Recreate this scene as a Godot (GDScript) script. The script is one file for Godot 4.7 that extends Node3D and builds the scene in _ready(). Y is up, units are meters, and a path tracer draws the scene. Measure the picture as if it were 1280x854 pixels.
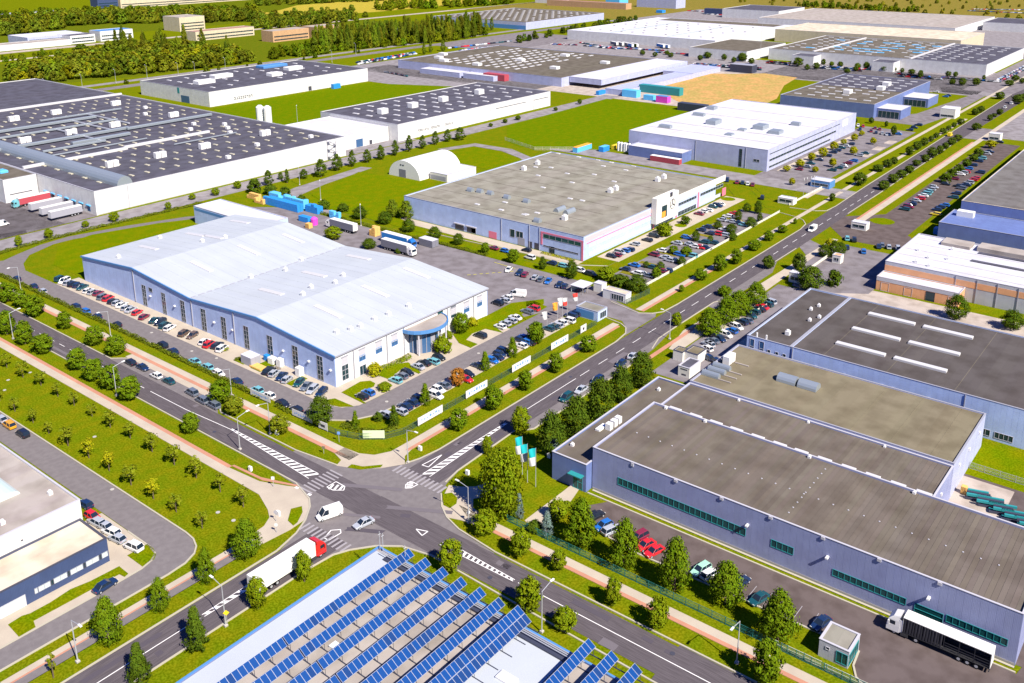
extends Node3D
# An industrial park seen from a drone 115 m up. Everything is in metres: x runs along the long facades, -z along the avenue.

var used := {}
var mats := {}
var rng := RandomNumberGenerator.new()

# ---------------------------------------------------------------- shapes
class Shape:
	var st := SurfaceTool.new()
	var tint := Color.WHITE
	func _init():
		st.begin(Mesh.PRIMITIVE_TRIANGLES)
	func quad(a: Vector3, b: Vector3, c: Vector3, d: Vector3):
		tri(a, b, c)
		tri(a, c, d)
	func tri(a: Vector3, b: Vector3, c: Vector3):       # counter-clockwise seen from outside
		var n := (b - a).cross(c - a)
		if n.length_squared() < 1e-12:
			return
		n = n.normalized()
		for p in [a, c, b]:
			st.set_color(tint)
			st.set_normal(n)
			st.add_vertex(p)
	func hexa(p: Array):                                # 4 bottom corners (counter-clockwise from above), 4 top corners
		quad(p[3], p[2], p[1], p[0])
		quad(p[4], p[5], p[6], p[7])
		for i in 4:
			var j := (i + 1) % 4
			quad(p[i], p[j], p[4 + j], p[4 + i])
	func box(c: Vector3, s: Vector3, turn := 0.0):
		var b := Basis(Vector3.UP, turn)
		var h := s * 0.5
		var p := []
		for y in [-h.y, h.y]:
			for q in [[-1, 1], [1, 1], [1, -1], [-1, -1]]:
				p.append(c + b * Vector3(q[0] * h.x, y, q[1] * h.z))
		hexa(p)
	func span(x0: float, x1: float, y0: float, y1: float, z0: float, z1: float):
		box(Vector3((x0 + x1) / 2, (y0 + y1) / 2, (z0 + z1) / 2), Vector3(absf(x1 - x0), absf(y1 - y0), absf(z1 - z0)))
	func bevel_box(c: Vector3, s: Vector3, r: float):   # a box whose top edges are cut
		var h := s * 0.5
		var p := []
		for l in [[-h.y, 0.0], [h.y - r, 0.0], [h.y, r]]:
			for q in [[-1, 1], [1, 1], [1, -1], [-1, -1]]:
				p.append(c + Vector3(q[0] * (h.x - l[1]), l[0], q[1] * (h.z - l[1])))
		quad(p[8], p[9], p[10], p[11])
		for k in 2:
			for i in 4:
				var j := (i + 1) % 4
				quad(p[k * 4 + i], p[k * 4 + j], p[k * 4 + 4 + j], p[k * 4 + 4 + i])
	func bar(a: Vector3, b: Vector3, r: float, n := 6, r2 := -1.0):
		if r2 < 0:
			r2 = r
		var w := (b - a).normalized()
		var u := w.cross(Vector3.UP if absf(w.y) < 0.9 else Vector3.RIGHT).normalized()
		var v := w.cross(u)
		for i in n:
			var t0 := TAU * i / n
			var t1 := TAU * (i + 1) / n
			var d0 := u * cos(t0) + v * sin(t0)
			var d1 := u * cos(t1) + v * sin(t1)
			quad(a + d0 * r, a + d1 * r, b + d1 * r2, b + d0 * r2)
			tri(b, b + d0 * r2, b + d1 * r2)
			tri(a, a + d1 * r, a + d0 * r)
	func wheel(c: Vector3, r: float, w: float):
		bar(c - Vector3(w / 2, 0, 0), c + Vector3(w / 2, 0, 0), r, 10)
	func prism(pts: Array, y0: float, y1: float):       # a flat outline [x, z, x, z ...] given thickness
		var o := PackedVector2Array()
		for i in range(0, pts.size(), 2):
			o.append(Vector2(pts[i], pts[i + 1]))
		if Geometry2D.is_polygon_clockwise(o):
			o.reverse()
		var ix := Geometry2D.triangulate_polygon(o)
		for i in range(0, ix.size(), 3):
			var a := Vector3(o[ix[i]].x, y1, o[ix[i]].y)
			var b := Vector3(o[ix[i + 1]].x, y1, o[ix[i + 1]].y)
			var c := Vector3(o[ix[i + 2]].x, y1, o[ix[i + 2]].y)
			if (b - a).cross(c - a).y > 0:
				tri(a, b, c)
			else:
				tri(a, c, b)
		if y1 - y0 > 0.001:
			for i in o.size():
				var p := o[i]
				var q := o[(i + 1) % o.size()]
				quad(Vector3(q.x, y0, q.y), Vector3(p.x, y0, p.y), Vector3(p.x, y1, p.y), Vector3(q.x, y1, q.y))
	func done(mesh: ArrayMesh = null) -> ArrayMesh:
		return st.commit(mesh)

# ---------------------------------------------------------------- names, labels
func numbered(called: String) -> String:
	var n: int = used.get(called, 0)
	used[called] = n + 1
	return called if n == 0 else "%s_%03d" % [called, n]

func tag(o: Node, label: String, category: String, group := "", kind := ""):
	o.set_meta("label", label)
	if category:
		o.set_meta("category", category)
	if group:
		o.set_meta("group", group)
	if kind:
		o.set_meta("kind", kind)

func thing(called: String, label: String, category: String, at := Vector3.ZERO, turn := 0.0, group := "") -> Node3D:
	var o := Node3D.new()
	o.name = numbered(called)
	add_child(o)
	o.position = at
	o.rotation.y = turn
	tag(o, label, category, group)
	return o

func part(called: String, mesh: Mesh, m, parent: Node, at := Vector3.ZERO, turn := 0.0) -> MeshInstance3D:
	var o := MeshInstance3D.new()
	o.name = called if parent != self else numbered(called)
	o.mesh = mesh
	if m is Array:
		for i in m.size():
			o.set_surface_override_material(i, m[i])
	else:
		o.material_override = m
	parent.add_child(o, true)
	o.position = at
	o.rotation.y = turn
	return o

func ground_piece(called: String, mesh: Mesh, m: Material, kind := "structure") -> MeshInstance3D:
	var o := part(called, mesh, m, self)
	o.set_meta("kind", kind)
	return o

func copy(o: Node3D, label: String) -> Node3D:
	var stem := String(o.name)
	var rx := RegEx.create_from_string("_\\d{3}$")
	stem = rx.sub(stem, "")
	var c: Node3D = o.duplicate()
	c.name = numbered(stem)
	add_child(c)
	c.set_meta("label", label)
	return c

# ---------------------------------------------------------------- materials
func lin(r: float, g: float, b: float) -> Color:
	return Color(r, g, b).linear_to_srgb()

func noise_tex(seed_: int, freq: float, lo: Color, hi: Color, oct := 4, size := 512, mid := 0.5) -> NoiseTexture2D:
	var n := FastNoiseLite.new()
	n.seed = seed_
	n.noise_type = FastNoiseLite.TYPE_SIMPLEX_SMOOTH
	n.frequency = freq
	n.fractal_octaves = oct
	var t := NoiseTexture2D.new()
	t.width = size
	t.height = size
	t.seamless = true
	t.noise = n
	var g := Gradient.new()
	g.set_color(0, lo)
	g.set_color(1, hi)
	g.set_offset(0, mid - 0.32)
	g.set_offset(1, mid + 0.32)
	t.color_ramp = g
	return t

func paint(called: String, c: Color, rough := 0.8, metal := 0.0) -> StandardMaterial3D:
	if mats.has(called):
		return mats[called]
	var m := StandardMaterial3D.new()
	m.resource_name = called
	m.albedo_color = c
	m.roughness = rough
	m.metallic = metal
	if rough >= 0.8:
		m.specular_mode = BaseMaterial3D.SPECULAR_DISABLED
	mats[called] = m
	return m

func surface(called: String, c: Color, rough: float, fine: Texture2D, fine_scale: Vector3, coarse: Texture2D = null, coarse_scale := Vector3.ONE) -> StandardMaterial3D:
	var m := paint(called, c, rough)
	m.albedo_texture = fine
	m.uv1_triplanar = true
	m.uv1_world_triplanar = true
	m.uv1_scale = fine_scale
	if coarse:
		m.detail_enabled = true
		m.detail_blend_mode = BaseMaterial3D.BLEND_MODE_MUL
		m.detail_albedo = coarse
		m.detail_uv_layer = BaseMaterial3D.DETAIL_UV_2
		m.uv2_triplanar = true
		m.uv2_world_triplanar = true
		m.uv2_scale = coarse_scale
	return m

func ribs_tex(n: int, depth: float) -> ImageTexture:    # one row of vertical ribs for sheet cladding
	var im := Image.create(256, 8, false, Image.FORMAT_RGB8)
	for x in 256:
		var f := fposmod(float(x) * n / 256.0, 1.0)
		var v := 1.0 - depth * (1.0 if f < 0.14 else 0.0) - depth * 0.35 * (1.0 if f > 0.5 else 0.0)
		for y in 8:
			im.set_pixel(x, y, Color(v, v, v))
	return ImageTexture.create_from_image(im)

func make_materials():
	var w := Color.WHITE
	var grass_fine := noise_tex(1, 0.035, Color(0.74, 0.78, 0.5), w, 5)
	var grass_wide := noise_tex(2, 0.012, Color(0.86, 0.95, 0.85), Color(1.0, 0.97, 0.95), 6)
	var grain := noise_tex(3, 0.08, Color(0.93, 0.93, 0.93), w, 4)
	var blotch := noise_tex(4, 0.01, Color(0.95, 0.945, 0.95), w, 5)
	var faint := noise_tex(8, 0.01, Color(0.975, 0.975, 0.98), w, 3)
	var stains := noise_tex(5, 0.016, Color(0.86, 0.85, 0.84), w, 6, 512, 0.38)
	var g := func(n, c): return surface(n, c, 1.0, grass_fine, Vector3.ONE * 0.09, grass_wide, Vector3.ONE * 0.03)
	g.call("lawn", lin(0.185, 0.205, 0.003))
	g.call("meadow", lin(0.190, 0.195, 0.006))
	g.call("sports_grass", lin(0.160, 0.200, 0.003))
	g.call("dry_grass", lin(0.26, 0.20, 0.035))
	g.call("wheat", lin(0.550, 0.380, 0.085))
	g.call("heath", lin(0.280, 0.195, 0.065))
	g.call("scrub", lin(0.150, 0.160, 0.012))
	surface("sand", lin(0.500, 0.300, 0.125), 1.0, stains, Vector3.ONE * 0.04, grass_wide, Vector3.ONE * 0.012)
	var road := func(n, c, along): return surface(n, c, 0.85, noise_tex(6, 0.03, Color(0.80, 0.795, 0.80), w, 4) if along else noise_tex(16, 0.02, Color(0.94, 0.935, 0.94), w, 3), Vector3(0.012, 0.1, 0.35) if along == "x" else (Vector3(0.35, 0.1, 0.012) if along == "z" else Vector3.ONE * 0.05), grain, Vector3.ONE * 0.4)
	road.call("road_x", lin(0.122, 0.106, 0.118), "x")
	road.call("road_z", lin(0.122, 0.106, 0.118), "z")
	road.call("road_grey", lin(0.180, 0.162, 0.168), "")
	surface("asphalt_patch", lin(0.085, 0.074, 0.092), 0.95, grain, Vector3.ONE * 0.3)
	surface("asphalt_bleached", lin(0.145, 0.128, 0.145), 0.95, grain, Vector3.ONE * 0.3)
	surface("asphalt_light", lin(0.250, 0.230, 0.245), 0.9, grain, Vector3.ONE * 0.3, stains, Vector3.ONE * 0.02)
	surface("asphalt_mid", lin(0.200, 0.180, 0.195), 0.9, grain, Vector3.ONE * 0.3, stains, Vector3.ONE * 0.02)
	surface("yard_brown", lin(0.120, 0.095, 0.094), 0.9, grain, Vector3.ONE * 0.3, stains, Vector3.ONE * 0.025)
	surface("pavers", lin(0.440, 0.380, 0.310), 0.9, grain, Vector3.ONE * 0.6, blotch, Vector3.ONE * 0.03)
	surface("pavers_red", lin(0.46, 0.225, 0.155), 0.9, grain, Vector3.ONE * 0.6, blotch, Vector3.ONE * 0.03)
	surface("gravel", lin(0.42, 0.36, 0.32), 1.0, grain, Vector3.ONE * 0.5, stains, Vector3.ONE * 0.02)
	paint("kerbstone", lin(0.360, 0.330, 0.270), 0.9)
	paint("line", lin(0.72, 0.70, 0.70), 0.7)
	paint("line_worn", lin(0.270, 0.250, 0.270), 0.8)
	paint("line_yellow", lin(0.5, 0.45, 0.06), 0.8)
	# roofs
	var roof := func(n, c): return surface(n, c, 0.8, grain, Vector3.ONE * 0.25, stains, Vector3.ONE * 0.014)
	surface("roof_white", lin(0.56, 0.56, 0.63), 0.8, grain, Vector3.ONE * 0.25, blotch, Vector3.ONE * 0.02)
	surface("roof_hall", lin(0.420, 0.450, 0.500), 0.8, grain, Vector3.ONE * 0.25, faint, Vector3.ONE * 0.012)
	roof.call("roof_slate", lin(0.095, 0.093, 0.125))
	roof.call("roof_grey", lin(0.265, 0.250, 0.215))
	roof.call("roof_dim", lin(0.142, 0.125, 0.105))
	roof.call("roof_dark", lin(0.100, 0.088, 0.088))
	roof.call("roof_brown", lin(0.155, 0.125, 0.108))
	roof.call("roof_tan", lin(0.200, 0.172, 0.120))
	roof.call("roof_beige", lin(0.600, 0.520, 0.420))
	roof.call("roof_pale", lin(0.370, 0.330, 0.310))
	roof.call("roof_greenish", lin(0.16, 0.15, 0.15))
	var felt: StandardMaterial3D = roof.call("roof_felt", lin(0.150, 0.128, 0.112))
	felt.vertex_color_use_as_albedo = true
	paint("roof_tile", lin(0.30, 0.17, 0.14), 0.9)
	# walls
	var rib := ribs_tex(8, 0.10)
	var clad := func(n, c, metal := 0.0):
		var m := surface(n, c, 0.55, rib, Vector3(0.5, 0.5, 0.5), blotch, Vector3.ONE * 0.05)
		m.metallic = metal
		return m
	clad.call("wall_white", lin(0.660, 0.660, 0.670))
	clad.call("wall_bluegrey", lin(0.450, 0.560, 0.860))
	clad.call("wall_steel", lin(0.270, 0.300, 0.500))
	clad.call("wall_lilac", lin(0.420, 0.450, 0.660))
	clad.call("wall_blue", lin(0.130, 0.180, 0.400))
	clad.call("wall_navy", lin(0.040, 0.065, 0.160))
	clad.call("wall_silver", lin(0.46, 0.47, 0.53))
	clad.call("wall_orange", lin(0.740, 0.370, 0.190))
	clad.call("wall_cream", lin(0.58, 0.50, 0.36))
	clad.call("wall_brick", lin(0.50, 0.31, 0.17))
	paint("plaster", lin(0.62, 0.60, 0.57), 0.9)
	paint("trim_white", lin(0.420, 0.410, 0.460), 0.5)
	paint("trim_grey", lin(0.28, 0.28, 0.33), 0.5)
	paint("trim_dark", lin(0.05, 0.05, 0.07), 0.5)
	paint("trim_rose", lin(0.60, 0.40, 0.44), 0.6)
	paint("trim_pink", lin(0.62, 0.16, 0.24), 0.6)
	paint("trim_blue", lin(0.07, 0.20, 0.45), 0.5)
	paint("trim_teal", lin(0.02, 0.22, 0.24), 0.5)
	paint("steel", lin(0.42, 0.43, 0.47), 0.45, 0.3)
	paint("zinc", lin(0.33, 0.37, 0.41), 0.4, 0.5)
	paint("skylight_sheet", lin(0.500, 0.490, 0.510), 0.4)
	paint("skylight_yellowed", lin(0.420, 0.390, 0.300), 0.5)
	paint("unit_white", lin(0.66, 0.65, 0.66), 0.5)
	paint("concrete", lin(0.36, 0.34, 0.32), 0.95)
	paint("glass", lin(0.012, 0.035, 0.05), 0.12)
	paint("glass_blue", lin(0.04, 0.10, 0.22), 0.12)
	paint("glass_teal", lin(0.008, 0.06, 0.065), 0.12)
	paint("glass_sky", lin(0.460, 0.550, 0.550), 0.15)
	paint("solar", lin(0.002, 0.042, 0.185), 0.35)
	paint("solar_old", lin(0.010, 0.038, 0.140), 0.25)
	paint("solar_rim", lin(0.360, 0.380, 0.450), 0.4, 0.3)
	paint("rack_dark", lin(0.035, 0.04, 0.07), 0.6)
	for k in mats:
		if String(k).begins_with("wall_") or String(k).begins_with("roof_"):
			mats[k].vertex_color_use_as_albedo = true
	# vehicles
	for k in PAINTS:
		var c: Array = PAINTS[k]
		var m := paint("car_" + k, lin(c[0], c[1], c[2]), 0.3, 0.0)
		m.clearcoat_enabled = true
		m.clearcoat = 0.6
		m.clearcoat_roughness = 0.1
	paint("car_glass", lin(0.012, 0.02, 0.035), 0.08)
	paint("tyre", lin(0.015, 0.015, 0.017), 0.9)
	paint("lamp_glass", lin(0.6, 0.6, 0.58), 0.2)
	paint("lamp_red", lin(0.35, 0.01, 0.01), 0.3)
	paint("chassis", lin(0.03, 0.03, 0.035), 0.7)
	# plants
	var leaf := func(n, c, glow):
		var m := paint(n, c, 0.9)
		m.vertex_color_use_as_albedo = true
		m.backlight_enabled = true
		m.backlight = Color(glow, glow, glow)
		return m
	leaf.call("leaf_mid", lin(0.100, 0.155, 0.006), 0.22)
	leaf.call("leaf_fresh", lin(0.140, 0.185, 0.006), 0.22)
	leaf.call("leaf_dark", lin(0.062, 0.100, 0.008), 0.22)
	leaf.call("leaf_deep", lin(0.066, 0.100, 0.010), 0.22)
	leaf.call("leaf_yellow", lin(0.270, 0.265, 0.008), 0.22)
	leaf.call("leaf_olive", lin(0.150, 0.175, 0.010), 0.22)
	leaf.call("leaf_blue", lin(0.14, 0.20, 0.19), 0.22)
	leaf.call("leaf_rust", lin(0.30, 0.12, 0.02), 0.22)
	leaf.call("leaf_hedge", lin(0.100, 0.125, 0.010), 0.22)
	leaf.call("leaf_wood", lin(0.105, 0.145, 0.010), 0.22)
	paint("bark", lin(0.12, 0.09, 0.065), 0.95)
	paint("flag_teal", lin(0.02, 0.38, 0.42), 0.8)
	paint("flag_white", lin(0.550, 0.540, 0.560), 0.8)
	paint("flag_red", lin(0.6, 0.06, 0.05), 0.8)
	paint("flag_orange", lin(0.7, 0.30, 0.05), 0.8)
	paint("print_blue", lin(0.120, 0.260, 0.620), 0.7)
	paint("print_dark", lin(0.03, 0.03, 0.05), 0.7)
	paint("board_green", lin(0.58, 0.66, 0.42), 0.7)
	paint("sign_yellow", lin(0.72, 0.52, 0.02), 0.6)
	paint("fence_green", lin(0.015, 0.15, 0.14), 0.6)
	paint("fence_dark", lin(0.03, 0.075, 0.06), 0.7)
	paint("fence_white", lin(0.55, 0.53, 0.47), 0.8)
	paint("crate_blue", lin(0.02, 0.22, 0.60), 0.5)
	paint("crate_light", lin(0.10, 0.42, 0.75), 0.5)
	paint("wood", lin(0.60, 0.36, 0.12), 0.9)
	paint("magenta", lin(0.55, 0.05, 0.42), 0.6)
	paint("curtain_grey", lin(0.16, 0.16, 0.20), 0.7)
	paint("curtain_black", lin(0.02, 0.02, 0.03), 0.6)
	paint("curtain_blue", lin(0.02, 0.20, 0.55), 0.6)
	paint("curtain_red", lin(0.35, 0.05, 0.07), 0.6)
	paint("tarp_white", lin(0.64, 0.63, 0.62), 0.6)

const PAINTS := {
	"white": [0.66, 0.65, 0.66], "silver": [0.33, 0.35, 0.40], "grey": [0.11, 0.13, 0.17], "black": [0.010, 0.013, 0.022], "navy": [0.008, 0.024, 0.075],
	"blue": [0.015, 0.12, 0.42], "red": [0.50, 0.015, 0.02], "maroon": [0.18, 0.015, 0.04], "green": [0.008, 0.06, 0.075], "yellow": [0.65, 0.48, 0.02],
	"orange": [0.55, 0.26, 0.01], "brown": [0.10, 0.065, 0.05], "turquoise": [0.13, 0.36, 0.42], "mint": [0.30, 0.55, 0.42],
}
const SPOKEN := {"w": "white", "s": "silver", "g": "grey", "k": "black", "b": "navy", "B": "blue", "r": "red", "m": "maroon", "t": "green", "y": "yellow", "o": "orange", "n": "brown", "c": "turquoise", "i": "mint"}
const ORDINAL := ["first", "second", "third", "fourth", "fifth", "sixth", "seventh", "eighth", "ninth", "tenth", "eleventh", "twelfth", "thirteenth", "fourteenth", "fifteenth", "sixteenth", "seventeenth", "eighteenth", "nineteenth", "twentieth"]

func ordinal(i: int) -> String:
	if i < 20:
		return ORDINAL[i]
	var n := i + 1
	var tens: String = ["", "", "twent", "thirt", "fort", "fift", "sixt"][n / 10]
	return tens + "ieth" if n % 10 == 0 else tens + "y-" + ORDINAL[n % 10 - 1]

# ---------------------------------------------------------------- ground
func sheet(called: String, m: String, y: float, pts: Array):
	var s := Shape.new()
	s.prism(pts, y - 0.01 if y < 0.05 else 0.0, y)
	ground_piece(called, s.done(), mats[m])

func rect(called: String, m: String, y: float, x0: float, x1: float, z0: float, z1: float):
	sheet(called, m, y, [x0, z0, x1, z0, x1, z1, x0, z1])

func arc(cx: float, cz: float, r: float, a0: float, a1: float, n := 6) -> Array:   # degrees, x = cos, z = sin
	var o := []
	for i in n + 1:
		var a := deg_to_rad(lerpf(a0, a1, float(i) / n))
		o.append_array([cx + r * cos(a), cz + r * sin(a)])
	return o

func ribbon(s: Shape, pts: Array, w: float, y0: float, y1: float, closed := false):
	var p := []
	for i in range(0, pts.size(), 2):
		p.append(Vector2(pts[i], pts[i + 1]))
	if closed:
		p.append(p[0])
	for i in p.size() - 1:
		var d: Vector2 = (p[i + 1] - p[i])
		if d.length() < 0.01:
			continue
		var u := d.normalized() * 0.02
		var m: Vector2 = (p[i] + p[i + 1]) / 2
		s.box(Vector3(m.x, (y0 + y1) / 2, m.y), Vector3(d.length() + u.length(), y1 - y0, w), -d.angle())

func kerb(pts: Array, closed := false):
	var s := Shape.new()
	ribbon(s, pts, 0.32, 0.0, 0.19, closed)
	ground_piece("kerb", s.done(), mats["kerbstone"])

func line(called: String, pts: Array, w := 0.16, m := "line", y := 0.125):
	var s := Shape.new()
	ribbon(s, pts, w, y - 0.01, y)
	ground_piece(called, s.done(), mats[m])

func dashes(label: String, x0: float, z0: float, x1: float, z1: float, on: float, off: float, w := 0.15, m := "line"):
	var root := Node3D.new()
	root.name = numbered("lane_marking")
	add_child(root)
	root.set_meta("kind", "structure")
	var d := Vector2(x1 - x0, z1 - z0)
	var l := d.length()
	var s := Shape.new()
	s.box(Vector3.ZERO, Vector3(on, 0.01, w))
	var mesh := s.done()
	var t := 0.0
	while t + on <= l + 0.01:
		var p := d.normalized() * (t + on / 2)
		part("dash", mesh, mats[m], root, Vector3(x0 + p.x, 0.12, z0 + p.y), -d.angle())
		t += on + off

func bars(called: String, x0: float, z0: float, x1: float, z1: float, n: int, length: float, w: float, along_turn: float, m := "line_worn"):
	var root := Node3D.new()
	root.name = numbered(called)
	add_child(root)
	root.set_meta("kind", "structure")
	var s := Shape.new()
	s.box(Vector3.ZERO, Vector3(length, 0.01, w))
	var mesh := s.done()
	for i in n:
		var t := float(i) / maxf(1, n - 1)
		part("stripe", mesh, mats[m], root, Vector3(lerpf(x0, x1, t), 0.12, lerpf(z0, z1, t)), along_turn)

func hatch(x0: float, z0: float, w0: float, x1: float, z1: float, w1: float, n: int, slant: float):
	# a painted wedge: two edge lines and slanting bars; w is the full width at each end
	var root := Node3D.new()
	root.name = numbered("hatched_marking")
	add_child(root)
	root.set_meta("kind", "structure")
	var a := Vector2(x0, z0)
	var b := Vector2(x1, z1)
	var d := (b - a).normalized()
	var q := Vector2(-d.y, d.x)
	for sgn in [-1, 1]:
		var s := Shape.new()
		var p: Vector2 = a + q * (sgn * w0 / 2)
		var e: Vector2 = b + q * (sgn * w1 / 2)
		ribbon(s, [p.x, p.y, e.x, e.y], 0.14, 0.115, 0.125)
		part("edge_line", s.done(), mats["line"], root)
	var l := (b - a).length()
	for i in n:
		var t := (i + 0.5) / n
		var w := lerpf(w0, w1, t) - 0.1
		var c := a + d * (t * l)
		var u := d * (slant * w / 2) + q * (w / 2)
		var h := d * (l / n * 0.23)
		var s := Shape.new()
		var o := []
		for k in [c - u - h, c - u + h, c + u + h, c + u - h]:
			o.append_array([k.x, k.y])
		s.prism(o, 0.105, 0.121)
		part("stripe", s.done(), mats["line"], root)

# ---------------------------------------------------------------- plants
func leaf_quad(s: Shape, p: Vector3, n: Vector3, size: float):
	var u := n.cross(Vector3(rng.randf_range(-1, 1), rng.randf_range(-1, 1), rng.randf_range(-1, 1))).normalized()
	var v := n.cross(u).normalized()
	var a := size * rng.randf_range(0.7, 1.3)
	var b := size * rng.randf_range(0.4, 0.8)
	s.tri(p - u * a * 0.5, p + v * b * 0.5, p + u * a * 0.5)
	s.tri(p - u * a * 0.5, p + u * a * 0.5, p - v * b * 0.5)

func profile(kind: String, t: float) -> float:   # crown radius (0..1) at height t (0..1)
	match kind:
		"round": return sqrt(maxf(0.0, 1.0 - pow((t - 0.46) / 0.54, 2))) if t > 0.46 else sqrt(maxf(0.0, 1.0 - pow((0.46 - t) / 0.5, 2)))
		"oval": return pow(maxf(0.0, sin(PI * pow(t, 0.75) * 0.97 + 0.05)), 0.65)
		"cone": return (1.0 - pow(t, 1.15)) * minf(1.0, 0.55 + t * 4.0)
		"tall": return pow(maxf(0.0, sin(PI * pow(t, 0.6) * 0.96 + 0.08)), 0.8)
		"lime": return pow(maxf(0.0, sin(PI * pow(t, 0.62) * 0.985 + 0.04)), 0.75) * (1.0 - 0.12 * t)
		"spread": return sqrt(maxf(0.0, 1.0 - pow((t - 0.4) / 0.62, 2)))
	return 1.0

func crown(kind: String, seed_: int, clumps: int, leaves: int, leaf: float, hollow := 0.35, ratio := 0.5) -> ArrayMesh:
	# unit crown: height 1 from y = 0, greatest radius 0.5; leaf is given for a crown 1 high; ratio is its usual width over height, which keeps leaves from being stretched
	rng.seed = seed_
	var s := Shape.new()
	var cs := []
	for i in clumps:
		var t := pow(rng.randf(), 0.9) * 0.96 + 0.02
		var r := profile(kind, t) * 0.5
		var a := rng.randf() * TAU
		var d := r * sqrt(lerpf(hollow, 1.0, rng.randf())) * rng.randf_range(0.72, 1.0)
		cs.append([Vector3(cos(a) * d, t, sin(a) * d), rng.randf_range(0.08, 0.15), rng.randf_range(0.7, 1.25), rng.randf_range(0.85, 1.2)])
	for i in leaves:
		var c: Array = cs[rng.randi() % clumps]
		var n := Vector3(rng.randfn(), rng.randfn(), rng.randfn()).normalized()
		var k := Vector3(1, ratio, 1)
		var p: Vector3 = c[0] + n * k * (c[1] * pow(rng.randf(), 0.4) * 1.15)
		p.y = maxf(p.y, 0.0)
		var out := Vector3(p.x, (p.y - 0.35) * 0.8, p.z).normalized()
		var m := (n * 0.7 + out * 0.9 + Vector3(rng.randfn(), rng.randfn(), rng.randfn()) * 0.45).normalized()
		var v: float = c[2] * rng.randf_range(0.75, 1.2)
		s.tint = Color(v * c[3], v, v * rng.randf_range(0.7, 1.3))
		leaf_quad(s, p, m, leaf)
	return s.done()

func trunk_mesh(seed_: int, up: float) -> ArrayMesh:   # a unit trunk: 1 high to the crown's foot, limbs into the crown
	rng.seed = seed_
	var s := Shape.new()
	s.bar(Vector3.ZERO, Vector3(0.02, 1.0, 0.01), 0.10, 6, 0.075)
	s.bar(Vector3(0.02, 1.0, 0.01), Vector3(0, 1.0 + up, 0), 0.075, 5, 0.02)
	for i in 4:
		var a := TAU * i / 4 + rng.randf()
		s.bar(Vector3(0, 0.9 + 0.1 * i, 0), Vector3(cos(a) * 0.55, 1.2 + up * 0.45, sin(a) * 0.55), 0.04, 4, 0.012)
	return s.done()

var crowns := {}
var trunk: ArrayMesh
const TREE_KINDS := {   # kind: [name, crown meshes, leaf material, trunk share of the height, spoken]
	"l": ["linden_tree", "round", "leaf_mid", 0.12], "f": ["linden_tree", "round", "leaf_fresh", 0.12], "d": ["broadleaf_tree", "oval", "leaf_dark", 0.06],
	"D": ["lime_tree", "lime", "leaf_mid", 0.05], "c": ["conical_tree", "cone", "leaf_mid", 0.06], "C": ["conical_tree", "cone", "leaf_dark", 0.05],
	"p": ["pear_tree", "tall", "leaf_dark", 0.10], "P": ["poplar_tree", "tall", "leaf_wood", 0.04], "y": ["yellow_tree", "round", "leaf_yellow", 0.18], "o": ["linden_tree", "round", "leaf_olive", 0.18],
	"s": ["young_tree", "sparse", "leaf_olive", 0.36], "S": ["young_tree", "sparse", "leaf_yellow", 0.36], "b": ["shrub", "bush", "leaf_mid", 0.0], "B": ["shrub", "bush", "leaf_fresh", 0.0],
	"k": ["shrub", "bush", "leaf_dark", 0.0], "Y": ["shrub", "bush", "leaf_yellow", 0.0], "u": ["blue_spruce", "cone", "leaf_blue", 0.03], "r": ["maple_tree", "round", "leaf_rust", 0.12],
	"w": ["willow_tree", "willow", "leaf_fresh", 0.06], "e": ["linden_tree", "round", "leaf_deep", 0.14],
}

func make_crowns():
	for k in 4:
		crowns.get_or_add("round", []).append(crown("round", 11 + k, 85 + k * 9, 2600, 0.10, 0.25, 0.9))
	for k in 3:
		crowns.get_or_add("oval", []).append(crown("oval", 21 + k, 150, 4200, 0.062, 0.4, 0.8))
		crowns.get_or_add("cone", []).append(crown("cone", 31 + k, 120, 3000, 0.075, 0.3, 0.6))
		crowns.get_or_add("sparse", []).append(crown("round", 51 + k, 30, 330, 0.15, 0.0, 0.9))
		crowns.get_or_add("lime", []).append(crown("lime", 91 + k, 160, 4600, 0.062, 0.35, 0.75))
	crowns["tall"] = [crown("tall", 41, 100, 2200, 0.08, 0.35, 0.5), crown("tall", 42, 110, 2200, 0.08, 0.35, 0.5)]
	crowns["bush"] = [crown("spread", 61, 60, 1500, 0.14, 0.3, 1.3), crown("spread", 62, 56, 1400, 0.14, 0.3, 1.3)]
	crowns["willow"] = [crown("spread", 71, 230, 7000, 0.055, 0.3, 0.8)]
	crowns["far"] = [crown("round", 95, 40, 500, 0.19, 0.3, 0.9)]
	trunk = trunk_mesh(81, 0.9)

func tree(kind: String, x: float, z: float, h: float, w: float, label: String, group: String, i: int):
	var k: Array = TREE_KINDS[kind]
	var cat := "shrub" if k[0] == "shrub" else "tree"
	rng.seed = int(absf(x) * 131 + absf(z) * 17) + i
	var o := thing(k[0], label, cat, Vector3(x, 0.0, z), rng.randf() * TAU, group)
	var foot: float = h * k[3]
	var set_: Array = crowns[k[1]]
	var c := part("crown", set_[rng.randi() % set_.size()], mats[k[2]], o, Vector3(0, foot, 0))
	c.scale = Vector3(w, h - foot, w * rng.randf_range(0.9, 1.1))
	if k[3] > 0.0:
		var tr := part("trunk", trunk, mats["bark"], o)
		var g := maxf(foot, h * 0.12)
		tr.scale = Vector3(maxf(h * 0.26, 0.9), g * 1.05, maxf(h * 0.26, 0.9))

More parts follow.
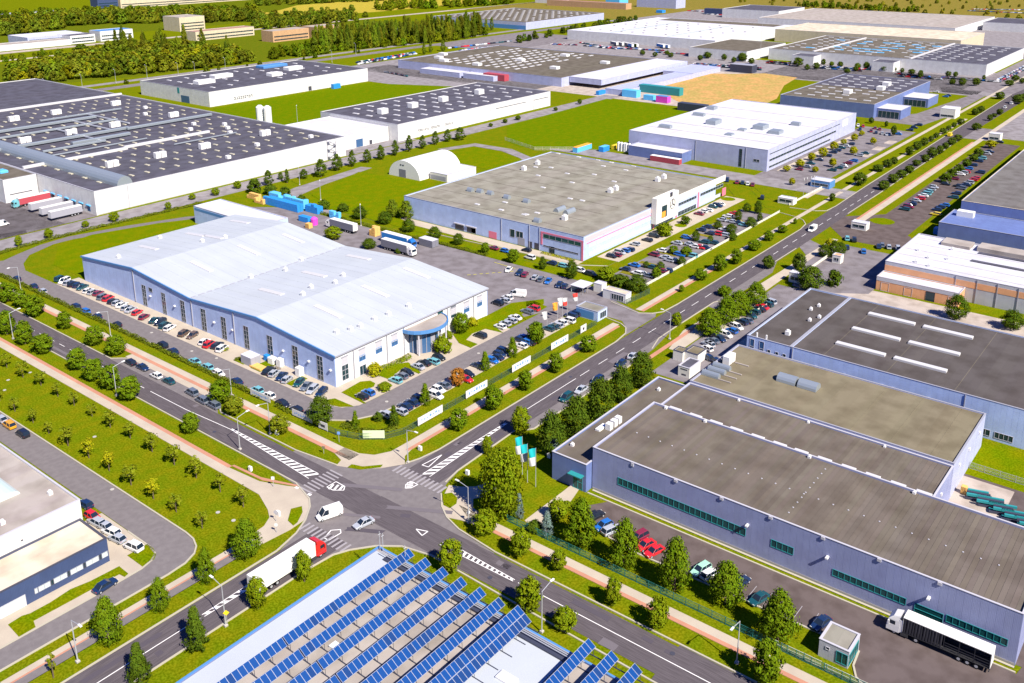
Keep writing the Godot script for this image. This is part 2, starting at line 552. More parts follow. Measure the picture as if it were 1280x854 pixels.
func tree_row(kinds: String, place: String, end: String, group: String, rows: Array):
	# rows: x, z, height, width of each tree; kinds: one letter for all or one each
	var n := rows.size() / 4
	for i in n:
		var kind := kinds[i % kinds.length()] if kinds.length() > 1 else kinds
		var spoken: String = {"l": "round green tree", "f": "fresh green tree", "d": "dense dark tree", "D": "broad leafy tree", "c": "conical green tree", "C": "dark conical tree", "p": "slim upright tree", "P": "tall dark poplar", "y": "yellow-leaved tree", "o": "olive-leaved tree", "s": "thin young tree", "S": "thin yellowing young tree", "b": "green shrub", "B": "light green shrub", "k": "dark shrub", "Y": "golden yellow shrub", "u": "silvery blue spruce", "r": "reddish maple tree", "w": "wide weeping willow", "e": "small dark tree"}[kind]
		var label := "%s %s" % [spoken, place]
		if n > 1:
			label += ", %s from %s" % [ordinal(i), end]
		tree(kind, rows[i * 4], rows[i * 4 + 1], rows[i * 4 + 2], rows[i * 4 + 3], label, group, i)

func hedge(label: String, pts: Array, w: float, h: float, m := "leaf_hedge", density := 16.0):
	rng.seed = int(absf(pts[0] * 7 + pts[1] * 3)) + 5
	var s := Shape.new()
	for i in range(0, pts.size() - 2, 2):
		var a := Vector3(pts[i], 0, pts[i + 1])
		var b := Vector3(pts[i + 2], 0, pts[i + 3])
		var d := b - a
		var q := Vector3(-d.z, 0, d.x).normalized()
		for k in int(d.length() * density * (h + w)):
			var t := rng.randf()
			var u := rng.randf_range(-1, 1)
			var hh := h * (0.75 + 0.3 * sin(t * d.length() * 0.9 + i) * sin(t * d.length() * 0.37))
			var p := a + d * t + q * (u * w / 2) + Vector3(0, hh * sqrt(maxf(0.02, 1 - u * u * 0.7)) * pow(rng.randf(), 0.45), 0)
			var n := (q * u + Vector3(0, 0.8, 0) + Vector3(rng.randfn(), rng.randfn(), rng.randfn()) * 0.5).normalized()
			var v := rng.randf_range(0.6, 1.25)
			s.tint = Color(v * rng.randf_range(0.85, 1.2), v, v * 0.9)
			leaf_quad(s, p, n, 0.45)
	var o := part("hedge", s.done(), mats[m], self)
	tag(o, label, "hedge")

func wood(called: String, label: String, outline: Array, step: float, h0: float, h1: float, m := "leaf_wood", kind := "round", seed_ := 1):
	# one far wood that reads as a mass: many crowns in one MultiMesh
	rng.seed = seed_
	var o := PackedVector2Array()
	for i in range(0, outline.size(), 2):
		o.append(Vector2(outline[i], outline[i + 1]))
	var lo := o[0]
	var hi := o[0]
	for p in o:
		lo = lo.min(p)
		hi = hi.max(p)
	var at := []
	var x := lo.x
	while x < hi.x:
		var z := lo.y
		while z < hi.y:
			var p := Vector2(x + rng.randf_range(-0.6, 0.6) * step, z + rng.randf_range(-0.6, 0.6) * step)
			if Geometry2D.is_point_in_polygon(p, o):
				at.append(p)
			z += step
		x += step
	var mm := MultiMesh.new()
	mm.transform_format = MultiMesh.TRANSFORM_3D
	mm.use_colors = true
	mm.mesh = crowns["far" if kind == "round" else kind][0]
	mm.instance_count = at.size()
	for i in at.size():
		var h := rng.randf_range(h0, h1)
		var w := h * (rng.randf_range(0.7, 1.15) if kind != "tall" else rng.randf_range(0.28, 0.4))
		var b := Basis(Vector3.UP, rng.randf() * TAU).scaled(Vector3(w, h, w))
		mm.set_instance_transform(i, Transform3D(b, Vector3(at[i].x, -0.05 * h, at[i].y)))
		var v := rng.randf_range(0.55, 1.35)
		mm.set_instance_color(i, Color(v * rng.randf_range(0.85, 1.35), v, v * rng.randf_range(0.7, 1.2)))
	var node := MultiMeshInstance3D.new()
	node.name = numbered(called)
	node.multimesh = mm
	node.material_override = mats[m]
	add_child(node)
	tag(node, label, "wood", "", "stuff")

# ---------------------------------------------------------------- vehicles
var car_parts := {}
const CAR_SHAPES := {   # length, width, belt height, roof height, bonnet end, windscreen top, rear window top, boot start (from the nose, in metres)
	"hatchback": [4.1, 1.74, 0.86, 1.46, 1.05, 1.75, 3.55, 4.02], "sedan": [4.55, 1.78, 0.86, 1.42, 1.15, 1.95, 3.25, 3.95], "estate": [4.6, 1.78, 0.88, 1.48, 1.15, 1.9, 4.15, 4.52], "minivan": [4.5, 1.82, 0.95, 1.68, 0.85, 1.75, 4.1, 4.45], "van": [5.4, 1.98, 1.12, 2.25, 0.75, 1.55, 5.25, 5.38],
}

func car_section(s: Shape, l: float, w: float, belt: float):
	# lower body: stations from nose (-z) to tail
	var st := [[0.0, 0.70, 0.30, 0.55], [0.12, 0.88, 0.22, 0.66], [0.9, 1.0, 0.18, belt - 0.06], [1.3, 1.0, 0.18, belt], [l - 0.9, 1.0, 0.18, belt], [l - 0.12, 0.92, 0.22, belt - 0.04], [l, 0.80, 0.32, belt - 0.16]]
	var rings := []
	for a in st:
		var z: float = a[0] - l / 2
		var hw: float = w / 2 * a[1]
		rings.append([Vector3(-hw * 0.92, a[2], z), Vector3(-hw, a[2] + 0.16, z), Vector3(-hw, a[3] - 0.14, z), Vector3(-hw * 0.9, a[3], z), Vector3(hw * 0.9, a[3], z), Vector3(hw, a[3] - 0.14, z), Vector3(hw, a[2] + 0.16, z), Vector3(hw * 0.92, a[2], z)])
	for i in rings.size() - 1:
		for k in 8:
			var j := (k + 1) % 8
			s.quad(rings[i][k], rings[i + 1][k], rings[i + 1][j], rings[i][j])
	for k in range(1, 7):
		s.tri(rings[0][0], rings[0][k], rings[0][k + 1])
		s.tri(rings[-1][0], rings[-1][k + 1], rings[-1][k])

func car_meshes(kind: String) -> Dictionary:
	if car_parts.has(kind):
		return car_parts[kind]
	var c: Array = CAR_SHAPES[kind]
	var l: float = c[0]
	var w: float = c[1]
	var belt: float = c[2]
	var top: float = c[3]
	var hw := w / 2 * 0.90
	var rw := w / 2 * (0.74 if kind != "van" else 0.86)
	var b0: float = c[4] - l / 2
	var r0: float = c[5] - l / 2
	var r1: float = c[6] - l / 2
	var b1: float = c[7] - l / 2
	var A := Vector3(-hw, belt, b0); var B := Vector3(hw, belt, b0); var C := Vector3(hw, belt, b1); var D := Vector3(-hw, belt, b1)
	var E := Vector3(-rw, top, r0); var F := Vector3(rw, top, r0); var G := Vector3(rw, top, r1); var H := Vector3(-rw, top, r1)
	var body := Shape.new()
	car_section(body, l, w, belt)
	var up := Vector3(0, 0.06, 0)
	body.hexa([H, G, F, E, H + up - Vector3(-0.1, 0, 0.12), G + up - Vector3(0.1, 0, 0.12), F + up + Vector3(-0.1, 0, 0.12), E + up + Vector3(0.1, 0, 0.12)])
	for q in [[A, E], [B, F], [C, G], [D, H]]:            # corner pillars
		body.bar(q[0], q[1], 0.045, 4)
	for sx in [-1.0, 1.0]:                                # middle pillar and mirrors
		var zm := (r0 + r1) / 2 - 0.1
		body.bar(Vector3(sx * hw, belt, zm), Vector3(sx * rw, top, zm), 0.05, 4)
		body.box(Vector3(sx * (w / 2 + 0.06), belt + 0.08, b0 + 0.35), Vector3(0.16, 0.13, 0.1))
	var ws := Shape.new()
	ws.quad(B, A, E, F)
	var rear := Shape.new()
	rear.quad(D, C, G, H)
	var side := {}
	for sx in [-1, 1]:
		var q := Shape.new()
		if sx < 0:
			q.quad(A, D, H, E)
		else:
			q.quad(C, B, F, G)
		side[sx] = q.done()
	if kind == "van":                                     # only the front third of a van's side is glazed
		for sx in [-1, 1]:
			var zc := r0 + 0.75
			var q := Shape.new()
			var p := [Vector3(sx * hw, belt, b0), Vector3(sx * hw, belt, zc), Vector3(sx * rw, top, zc), Vector3(sx * rw, top, r0)]
			if sx < 0:
				q.quad(p[0], p[1], p[2], p[3])
				body.quad(p[1], D, H, p[2])
			else:
				q.quad(p[1], p[0], p[3], p[2])
				body.quad(C, p[1], p[2], G)
			side[sx] = q.done()
		body.quad(D, C, G, H)
	var wh := Shape.new()
	wh.wheel(Vector3.ZERO, 0.32, 0.2)
	var rim := Shape.new()
	rim.wheel(Vector3.ZERO, 0.19, 0.215)
	var head := Shape.new()
	head.box(Vector3.ZERO, Vector3(0.36, 0.16, 0.14))
	var whole := Shape.new()
	car_section(whole, l, w, belt)
	whole.hexa([H, G, F, E, H + up - Vector3(-0.1, 0, 0.12), G + up - Vector3(0.1, 0, 0.12), F + up + Vector3(-0.1, 0, 0.12), E + up + Vector3(0.1, 0, 0.12)])
	for q in [[A, E], [B, F], [C, G], [D, H]]:
		whole.bar(q[0], q[1], 0.05, 4)
	if kind == "van":
		whole.quad(Vector3(-hw, belt, r0 + 0.75), D, H, Vector3(-rw, top, r0 + 0.75))
		whole.quad(C, Vector3(hw, belt, r0 + 0.75), Vector3(rw, top, r0 + 0.75), G)
		whole.quad(D, C, G, H)
	var m := whole.done()
	var gl := Shape.new()
	gl.quad(B, A, E, F)
	if kind != "van":
		gl.quad(D, C, G, H)
		gl.quad(A, D, H, E)
		gl.quad(C, B, F, G)
	else:
		gl.quad(A, Vector3(-hw, belt, r0 + 0.75), Vector3(-rw, top, r0 + 0.75), E)
		gl.quad(Vector3(hw, belt, r0 + 0.75), B, F, Vector3(rw, top, r0 + 0.75))
	gl.done(m)
	var ty := Shape.new()
	for sx in [-1, 1]:
		for z in [-l / 2 + 0.8, l / 2 - 0.8]:
			ty.wheel(Vector3(sx * (w / 2 - 0.1), 0.32, z), 0.32, 0.22)
	ty.done(m)
	car_parts[kind] = {"body": body.done(), "windscreen": ws.done(), "rear_window": rear.done(), "side": side, "wheel": wh.done(), "rim": rim.done(), "lamp": head.done(), "whole": m, "l": l, "w": w}
	return car_parts[kind]

func car(kind: String, color: String, x: float, z: float, turn: float, label: String, group: String, near: bool):
	var p := car_meshes(kind)
	var m: Material = mats["car_" + color]
	var called := "parked_car" if kind != "van" else "delivery_van"
	var cat := "car" if kind != "van" else "van"
	var at := Vector3(x, 0.1, z)
	if not near:
		var o := part(called, p.whole, [m, mats["car_glass"], mats["tyre"]], self, at, turn)
		tag(o, label, cat, group)
		return
	var o := thing(called, label, cat, at, turn, group)
	part("body", p.body, m, o)
	part("windscreen", p.windscreen, mats["car_glass"], o)
	if kind != "van":
		part("rear_window", p.rear_window, mats["car_glass"], o)
	for sx in [-1, 1]:
		part("side_window", p.side[sx], mats["car_glass"], o)
		part("headlight", p.lamp, mats["lamp_glass"], o, Vector3(sx * (p.w / 2 - 0.34), 0.58, -p.l / 2 + 0.1))
		part("tail_light", p.lamp, mats["lamp_red"], o, Vector3(sx * (p.w / 2 - 0.32), 0.68, p.l / 2 - 0.08))
		for zz in [-p.l / 2 + 0.8, p.l / 2 - 0.8]:
			var wl := part("wheel", p.wheel, mats["tyre"], o, Vector3(sx * (p.w / 2 - 0.1), 0.32, zz))
			part("rim", p.rim, mats["steel"], wl)

func car_row(place: String, end: String, group: String, turn: float, near: bool, cars: Array):
	# cars: [colour letter, x, z (, kind (, extra turn))]
	var n := cars.size()
	for i in n:
		var c: Array = cars[i]
		rng.seed = int(absf(c[1]) * 97 + absf(c[2]) * 31)
		var kind: String = ["hatchback", "hatchback", "estate", "sedan", "minivan"][rng.randi() % 5]
		if c.size() > 3 and c[3]:
			kind = c[3]
		var color: String = SPOKEN[c[0]]
		var label := "%s %s %s" % [color, kind, place]
		if n > 1:
			label += ", %s from %s" % [ordinal(i), end]
		var flip := PI if n > 1 and rng.randf() < 0.25 else 0.0
		car(kind, color, c[1], c[2], deg_to_rad(turn) + flip + rng.randf_range(-0.04, 0.04) + (deg_to_rad(c[4]) if c.size() > 4 else 0.0), label, group, near)

func far_cars(label: String, pts: Array, n: int, across: bool, seed_: int):
	# parking lots far off, read as a texture of roofs
	rng.seed = seed_
	var mm := MultiMesh.new()
	mm.transform_format = MultiMesh.TRANSFORM_3D
	mm.use_colors = true
	var s := Shape.new()
	s.bevel_box(Vector3(0, 0.62, 0), Vector3(1.75, 0.75, 4.3), 0.12)
	s.hexa([Vector3(-0.78, 1.0, 1.6), Vector3(0.78, 1.0, 1.6), Vector3(0.78, 1.0, -1.1), Vector3(-0.78, 1.0, -1.1), Vector3(-0.62, 1.45, 1.2), Vector3(0.62, 1.45, 1.2), Vector3(0.62, 1.45, -0.5), Vector3(-0.62, 1.45, -0.5)])
	mm.mesh = s.done()
	var rows := pts.size() / 4
	mm.instance_count = rows * n
	var m: StandardMaterial3D = paint("far_paint", Color.WHITE, 0.4)
	m.vertex_color_use_as_albedo = true
	var names := ["white", "silver", "grey", "black", "navy", "navy", "blue", "red", "silver", "white", "maroon", "green"]
	for r in rows:
		var a := Vector2(pts[r * 4], pts[r * 4 + 1])
		var b := Vector2(pts[r * 4 + 2], pts[r * 4 + 3])
		for i in n:
			var p := a.lerp(b, (i + 0.5) / n)
			var d := (b - a).angle()
			mm.set_instance_transform(r * n + i, Transform3D(Basis(Vector3.UP, -d + (PI / 2 if not across else 0.0)), Vector3(p.x, 0.08, p.y)))
			var c: Array = PAINTS[names[rng.randi() % names.size()]]
			mm.set_instance_color(r * n + i, Color(c[0], c[1], c[2]))
	var node := MultiMeshInstance3D.new()
	node.name = numbered("distant_parked_cars")
	node.multimesh = mm
	node.material_override = m
	add_child(node)
	tag(node, label, "cars", "", "stuff")

func wheels(o: Node3D, zs: Array, r := 0.5, hw := 1.15):
	var s := Shape.new()
	s.wheel(Vector3.ZERO, r, 0.34)
	var mesh := s.done()
	var q := Shape.new()
	q.wheel(Vector3.ZERO, r * 0.55, 0.36)
	var rim := q.done()
	for z in zs:
		for sx in [-1, 1]:
			var w := part("wheel", mesh, mats["tyre"], o, Vector3(sx * (hw - 0.17), r, z))
			part("rim", rim, mats["steel"], w)

func tractor(o: Node3D, m: Material, z0: float):
	# cab of an articulated truck: the nose is at z0, facing -z
	var s := Shape.new()
	var a := z0
	s.hexa([Vector3(-1.22, 0.55, a + 2.1), Vector3(1.22, 0.55, a + 2.1), Vector3(1.22, 0.55, a), Vector3(-1.22, 0.55, a), Vector3(-1.22, 1.75, a + 2.1), Vector3(1.22, 1.75, a + 2.1), Vector3(1.22, 1.75, a), Vector3(-1.22, 1.75, a)])
	s.hexa([Vector3(-1.22, 1.75, a + 2.1), Vector3(1.22, 1.75, a + 2.1), Vector3(1.22, 1.75, a + 0.02), Vector3(-1.22, 1.75, a + 0.02), Vector3(-1.18, 2.75, a + 2.1), Vector3(1.18, 2.75, a + 2.1), Vector3(1.18, 2.75, a + 0.28), Vector3(-1.18, 2.75, a + 0.28)])
	s.hexa([Vector3(-1.18, 2.75, a + 2.1), Vector3(1.18, 2.75, a + 2.1), Vector3(1.18, 2.75, a + 0.28), Vector3(-1.18, 2.75, a + 0.28), Vector3(-1.02, 3.75, a + 2.1), Vector3(1.02, 3.75, a + 2.1), Vector3(1.02, 3.45, a + 1.0), Vector3(-1.02, 3.45, a + 1.0)])
	for sx in [-1, 1]:
		s.box(Vector3(sx * 1.38, 2.1, a + 0.35), Vector3(0.2, 0.75, 0.28))
		s.box(Vector3(sx * 1.12, 1.9, a + 2.35), Vector3(0.12, 2.4, 0.5))
	part("cab", s.done(), m, o)
	var g := Shape.new()
	g.hexa([Vector3(-1.08, 1.8, a + 0.2), Vector3(1.08, 1.8, a + 0.2), Vector3(1.08, 1.8, a - 0.02), Vector3(-1.08, 1.8, a - 0.02), Vector3(-1.04, 2.65, a + 0.4), Vector3(1.04, 2.65, a + 0.4), Vector3(1.04, 2.65, a + 0.22), Vector3(-1.04, 2.65, a + 0.22)])
	part("windscreen", g.done(), mats["car_glass"], o)
	for sx in [-1, 1]:
		var w := Shape.new()
		w.box(Vector3(sx * 1.2, 2.2, a + 0.95), Vector3(0.06, 0.7, 0.9))
		part("side_window", w.done(), mats["car_glass"], o)
		var h := Shape.new()
		h.box(Vector3(sx * 0.9, 0.95, a), Vector3(0.45, 0.25, 0.1))
		part("headlight", h.done(), mats["lamp_glass"], o)
	var c := Shape.new()
	c.box(Vector3(0, 0.85, a + 3.0), Vector3(1.0, 0.35, 5.4))
	c.box(Vector3(0, 0.42, a + 0.25), Vector3(2.3, 0.34, 0.5))
	for sx in [-1, 1]:
		c.box(Vector3(sx * 1.0, 0.62, a + 3.0), Vector3(0.5, 0.55, 1.2))
	part("chassis", c.done(), mats["chassis"], o)
	wheels(o, [a + 1.35, a + 4.9])

func trailer(o: Node3D, z0: float, l: float, top: Material, side: Material, stripe: Material = null, open := false):
	var s := Shape.new()
	s.box(Vector3(0, 3.93, z0 + l / 2), Vector3(2.5, 0.12, l))
	part("roof", s.done(), top, o)
	for sx in [-1, 1]:
		var q := Shape.new()
		if open and sx < 0:
			# a tarpaulin drawn half open: folds gathered towards the cab, the rear half bare
			for k in 14:
				var z := z0 + 0.2 + k * l * 0.032
				q.hexa([Vector3(-1.25, 1.2, z + 0.28), Vector3(-1.16, 1.2, z + 0.32), Vector3(-1.16, 1.2, z), Vector3(-1.25, 1.2, z), Vector3(-1.25 - 0.05 * (k % 2), 3.85, z + 0.25), Vector3(-1.16, 3.85, z + 0.3 + 0.1 * (k % 3)), Vector3(-1.16, 3.85, z), Vector3(-1.22, 3.85, z)])
			for k in 4:
				q.box(Vector3(-1.2, 2.5, z0 + l * (0.48 + k * 0.17)), Vector3(0.06, 2.7, 0.1))
			for k in 3:
				q.box(Vector3(-1.2, 1.5 + k * 0.5, z0 + l * 0.74), Vector3(0.04, 0.1, l * 0.5))
		else:
			q.box(Vector3(sx * 1.25, 2.5, z0 + l / 2), Vector3(0.06, 2.74, l))
		part("tarpaulin", q.done(), side, o)
	var e := Shape.new()
	e.box(Vector3(0, 2.5, z0 + 0.03), Vector3(2.44, 2.72, 0.06))
	part("front_wall", e.done(), top, o)
	for sx in [-1, 1]:
		var d := Shape.new()
		d.box(Vector3(sx * 0.61, 2.5, z0 + l - 0.03), Vector3(1.2, 2.72, 0.07))
		part("rear_door", d.done(), mats["tarp_white"], o)
	if stripe:
		for sx in [-1, 1]:
			var d := Shape.new()
			d.box(Vector3(sx * 1.29, 2.0, z0 + l / 2), Vector3(0.02, 1.5, l * 0.96))
			part("stripe", d.done(), stripe, o)
	var c := Shape.new()
	c.box(Vector3(0, 1.08, z0 + l / 2), Vector3(2.46, 0.14, l))
	c.box(Vector3(0, 0.9, z0 + l / 2), Vector3(1.0, 0.26, l * 0.96))
	c.box(Vector3(0, 0.55, z0 + l - 0.15), Vector3(2.3, 0.2, 0.15))
	part("chassis", c.done(), mats["chassis"], o)
	wheels(o, [z0 + l - 2.0, z0 + l - 3.35, z0 + l - 4.7])

func semi(label: String, x: float, z: float, turn: float, cab: String, top: String, side: String, stripe := "", open := false) -> Node3D:
	var o := thing("articulated_truck", label, "truck", Vector3(x, 0.1, z), deg_to_rad(turn), "trucks")
	tractor(o, mats[cab], -8.2)
	trailer(o, -5.6, 13.7, mats[top], mats[side], mats[stripe] if stripe else null, open)
	return o

func lone_trailer(label: String, x: float, z: float, turn: float, top: String, side: String, stripe := ""):
	var o := thing("parked_trailer", label, "trailer", Vector3(x, 0.1, z), deg_to_rad(turn), "parked trailers")
	trailer(o, -6.8, 13.6, mats[top], mats[side], mats[stripe] if stripe else null)
	var s := Shape.new()
	for sx in [-1, 1]:
		s.box(Vector3(sx * 0.9, 0.5, -3.8), Vector3(0.18, 1.0, 0.18))
	part("landing_leg", s.done(), mats["chassis"], o)

# ---------------------------------------------------------------- buildings
class House:
	var root: Node3D
	var x0: float
	var x1: float
	var z0: float      # far side
	var z1: float      # near side
	var h: float

func house(called: String, label: String, x0: float, x1: float, z0: float, z1: float, h: float, wall: String, roof: String, coping := "trim_white", parapet := 0.45, base := 0.0, roof_part := "roof") -> House:
	var b := House.new()
	b.x0 = x0; b.x1 = x1; b.z0 = z0; b.z1 = z1; b.h = h
	b.root = thing(called, label, "building", Vector3((x0 + x1) / 2, 0, (z0 + z1) / 2))
	var cx := (x0 + x1) / 2
	var cz := (z0 + z1) / 2
	var wx := x1 - x0
	var wz := z1 - z0
	var t := 0.3
	for k in 4:
		var s := Shape.new()
		match k:
			0: s.span(-wx / 2, wx / 2, base, h, wz / 2 - t, wz / 2)
			1: s.span(-wx / 2, wx / 2, base, h, -wz / 2, -wz / 2 + t)
			2: s.span(wx / 2 - t, wx / 2, base, h, -wz / 2 + t, wz / 2 - t)
			3: s.span(-wx / 2, -wx / 2 + t, base, h, -wz / 2 + t, wz / 2 - t)
		part("wall", s.done(), mats[wall], b.root)
	rng.seed = int(absf(x0 * 5 + z1 * 3)) + 1
	for k in 2:                                           # sheet cladding: upright panels, joints between them
		var q := Shape.new()
		var l := wx if k == 0 else wz
		var n := clampi(int(l / (1.25 if h < 10.5 and l < 90 else 2.6)), 2, 110)
		for i in n:
			var v := rng.randf_range(0.93, 1.0)
			q.tint = Color(v, v, v * rng.randf_range(0.985, 1.015))
			var a := -l / 2 + l * i / n + 0.015
			var c := -l / 2 + l * (i + 1) / n - 0.015
			if k == 0:
				q.span(a, c, base + 0.02, h - 0.02, wz / 2 - 0.01, wz / 2 + 0.018)
			else:
				q.span(wx / 2 - 0.01, wx / 2 + 0.018, base + 0.02, h - 0.02, a, c)
		part("cladding", q.done(), mats[wall], b.root).set_meta("kind", "stuff")
	var r := Shape.new()
	r.span(-wx / 2 + t, wx / 2 - t, h - parapet - 0.3, h - parapet - 0.04, -wz / 2 + t, wz / 2 - t)
	part(roof_part, r.done(), mats[roof], b.root)
	var m := Shape.new()                                  # the membrane lies in strips, each lapped over the next
	var step := 2.2 if wx < 90 else 4.5
	var u := -wx / 2 + t
	while u < wx / 2 - t - 0.05:
		var e := minf(step, wx / 2 - t - u)
		var v := rng.randf_range(0.92, 1.0)
		m.tint = Color(v, v * rng.randf_range(0.985, 1.01), v * rng.randf_range(0.98, 1.01))
		var y := h - parapet
		m.hexa([Vector3(u, y - 0.05, wz / 2 - t), Vector3(u + e, y - 0.05, wz / 2 - t), Vector3(u + e, y - 0.05, -wz / 2 + t), Vector3(u, y - 0.05, -wz / 2 + t), Vector3(u, y + 0.012, wz / 2 - t), Vector3(u + e, y, wz / 2 - t), Vector3(u + e, y, -wz / 2 + t), Vector3(u, y + 0.012, -wz / 2 + t)])
		u += step
	part("roof_membrane", m.done(), mats[roof], b.root).set_meta("kind", "stuff")
	if coping:
		for k in 4:
			var s := Shape.new()
			match k:
				0: s.span(-wx / 2 - 0.08, wx / 2 + 0.08, h, h + 0.1, wz / 2 - 0.3, wz / 2 + 0.08)
				1: s.span(-wx / 2 - 0.08, wx / 2 + 0.08, h, h + 0.1, -wz / 2 - 0.08, -wz / 2 + 0.3)
				2: s.span(wx / 2 - 0.3, wx / 2 + 0.08, h, h + 0.1, -wz / 2 + 0.3, wz / 2 - 0.3)
				3: s.span(-wx / 2 - 0.08, -wx / 2 + 0.3, h, h + 0.1, -wz / 2 + 0.3, wz / 2 - 0.3)
			part("coping", s.done(), mats[coping], b.root)
	return b

func loc(b: House, x: float, y: float, z: float) -> Vector3:
	return Vector3(x - (b.x0 + b.x1) / 2, y, z - (b.z0 + b.z1) / 2)

func face_box(b: House, side: String, u0: float, u1: float, y0: float, y1: float, d0: float, d1: float) -> Shape:
	# a box on a facade, given by world coordinates along it and its distance d0..d1 in front of the wall
	var s := Shape.new()
	var m := loc(b, 0, 0, 0)
	match side:
		"+z": s.span(u0 + m.x, u1 + m.x, y0, y1, (b.z1 - b.z0) / 2 + d0, (b.z1 - b.z0) / 2 + d1)
		"-z": s.span(u0 + m.x, u1 + m.x, y0, y1, -(b.z1 - b.z0) / 2 - d1, -(b.z1 - b.z0) / 2 - d0)
		"+x": s.span((b.x1 - b.x0) / 2 + d0, (b.x1 - b.x0) / 2 + d1, y0, y1, u0 + m.z, u1 + m.z)
		"-x": s.span(-(b.x1 - b.x0) / 2 - d1, -(b.x1 - b.x0) / 2 - d0, y0, y1, u0 + m.z, u1 + m.z)
	return s

func trim(b: House, called: String, side: String, u0: float, u1: float, y0: float, y1: float, m: String, d := 0.06):
	part(called, face_box(b, side, u0, u1, y0, y1, -0.02, d).done(), mats[m], b.root)

func window(b: House, side: String, u0: float, u1: float, y0: float, y1: float, cols: int, rows: int, frame: String, glass: String, called := "window"):
	var f := 0.09
	var s := Shape.new()
	var sub := [[u0, u1, y0, y0 + f], [u0, u1, y1 - f, y1], [u0, u0 + f, y0 + f, y1 - f], [u1 - f, u1, y0 + f, y1 - f]]
	for k in range(1, cols):
		var u := lerpf(u0, u1, float(k) / cols)
		sub.append([u - f / 2, u + f / 2, y0 + f, y1 - f])
	for k in range(1, rows):
		var y := lerpf(y0, y1, float(k) / rows)
		sub.append([u0 + f, u1 - f, y - f / 2, y + f / 2])
	var mesh := ArrayMesh.new()
	var st := SurfaceTool.new()
	st.begin(Mesh.PRIMITIVE_TRIANGLES)
	for q in sub:
		st.append_from(face_box(b, side, q[0], q[1], q[2], q[3], -0.02, 0.10).done(), 0, Transform3D())
	var w := part(called, st.commit(), mats[frame], b.root)
	for i in cols:
		for j in rows:
			var a0 := lerpf(u0, u1, float(i) / cols) + f * 0.4
			var a1 := lerpf(u0, u1, float(i + 1) / cols) - f * 0.4
			var c0 := lerpf(y0, y1, float(j) / rows) + f * 0.4
			var c1 := lerpf(y0, y1, float(j + 1) / rows) - f * 0.4
			part("pane", face_box(b, side, a0, a1, c0, c1, -0.02, 0.03).done(), mats[glass], w)

func on_roof(b: House, called: String, mesh: Mesh, m: String, x: float, z: float, y: float, turn := 0.0) -> MeshInstance3D:
	return part(called, mesh, mats[m], b.root, loc(b, x, y, z), turn)

func box_mesh(sx: float, sy: float, sz: float, r := 0.06) -> ArrayMesh:
	var s := Shape.new()
	s.bevel_box(Vector3(0, sy / 2, 0), Vector3(sx, sy, sz), r)
	return s.done()

func vault_mesh(l: float, w: float, h: float, n := 8, along_x := true) -> ArrayMesh:   # half barrel standing on y = 0
	var s := Shape.new()
	for i in n:
		var a0 := PI * i / n
		var a1 := PI * (i + 1) / n
		var p0 := Vector3(0, sin(a0) * h, cos(a0) * w / 2)
		var p1 := Vector3(0, sin(a1) * h, cos(a1) * w / 2)
		var e := Vector3(l / 2, 0, 0)
		var q := [p0 - e, p0 + e, p1 + e, p1 - e, -e, e]
		if not along_x:
			for k in q.size():
				q[k] = Vector3(q[k].z, q[k].y, -q[k].x)
		s.quad(q[0], q[1], q[2], q[3])
		s.tri(q[4], q[0], q[3])
		s.tri(q[5], q[2], q[1])
	return s.done()

func fan_unit(b: House, x: float, z: float, y: float, size := 1.0):
	var s := Shape.new()
	s.bevel_box(Vector3(0, 0.5 * size, 0), Vector3(1.0, 1.0, 1.0) * size, 0.1)
	s.bar(Vector3(0, size, 0), Vector3(0, size * 1.25, 0), 0.35 * size, 8)
	on_roof(b, "roof_fan", s.done(), "unit_white", x, z, y)

func vent_row(b: House, list: Array, y: float, size := 0.9):
	for i in range(0, list.size(), 2):
		fan_unit(b, list[i], list[i + 1], y, size)

func felt_roof(b: House, x0: float, x1: float, z0: float, z1: float, y: float, step := 1.0):
	# roofing felt laid in strips across the roof, each strip lapped over the next
	rng.seed = int(absf(x0 * 3 + z0))
	var s := Shape.new()
	var x := x0
	while x < x1 - 0.01:
		var w := minf(step, x1 - x)
		var v := rng.randf_range(0.86, 1.0)
		s.tint = Color(v, v * rng.randf_range(0.97, 1.02), v * rng.randf_range(0.94, 1.02))
		var e := 0.035 + rng.randf() * 0.02
		s.hexa([loc(b, x, y, z1), loc(b, x + w, y, z1), loc(b, x + w, y, z0), loc(b, x, y, z0), loc(b, x, y + e, z1), loc(b, x + w, y + 0.005, z1), loc(b, x + w, y + 0.005, z0), loc(b, x, y + e, z0)])
		x += step
	var o := part("roofing_felt", s.done(), mats["roof_felt"], b.root)
	o.set_meta("kind", "stuff")

func seams(b: House, x0: float, x1: float, z0: float, z1: float, y: float, n: int, m: String, along := "x"):
	# laps of the roof membrane
	var s := Shape.new()
	for i in n:
		var t := (i + 0.5) / n
		var a := loc(b, x0, y, z0)
		var c := loc(b, x1, y, z1)
		if along == "x":
			s.span(a.x, c.x, y - 0.01, y + 0.03, lerpf(a.z, c.z, t) - 0.09, lerpf(a.z, c.z, t) + 0.09)
		else:
			s.span(lerpf(a.x, c.x, t) - 0.09, lerpf(a.x, c.x, t) + 0.09, y - 0.01, y + 0.03, a.z, c.z)
	var o := part("roof_seam", s.done(), mats[m], b.root)
	o.set_meta("kind", "stuff")

